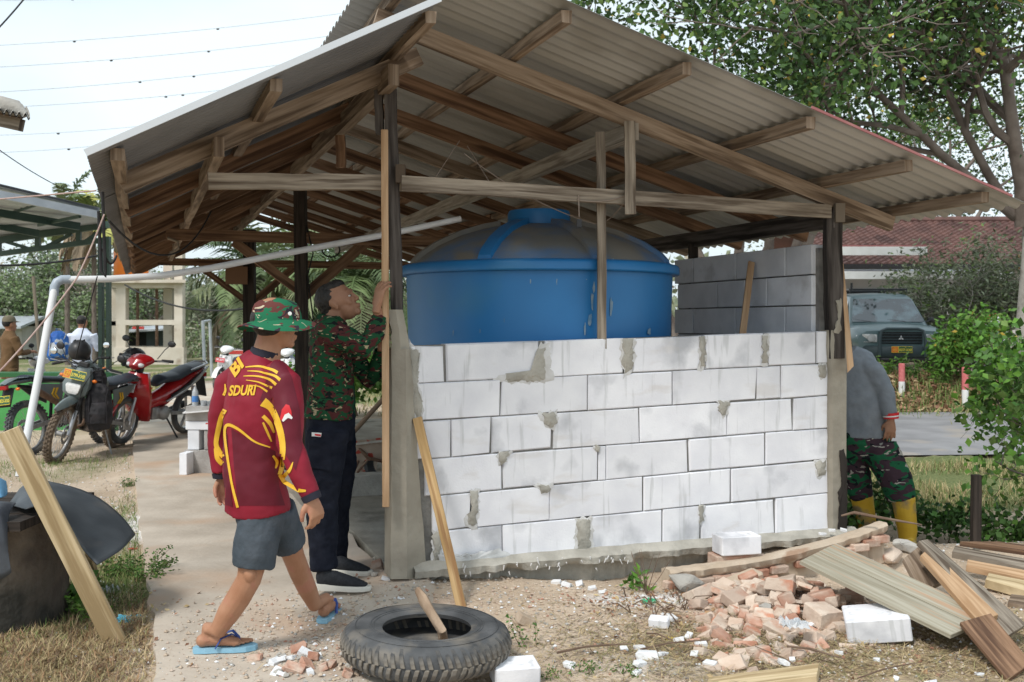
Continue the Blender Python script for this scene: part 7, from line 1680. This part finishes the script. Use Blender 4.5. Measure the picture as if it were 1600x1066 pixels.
for (a, b) in (((10, 378), (50, 390)), ((68, 388), (112, 366)), ((130, 380), (165, 356))): MB().bar(U(*a, 15.5), U(*b, 15.5), .05, .05).build('truss_web', M['gsteel'], CP)
p0 = U(157.5, 372, 15.5); p1 = U(159, 598, 15.5); MB().bar(p0, V((p1.x, 15.5, 0)), .06, .10, up=(0, 1, 0)).build('column', M['gsteel'], CP)
p0 = U(169.5, 370, 15.5); p1 = U(170.5, 598, 15.5); MB().bar(p0, V((p1.x, 15.5, 0)), .05, .10, up=(0, 1, 0)).build('column', M['gsteel'], CP)
for y in (500, 545, 450): MB().box(U(164, y, 15.48), (.10, .03, .03)).build('batten', M['gsteel'], CP)
# old roof corner, top left
OR_ = thing('old_roof_corner', 'corner of an old tiled eave at the upper left', 'roof', U(10, 180, 6))
rows = []
for j in range(5):
    f = j/4; r_ = []
    for i in range(60):
        t_ = i/59; p = U(-60, 166-2*f, 5.9+.6*f).lerp(U(47-6*f*f, 188-17*f, 5.9+.6*f), t_); p.z += .014*math.sin(t_*2*math.pi*11)+.01; r_.append(p)
    rows.append(r_)
MB().loft(rows, closed=False, cap=False).loft([[p+V((0, 0, .012)) for p in r_] for r_ in rows], closed=False, cap=False).build('roof_sheet', M['stone'], OR_, smooth=50)
MB().tube([U(-60, 152, 6.0), U(0, 163, 6.0), U(25, 170, 6.0), U(40, 180, 6.0)], [.045, .05, .05, .02], 10).build('ridge_cap', M['stone'], OR_, smooth=True)
MB().bar(U(-60, 175, 6.05), U(34, 196, 6.0), .05, .07).build('eave_beam', M['wood_grey'], OR_); MB().bar(U(-60, 168, 6.3), U(32, 184, 6.25), .04, .06).build('eave_beam', M['wood_brown'], OR_)
# green wall and roadside pieces
def wallseg(label, x0, x1, yt, Y, mat, name='low_wall', th=.1, z0=-.05):
    a = U(x0, yt, Y); b = U(x1, yt, Y); return single(MB().box(((a.x+b.x)/2, Y, (a.z+z0)/2), (b.x-a.x, th, a.z-z0)), name, M[mat], label, 'wall')
gw = wallseg('bright green low wall behind the trail bikes', -60, 183, 593, 15.1, 'greenw'); 
gz_ = U(0, 582, 15.3); single(MB().box((U(60, 0, 15.3).x, 15.32, gz_.z-.03), (2.35, .45, .06)), 'wall_coping', pm('dark_green_paint', (.02, .12, .035), rough=.6), 'darker green ledge running on top behind the low wall', 'ledge')
for k, (x0, x1) in enumerate([(356, 392)]):
    a = U(x0, 547, 40); b = U(x1, 547, 40); t = thing('road_barrier', 'red and white painted concrete barrier by the far road', 'barrier', ((a.x+b.x)/2, 40, 0))
    MB().box(((a.x+b.x)/2, 40, .28), (b.x-a.x, .3, .56)).build('barrier_body', M['white'], t); MB().box(((a.x+b.x)/2, 39.99, .42), (b.x-a.x-.1, .3, .14)).build('red_band', M['pred'], t)
M['pinkred'] = pm('faded_red_paint', (.55, .13, .13), (.64, .2, .2), scale=20, rough=.7)
for k, (px, yt, Y, lb) in enumerate([(1508, 574, 18.0, 'red and white striped marker post standing by the road in full view'), (1409, 568, 18.6, 'red and white marker post beside the bent grey figure')]):
    a = U(px, yt, Y); z0 = gz(a.x, a.y)-.05; t = thing('marker_post', lb, 'marker post', (a.x, a.y, z0)); h = a.z-z0
    MB().lathe([(.055, 0), (.055, h*.52)], n=14).build('white_section', M['white'], t, world=False); MB().lathe([(.056, h*.50), (.056, h-.01), (.045, h), (.001, h)], n=14).build('red_section', M['pinkred'], t, world=False, smooth=40)
for k, (x, y, lb) in enumerate([(-12, 58, 'thin red and white post beside the far road left of centre'), (-6.2, 60, 'thin red and white post beside the far road behind the man'), (-14.8, 62, 'thin red and white post furthest left on the far road')]):
    t = thing('marker_post', lb, 'marker post', (x, y, gz(x, y)-.05)); MB().lathe([(.06, 0), (.06, .7)], n=8).build('white_section', M['white'], t, world=False); MB().lathe([(.062, .68), (.062, 1.05), (.001, 1.06)], n=8).build('red_section', M['pinkred'], t, world=False)
GP = thing('pipe_frame', 'grey galvanised pipe frame standing on the grass left of centre', 'frame', U(322, 591, 27.5))
MB().tube([U(320, 591, 27), U(317, 503, 27), U(328, 501, 30), U(331, 591, 30)], .045, 8).build('pipe', M['galv'], GP, smooth=30)
single(MB().tube([U(62, 560, 30), U(52, 432, 30)], .05, 8), 'bamboo_pole', M['wood_grey'], 'slender pale pole standing among the trees at the left', 'pole')
# power lines
for k, (a, b, r_) in enumerate([((-20, 72), (545, 17), .028), ((-20, 106), (520, 53), .028), ((-20, 145), (480, 92), .028), ((-20, 169), (450, 125), .028), ((-20, 212), (330, 180), .024), ((-20, 239), (260, 208), .024), ((-20, 0), (200, -14), .024)]):
    t = thing('power_line', '%s power line from the top crossing the pale sky' % ['second', 'third', 'fourth', 'fifth', 'sixth', 'lowest', 'uppermost'][k], 'power line', U(a[0], a[1], 70))
    pts = sag(U(a[0], a[1], 70), U(b[0]+60, b[1]-6, 78), .35, 20); MB().tube(pts, r_*.6, 5).build('wire', M['galv'], t)
    for f in (4+k*2 % 7, 11): MB().ell(pts[f]-V((0, 0, .07)), (.12, .05, .06), n=8, m=5).build('damper', M['blackm'], t)
single(MB().tube(sag(U(-20, 62, 9), U(60, -30, 9.5), .02), .008, 6), 'overhead_cable', M['blackm'], 'thick dark cable crossing the top left corner', 'cable')
single(MB().tube(sag(U(-10, 228, 14), U(115, 302, 18), .05), .008, 6), 'overhead_cable', M['blackm'], 'thin dark cable slanting down over the green carport', 'cable')
single(MB().tube(sag(U(-20, 415, 18), U(160, 398, 20), .06), .02, 6), 'overhead_cable', M['blackm'], 'black cable under the green carport crossing before the palm', 'cable')
# ------------------------------------------------------------ plants
def leafm(name, c1, c2, c3=None): return pm(name, c1, c2, scale=.9, rough=.6, c3=c3, s3=3, spec=.35)
M['lf_a'] = leafm('leaf_mid', (.045, .105, .022), (.075, .15, .035)); M['lf_b'] = leafm('leaf_dark', (.025, .06, .017), (.045, .09, .025)); M['lf_c'] = leafm('leaf_light', (.11, .19, .04), (.16, .25, .06))
M['lf_y'] = leafm('leaf_yellow', (.50, .36, .05), (.55, .42, .10)); M['lf_o1'] = leafm('olive_leaf', (.15, .18, .10), (.22, .25, .155)); M['lf_o2'] = leafm('olive_leaf_dark', (.09, .12, .065), (.15, .18, .105))
M['lf_g1'] = leafm('bright_leaf', (.10, .24, .025), (.16, .32, .05)); M['lf_g2'] = leafm('bright_leaf_b', (.06, .16, .025), (.10, .22, .04))
M['lf_f1'] = leafm('far_leaf', (.21, .25, .16), (.29, .32, .215)); M['lf_f2'] = leafm('far_leaf_hazed_b', (.15, .185, .12), (.21, .24, .16)); M['lf_f3'] = leafm('far_leaf_hazed_dry', (.26, .235, .17), (.33, .30, .225))  # distance haze is painted into these paler far leaf colours, next line too
M['lf_fg'] = leafm('far_leaf_hazed_green', (.13, .20, .075), (.19, .26, .11))
M['bark'] = pm('brown_bark', (.11, .085, .07), (.20, .165, .14), scale=3, rough=.95, bump=.8, bscale=20)
M['barkw'] = pm('pale_bark', (.33, .31, .28), (.46, .44, .40), scale=2.2, rough=.95, bump=.7, bscale=16, c3=(.22, .20, .17), s3=4)
M['barkg'] = pm('grey_twigs', (.25, .22, .19), (.33, .30, .27), scale=3, rough=.95)
def leaf_mesh(centers, size, mats, name, parent, asp=.62, droop=.3, fold=True, wts=None, rseed=1):
    """centers: N x 3; one folded leaf each"""
    rg = np.random.default_rng(rseed); n = len(centers); C = np.array(centers, dtype=float)
    s = size*rg.uniform(.6, 1.25, n)[:, None]
    a = rg.uniform(0, 2*np.pi, n); el = rg.normal(-droop, .55, n)
    d = np.stack([np.cos(a)*np.cos(el), np.sin(a)*np.cos(el), np.sin(el)], 1)
    r = rg.normal(0, 1, (n, 3)); r[:, 2] *= .35; q = np.cross(d, r); q = np.cross(q, d) if False else q/np.linalg.norm(q, axis=1)[:, None]
    nr = np.cross(d, q)
    base = C; tip = C+d*s; m1 = C+d*s*.45+q*s*asp*.5+nr*s*.10; m2 = C+d*s*.45-q*s*asp*.5+nr*s*.10
    v = np.stack([base, m1, tip, m2], 1).reshape(-1, 3); i = np.arange(n)*4
    f = np.concatenate([np.stack([i, i+1, i+2], 1), np.stack([i, i+2, i+3], 1)])
    me = bpy.data.meshes.new(name); me.vertices.add(len(v)); 
    pv = v
    if parent is not None:
        mi = np.array(wm(parent).inverted()); pv = v @ mi[:3, :3].T+mi[:3, 3]
    me.vertices.foreach_set('co', pv.reshape(-1)); me.loops.add(len(f)*3); me.loops.foreach_set('vertex_index', f.reshape(-1).astype(np.int32))
    me.polygons.add(len(f)); me.polygons.foreach_set('loop_start', np.arange(0, len(f)*3, 3, dtype=np.int32))
    mi_ = rg.choice(len(mats), n, p=wts); me.polygons.foreach_set('material_index', np.concatenate([mi_, mi_]).astype(np.int32))
    me.update(calc_edges=True); me.validate()
    for m in mats: me.materials.append(m)
    o = bpy.data.objects.new(name, me); COL.objects.link(o); o.parent = parent; return o
def grow(mb, p, d, L_, r_, lev, maxl, rg, tips, nb=3, spread=.75, up=.15, wob=.18, ratio=.68, zmin=-9, xmin=-99):
    segs = 4; pts = [V(p)]; cur = V(p); dd = V(d).normalized()
    for k in range(segs):
        wb = wob*(.35 if lev == 0 else 1); dd = (dd+V((rg.gauss(0, wb), rg.gauss(0, wb), rg.gauss(0, wb)+up*.3))).normalized(); cur = cur+dd*L_/segs; pts.append(cur.copy())
    if lev >= 1 and (min(q.z for q in pts[1:]) < zmin or min(q.x for q in pts) < xmin): return
    rs = [r_*(1-.45*k/segs) for k in range(segs+1)]
    mb.tube(pts, rs, 7 if lev == 0 else (5 if lev < 3 else 3), cap=False)
    if lev >= maxl: tips.extend(pts[1:]); return
    if lev >= maxl-1: tips.extend(pts[2:])
    for k in range(nb+(1 if lev == 0 else 0)):
        t = .35+.65*(k+1)/(nb+.5); t = min(t, 1.0); i = min(int(t*segs), segs-1); q = pts[i].lerp(pts[i+1], t*segs-i)
        a = V((rg.gauss(0, 1), rg.gauss(0, 1), rg.gauss(0, .7))); a = (a-dd*a.dot(dd)).normalized()
        nd = (dd*(1-spread*.5)+a*spread+V((0, 0, up))).normalized()
        grow(mb, q, nd, L_*ratio*rg.uniform(.75, 1.15), r_*.55, lev+1, maxl, rg, tips, nb, spread, up, wob, ratio, zmin, xmin)
def tree(label, base, h, r_, dirv, mats, wts, leafsize, nleaf, jit, bark, maxl=4, nb=3, L0=None, name='broadleaf_tree', seed=1, spread=.8, up=.12, group=None, extra=None, asp=.62, ratio=.70, wob=.18, trunks=None, zmin=-9, xmin=-99):
    t = thing(name, label, 'tree' if 'tree' in name or 'rubber' in name else 'shrub', base, 0, group); rg = random.Random(seed); tips = []
    for (off, dv, LL, rr) in (trunks or [((0, 0, -.2), dirv, L0 or h*.42, r_)]):
        mb = MB(); grow(mb, V(base)+V(off), V(dv), LL, rr, 0, maxl, rg, tips, nb, spread, up, wob, ratio, zmin, xmin)
        mb.build('trunk', bark, t, smooth=60)
    T = np.array([tuple(p) for p in tips]); rgn = np.random.default_rng(seed); idx = rgn.integers(0, len(T), nleaf)
    C = T[idx]+rgn.normal(0, jit, (nleaf, 3))
    C = C[(C[:, 2] > zmin) & (C[:, 0] > xmin)]
    leaf_mesh(C, leafsize, mats, 'crown', t, wts=wts, asp=asp, rseed=seed); return t
# the big trees behind the shed roof
big = [M['lf_a'], M['lf_b'], M['lf_c'], M['lf_y']]; bw = [.45, .33, .20, .02]
tree('broad leafy tree with twin upright brown stems behind the middle of the roof', (4.1, 18.6, .3), 9, .17, (0, 0, 1), big, bw, .14, 11000, .34, M['bark'], maxl=4, nb=3, seed=3, zmin=3.55, trunks=[((0, 0, -.2), (-.05, 0, 1), 4.2, .13), ((.45, .2, -.2), (.12, .1, 1), 4.4, .12), ((-.3, .2, -.2), (-.42, .2, .9), 3.8, .09), ((-.5, .2, -.2), (-.62, .1, .9), 4.6, .10)])
tree('large leafy tree with dark forked stems rising behind the right of the roof', (4.75, 19.4, .3), 9, .17, (0, 0, 1), big, bw, .14, 13000, .36, M['bark'], maxl=4, nb=3, seed=8, zmin=3.55, trunks=[((0, 0, -.2), (0, 0, 1), 4.0, .15), ((.3, .2, -.2), (.16, .1, 1), 4.1, .12), ((.2, .3, -.2), (-.3, .2, 1), 3.8, .10)])
tree('big pale barked tree at the right edge with wide spreading limbs', (9.3, 19.6, .4), 9, .28, (0, 0, 1), big, [.38, .42, .18, .02], .145, 16000, .38, M['bark'], maxl=4, nb=4, seed=5, zmin=3.55, trunks=[((.5, 0, 3.0), (.0, 0, 1), 3.2, .17), ((.4, .1, 3.2), (-.85, -.1, .65), 3.8, .11), ((.4, .1, 3.2), (-.45, .2, 1), 3.8, .10)])
tree('leafy tree filling the gap beyond the roof at the upper right', (17.0, 37, .4), 9, .2, (0, 0, 1), big, [.40, .38, .20, .02], .17, 11000, .40, M['bark'], maxl=4, nb=3, seed=12, zmin=4.6, trunks=[((0, 0, -.2), (0, 0, 1), 6.4, .16), ((-.8, .2, -.2), (-.3, .1, 1), 5.8, .14)])
bt = bpy.data.objects['broadleaf_tree.002']; MB().tube([V((9.85, 19.6, .1)), V((9.9, 19.6, 1.5)), V((10.0, 19.6, 3.0)), V((9.95, 19.6, 4.2))], [.30, .235, .21, .17], 16).build('trunk', M['barkw'], bt, smooth=True)
# olive green tree before the tiled house
tree('grey-green fine leaved tree in front of the tiled house', (11.6, 25.3, .4), 3.6, .07, (0, 0, 1), [M['lf_o1'], M['lf_o2'], M['lf_c']], [.5, .42, .08], .15, 11000, .24, M['barkg'], maxl=4, nb=4, seed=21, asp=.34, name='small_tree', trunks=[((0, 0, -.1), (-.5, -.1, 1), 1.5, .06), ((.1, 0, -.1), (.25, 0, 1), 1.6, .06), ((0, 0, .2), (-.9, 0, .8), 1.6, .05), ((.2, 0, 0), (.7, .1, .9), 1.3, .05)], up=.05)
tree('bright green leafy bush standing beside the pickup truck', (8.45, 18.8, .45), 2, .03, (0, 0, 1), [M['lf_g1'], M['lf_g2'], M['lf_c'], M['lf_y']], [.45, .35, .18, .02], .12, 2600, .12, M['twig'], maxl=3, nb=3, seed=31, name='leafy_bush', xmin=7.75, trunks=[((0, 0, -.1), (-.2, 0, 1), .72, .03), ((.05, 0, -.1), (.1, 0, 1), .78, .03), ((0, .1, -.1), (-.3, 0, .9), .62, .025), ((0, 0, -.1), (.35, 0, 1), .66, .025)], asp=.5)
tree('tall green shrub with slender stems at the right edge by the timber stack', (4.0, 7.45, -.1), 2, .02, (0, 0, 1), [M['lf_g1'], M['lf_g2'], M['lf_a'], M['lf_c']], [.30, .36, .22, .12], .072, 4200, .075, M['bark'], maxl=4, nb=3, seed=41, xmin=3.42, name='tall_shrub', trunks=[((0, 0, -.1), (.05, 0, 1), .95, .022), ((.12, 0, -.1), (.25, 0, 1), 1.0, .020), ((-.10, 0, -.1), (.18, .05, 1), .85, .016), ((.2, .2, -.1), (-.1, 0, 1), .9, .018), ((.05, 0, .75), (-.75, 0, .35), .5, .010)], asp=.7, up=.05)
tree('low green creeper and saplings in the ditch beside the dark stake', (3.45, 8.0, -.2), .5, .01, (0, 0, 1), [M['lf_g2'], M['lf_a'], M['lf_b']], [.35, .40, .25], .055, 2200, .06, M['twig'], maxl=3, nb=3, seed=43, name='creeper_shrub', trunks=[((-.7, .1, .02), (-.3, 0, .5), .16, .006), ((-.3, .2, .02), (.2, 0, .6), .17, .006), ((0, .1, .02), (.3, 0, .7), .16, .006), ((-.5, .4, .05), (0, 0, .7), .16, .006), ((.2, -.3, .02), (.1, 0, .8), .16, .006), ((.4, -.4, .02), (.1, 0, .8), .16, .006)], asp=.75)
tree('bright green bush seen between the camouflage jacket and the post', (-2.1, 17.2, 0), 1, .02, (0, 0, 1), [M['lf_g1'], M['lf_g2']], [.6, .4], .12, 3500, .15, M['twig'], maxl=3, nb=3, seed=45, name='leafy_bush', trunks=[((-.5, 0, 0), (-.3, 0, 1), .5, .02), ((0, 0, 0), (.2, 0, 1), .55, .02), ((.5, 0, 0), (.3, 0, .8), .5, .02), ((-1.0, 0, 0), (-.3, 0, .8), .45, .02)])
# yellow blossom cluster at the right
tree('bush with pale orange blossoms left of the pale barked trunk', (12.6, 25.0, .5), 3, .05, (0, 0, 1), [leafm('orange_blossom', (.65, .33, .08), (.7, .42, .14)), M['lf_o2']], [.35, .65], .15, 1500, .16, M['bark'], maxl=3, nb=3, seed=47, name='flowering_shrub', trunks=[((0, 0, -.1), (-.1, 0, 1), 1.6, .04), ((.2, 0, 0), (.2, 0, 1), 1.3, .04)], asp=.4)
# palms
def palm(label, base, h, nf, L_, seed, mats, trunk_r=.25, lean=(0, 0), dead=0, name='palm_tree', leafw=.035, nl=34, arch=1.0):
    t = thing(name, label, 'palm', base); rg = random.Random(seed); b = V(base); top = b+V((lean[0], lean[1], h))
    if h > .3:
        mb = MB(); pts = [b.lerp(top, k/14)+V((lean[0]*.1*math.sin(k*.4), 0, 0)) for k in range(15)]; mb.tube(pts, [trunk_r*(1.15-.02*k+(.10 if k % 2 else 0)) for k in range(15)], 12)
        for k in range(int(h*26)):
            z = b.lerp(top, (k+4)/(h*26+4)); a = k*2.4; o = V((math.cos(a), math.sin(a), 0)); mb.tube([z+o*trunk_r*.8, z+o*trunk_r*1.15+V((0, 0, .08)), z+o*trunk_r*1.3+V((0, 0, .17))], [trunk_r*.18, trunk_r*.13, trunk_r*.06], 4)
        mb.build('trunk', M['bark'], t)
    for k in range(nf):
        a = k*2.399+rg.uniform(-.2, .2); el = R(80)-R(95)*(k/nf)**.8*arch; l_ = L_*rg.uniform(.85, 1.1); d = V((math.cos(a)*math.cos(el), math.sin(a)*math.cos(el), math.sin(el)))
        pts = []; cur = top.copy(); n = 16; isdead = k >= nf-dead
        for i in range(n+1):
            pts.append(cur.copy()); d = (d+V((0, 0, -.075*(1+(i/n)*1.2)*(1.6 if isdead else 1)))).normalized(); cur = cur+d*l_/n
        mb = MB(); mb.tube(pts, [.035*(1-i/n)+.006 for i in range(n+1)], 5, cap=False)
        for i in range(nl):
            f = .10+.90*i/nl; q = f*n; j = min(int(q), n-1); p = pts[j].lerp(pts[j+1], q-j); tn = (pts[j+1]-pts[j]).normalized(); sdv = tn.cross(V((0, 0, 1))).normalized(); nrm = sdv.cross(tn)
            ll = (.75*math.sin(math.pi*min(1, f*.85+.12))+.12)*L_*.26
            for sg in (-1, 1):
                dl = (sdv*sg*.85+tn*.55+nrm*rg.uniform(-.25, .35)-V((0, 0, .15+(.6 if isdead else 0)))).normalized(); e = p+dl*ll*.55; dl2 = (dl-V((0, 0, .55+(.8 if isdead else 0)))).normalized(); g = e+dl2*ll*.5; w_ = nrm.cross(dl).normalized()*leafw
                w_ = (tn-dl*tn.dot(dl)).normalized()*leafw
                mb.add([p-w_*.5, p+w_*.5, e+w_, e-w_, g], [(0, 1, 2, 3), (3, 2, 4)])
        mb.build('frond', mats[-1] if isdead else mats[k % (len(mats)-1)], t)
    return t
pm1 = [leafm('palm_green', (.09, .14, .045), (.15, .20, .08)), leafm('palm_dark', (.05, .085, .03), (.09, .13, .055)), leafm('palm_pale', (.17, .21, .10), (.24, .27, .14)), leafm('palm_dead', (.28, .21, .14), (.36, .28, .19))]
palm('oil palm with drooping fronds behind the left dark posts', (-10.6, 43, 0), 3.4, 34, 4.6, 1, pm1, .35, dead=4, leafw=.05)
palm('oil palm with rough thick trunk behind the man in camouflage', (-4.4, 30, 0), 2.6, 32, 3.7, 2, pm1, .36, dead=3)
palm('oil palm further back between the two posts', (-10.2, 50, 0), 4.0, 30, 4.6, 3, pm1, .35, dead=3, leafw=.05)
palm('coconut palm with dead hanging fronds behind the green carport', (-10.0, 24.5, 0), 3.9, 18, 1.5, 5, [pm1[2], leafm('palm_yellow', (.34, .34, .08), (.42, .42, .12)), pm1[0], pm1[3]], .05, dead=6)
palm('distant palm crown rising above the green carport roof', (-16.5, 38, 0), 5.6, 20, 1.9, 6, pm1, .08, dead=1)
# trees of the far edge: four kinds, copied
protos = []
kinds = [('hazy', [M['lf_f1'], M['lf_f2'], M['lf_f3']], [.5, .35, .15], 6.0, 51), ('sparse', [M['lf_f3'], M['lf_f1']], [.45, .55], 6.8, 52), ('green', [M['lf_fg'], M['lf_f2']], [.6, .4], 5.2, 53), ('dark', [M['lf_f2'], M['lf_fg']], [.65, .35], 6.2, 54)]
kl = {'hazy': 'pale grey-green tree in the hazy line of trees beyond the yard', 'sparse': 'thin sparse tree with bare twigs in the line beyond the yard', 'green': 'rounded fresh green tree in the line beyond the yard', 'dark': 'darker dense tree in the line beyond the yard'}
for nm, ms, ws, h, sd_ in kinds:
    o = tree(kl[nm], (0, 0, 0), h, .12, (0, 0, 1), ms, ws, .21 if nm != 'sparse' else .15, 3800 if nm != 'sparse' else 1600, .42, M['barkg'] if nm in ('sparse', 'hazy') else M['bark'], maxl=3, nb=4, seed=sd_, name='roadside_tree', group='%s trees beyond the yard' % nm, L0=h*.45, up=.2, spread=.7)
    protos.append(o)
spots = []
rg = random.Random(99)
for k in range(52):
    px = rg.uniform(-60, 660); Y = rg.uniform(62, 92) if px < 480 else rg.uniform(50, 80); spots.append((px, Y, rg.uniform(.75, 1.15)))
for k in range(22): spots.append((rg.uniform(1150, 1750), rg.uniform(48, 70), rg.uniform(.8, 1.1)))
for (px, Y, s_, kd) in [(30, 48, .85, 2), (95, 52, 1.15, 3), (130, 50, .9, 1), (10, 56, 1.0, 0), (150, 46, .7, 2), (60, 60, 1.1, 1), (300, 60, .9, 0), (235, 62, 1.0, 3)]: spots.append((px, Y, s_, kd))
used = set()
for i, sp in enumerate(spots):
    k = sp[3] if len(sp) > 3 else rg.choice([0, 0, 1, 1, 2, 3]); x = (sp[0]-800)*sp[1]/1600
    if k in used: o = copy_tree(protos[k])
    else: o = protos[k]; used.add(k)
    o.location = (x, sp[1], gz(x, sp[1])-.1); s_ = sp[2]; o.scale = (s_*1.1, s_*1.1, s_); o.rotation_euler = (0, 0, rg.uniform(0, 6.28))
# undergrowth mass
def under(n, fn, size, mats, wts, hmax, seed):
    C = []
    for _ in range(n):
        x, y = fn(); hh = hmax*(.5+.5*noise.noise(V((x*.35, y*.35, seed)))+.2); C.append((x, y, gz(x, y)+random.random()*max(.1, hh)))
    o = leaf_mesh(C, size, mats, 'undergrowth', None, wts=wts, rseed=seed); tag(o, kind='stuff')
def fu1():
    Y = random.uniform(50, 64); return (random.uniform(-60, 640)-800)*Y/1600, Y
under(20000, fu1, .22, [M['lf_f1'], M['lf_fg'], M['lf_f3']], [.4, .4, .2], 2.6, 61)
def fu2():
    Y = random.uniform(24, 33); return random.uniform(-3.0, 1.5), Y
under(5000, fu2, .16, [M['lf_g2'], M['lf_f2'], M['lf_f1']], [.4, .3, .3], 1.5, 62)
def fu3():
    Y = random.uniform(86, 130); return random.uniform(-100, 110), Y
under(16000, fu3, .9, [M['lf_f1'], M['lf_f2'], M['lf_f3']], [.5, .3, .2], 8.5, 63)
# ------------------------------------------------------------ small plants in the foreground
def herb(label, base, n, h, ls, mats, seed, spread=.5, asp=.5, per=8, name='weed', dirv=(0, 0), stemr=.0022):
    t = thing(name, label, 'plant', base); rg = random.Random(seed); mb = MB(); C = []
    for k in range(n):
        d = V((rg.gauss(0, spread)+dirv[0], rg.gauss(0, spread)+dirv[1], 1)).normalized(); L_ = h*rg.uniform(.6, 1.1); p = V(base)+V((rg.gauss(0, .03), rg.gauss(0, .03), -.01)); pts = [p]
        for i in range(5):
            d = (d+V((rg.gauss(0, .12), rg.gauss(0, .12), -.02))).normalized(); p = p+d*L_/5; pts.append(p.copy())
            for _ in range(per//2 if i else 1): C.append(tuple(p+V((rg.gauss(0, .012), rg.gauss(0, .012), rg.gauss(0, .012)))))
        mb.tube(pts, [stemr*(1-.12*i) for i in range(6)], 5)
    mb.build('stem', M['twig'], t); leaf_mesh(np.array(C), ls, mats, 'foliage', t, asp=asp, rseed=seed, droop=-.1); return t
wg = [M['grass'], M['lf_g2'], M['lf_a']]
herb('spreading green weed sprawling over the edge of the concrete path', gpt(225, 905), 26, .24, .022, wg, 71, .9, per=16, dirv=(.75, .25))
herb('low green weeds in front of the black rubber sheet', gpt(178, 900), 22, .15, .02, wg, 72, .9, per=14)
herb('broad leaved green plant growing at the foot of the old well', gpt(92, 965), 11, .27, .075, [M['lf_g1'], M['lf_g2']], 73, .5, .8, per=4)
herb('feathery green weed right of the broad leaved plant by the well', gpt(140, 965), 14, .14, .03, [M['lf_g1'], M['grass']], 74, .6, per=10)
herb('single upright seedling on the bare sand right of the tyre', gpt(822, 1008), 4, .16, .02, [M['lf_a'], M['lf_g2']], 75, .28, per=10)
herb('small sapling with long leaves before the footing', gpt(1008, 925), 4, .14, .075, [M['lf_g1'], M['lf_g2']], 76, .5, .35, per=4)
herb('tiny green weed beside the small white block', gpt(868, 1058), 5, .06, .016, wg, 77, .5, per=10)
herb('pair of tiny weeds in the litter at the bottom middle', gpt(920, 1050), 5, .05, .016, wg, 78, .7, per=10)
herb('low green tuft in the litter right of the tiny weeds', gpt(980, 1052), 5, .05, .016, wg, 79, .7, per=10)
herb('tuft of weeds in a crack by the path behind the plank', gpt(200, 760), 14, .09, .02, wg, 80, .9, per=8)
herb('green leafy weed on the bank in front of the pickup', gpt(1425, 596, .4), 9, .5, .10, [M['lf_g2'], M['grass']], 81, .35, .35, per=10)
herb('bushy grass clump on the bank below the green bush', gpt(1470, 600, .4), 16, .45, .10, [M['lf_g1'], M['grass']], 82, .35, .3, per=10)
herb('weed with yellowish leaves on the bank below the number plate', gpt(1385, 592, .4), 8, .45, .10, [M['lf_g1'], M['lf_c']], 83, .35, .35, per=8)
mb = MB(); b0 = gpt(1010, 930)
for k in range(7):
    d = V((random.gauss(0, .5), random.gauss(0, .3), 1)).normalized(); mb.tube([b0, b0+d*.12, b0+d*.25+V((random.gauss(0, .02), 0, 0))], [.003, .002, .001], 5)
single(mb, 'bare_twigs', M['twig'], 'bare reddish twigs sticking up by the broken end of the ledge', 'twigs')
# roots and dry litter left of the heap
mb = MB()
for k in range(26):
    p = gpt(random.gauss(1040, 25), random.gauss(945, 14)); q = p+V((random.gauss(0, .10), random.gauss(0, .06), random.uniform(.0, .07))); mb.tube([p, p.lerp(q, .5)+V((0, 0, .03)), q], [.004, .003, .002], 5)
o = mb.build('root_litter', M['twig']); tag(o, kind='stuff')
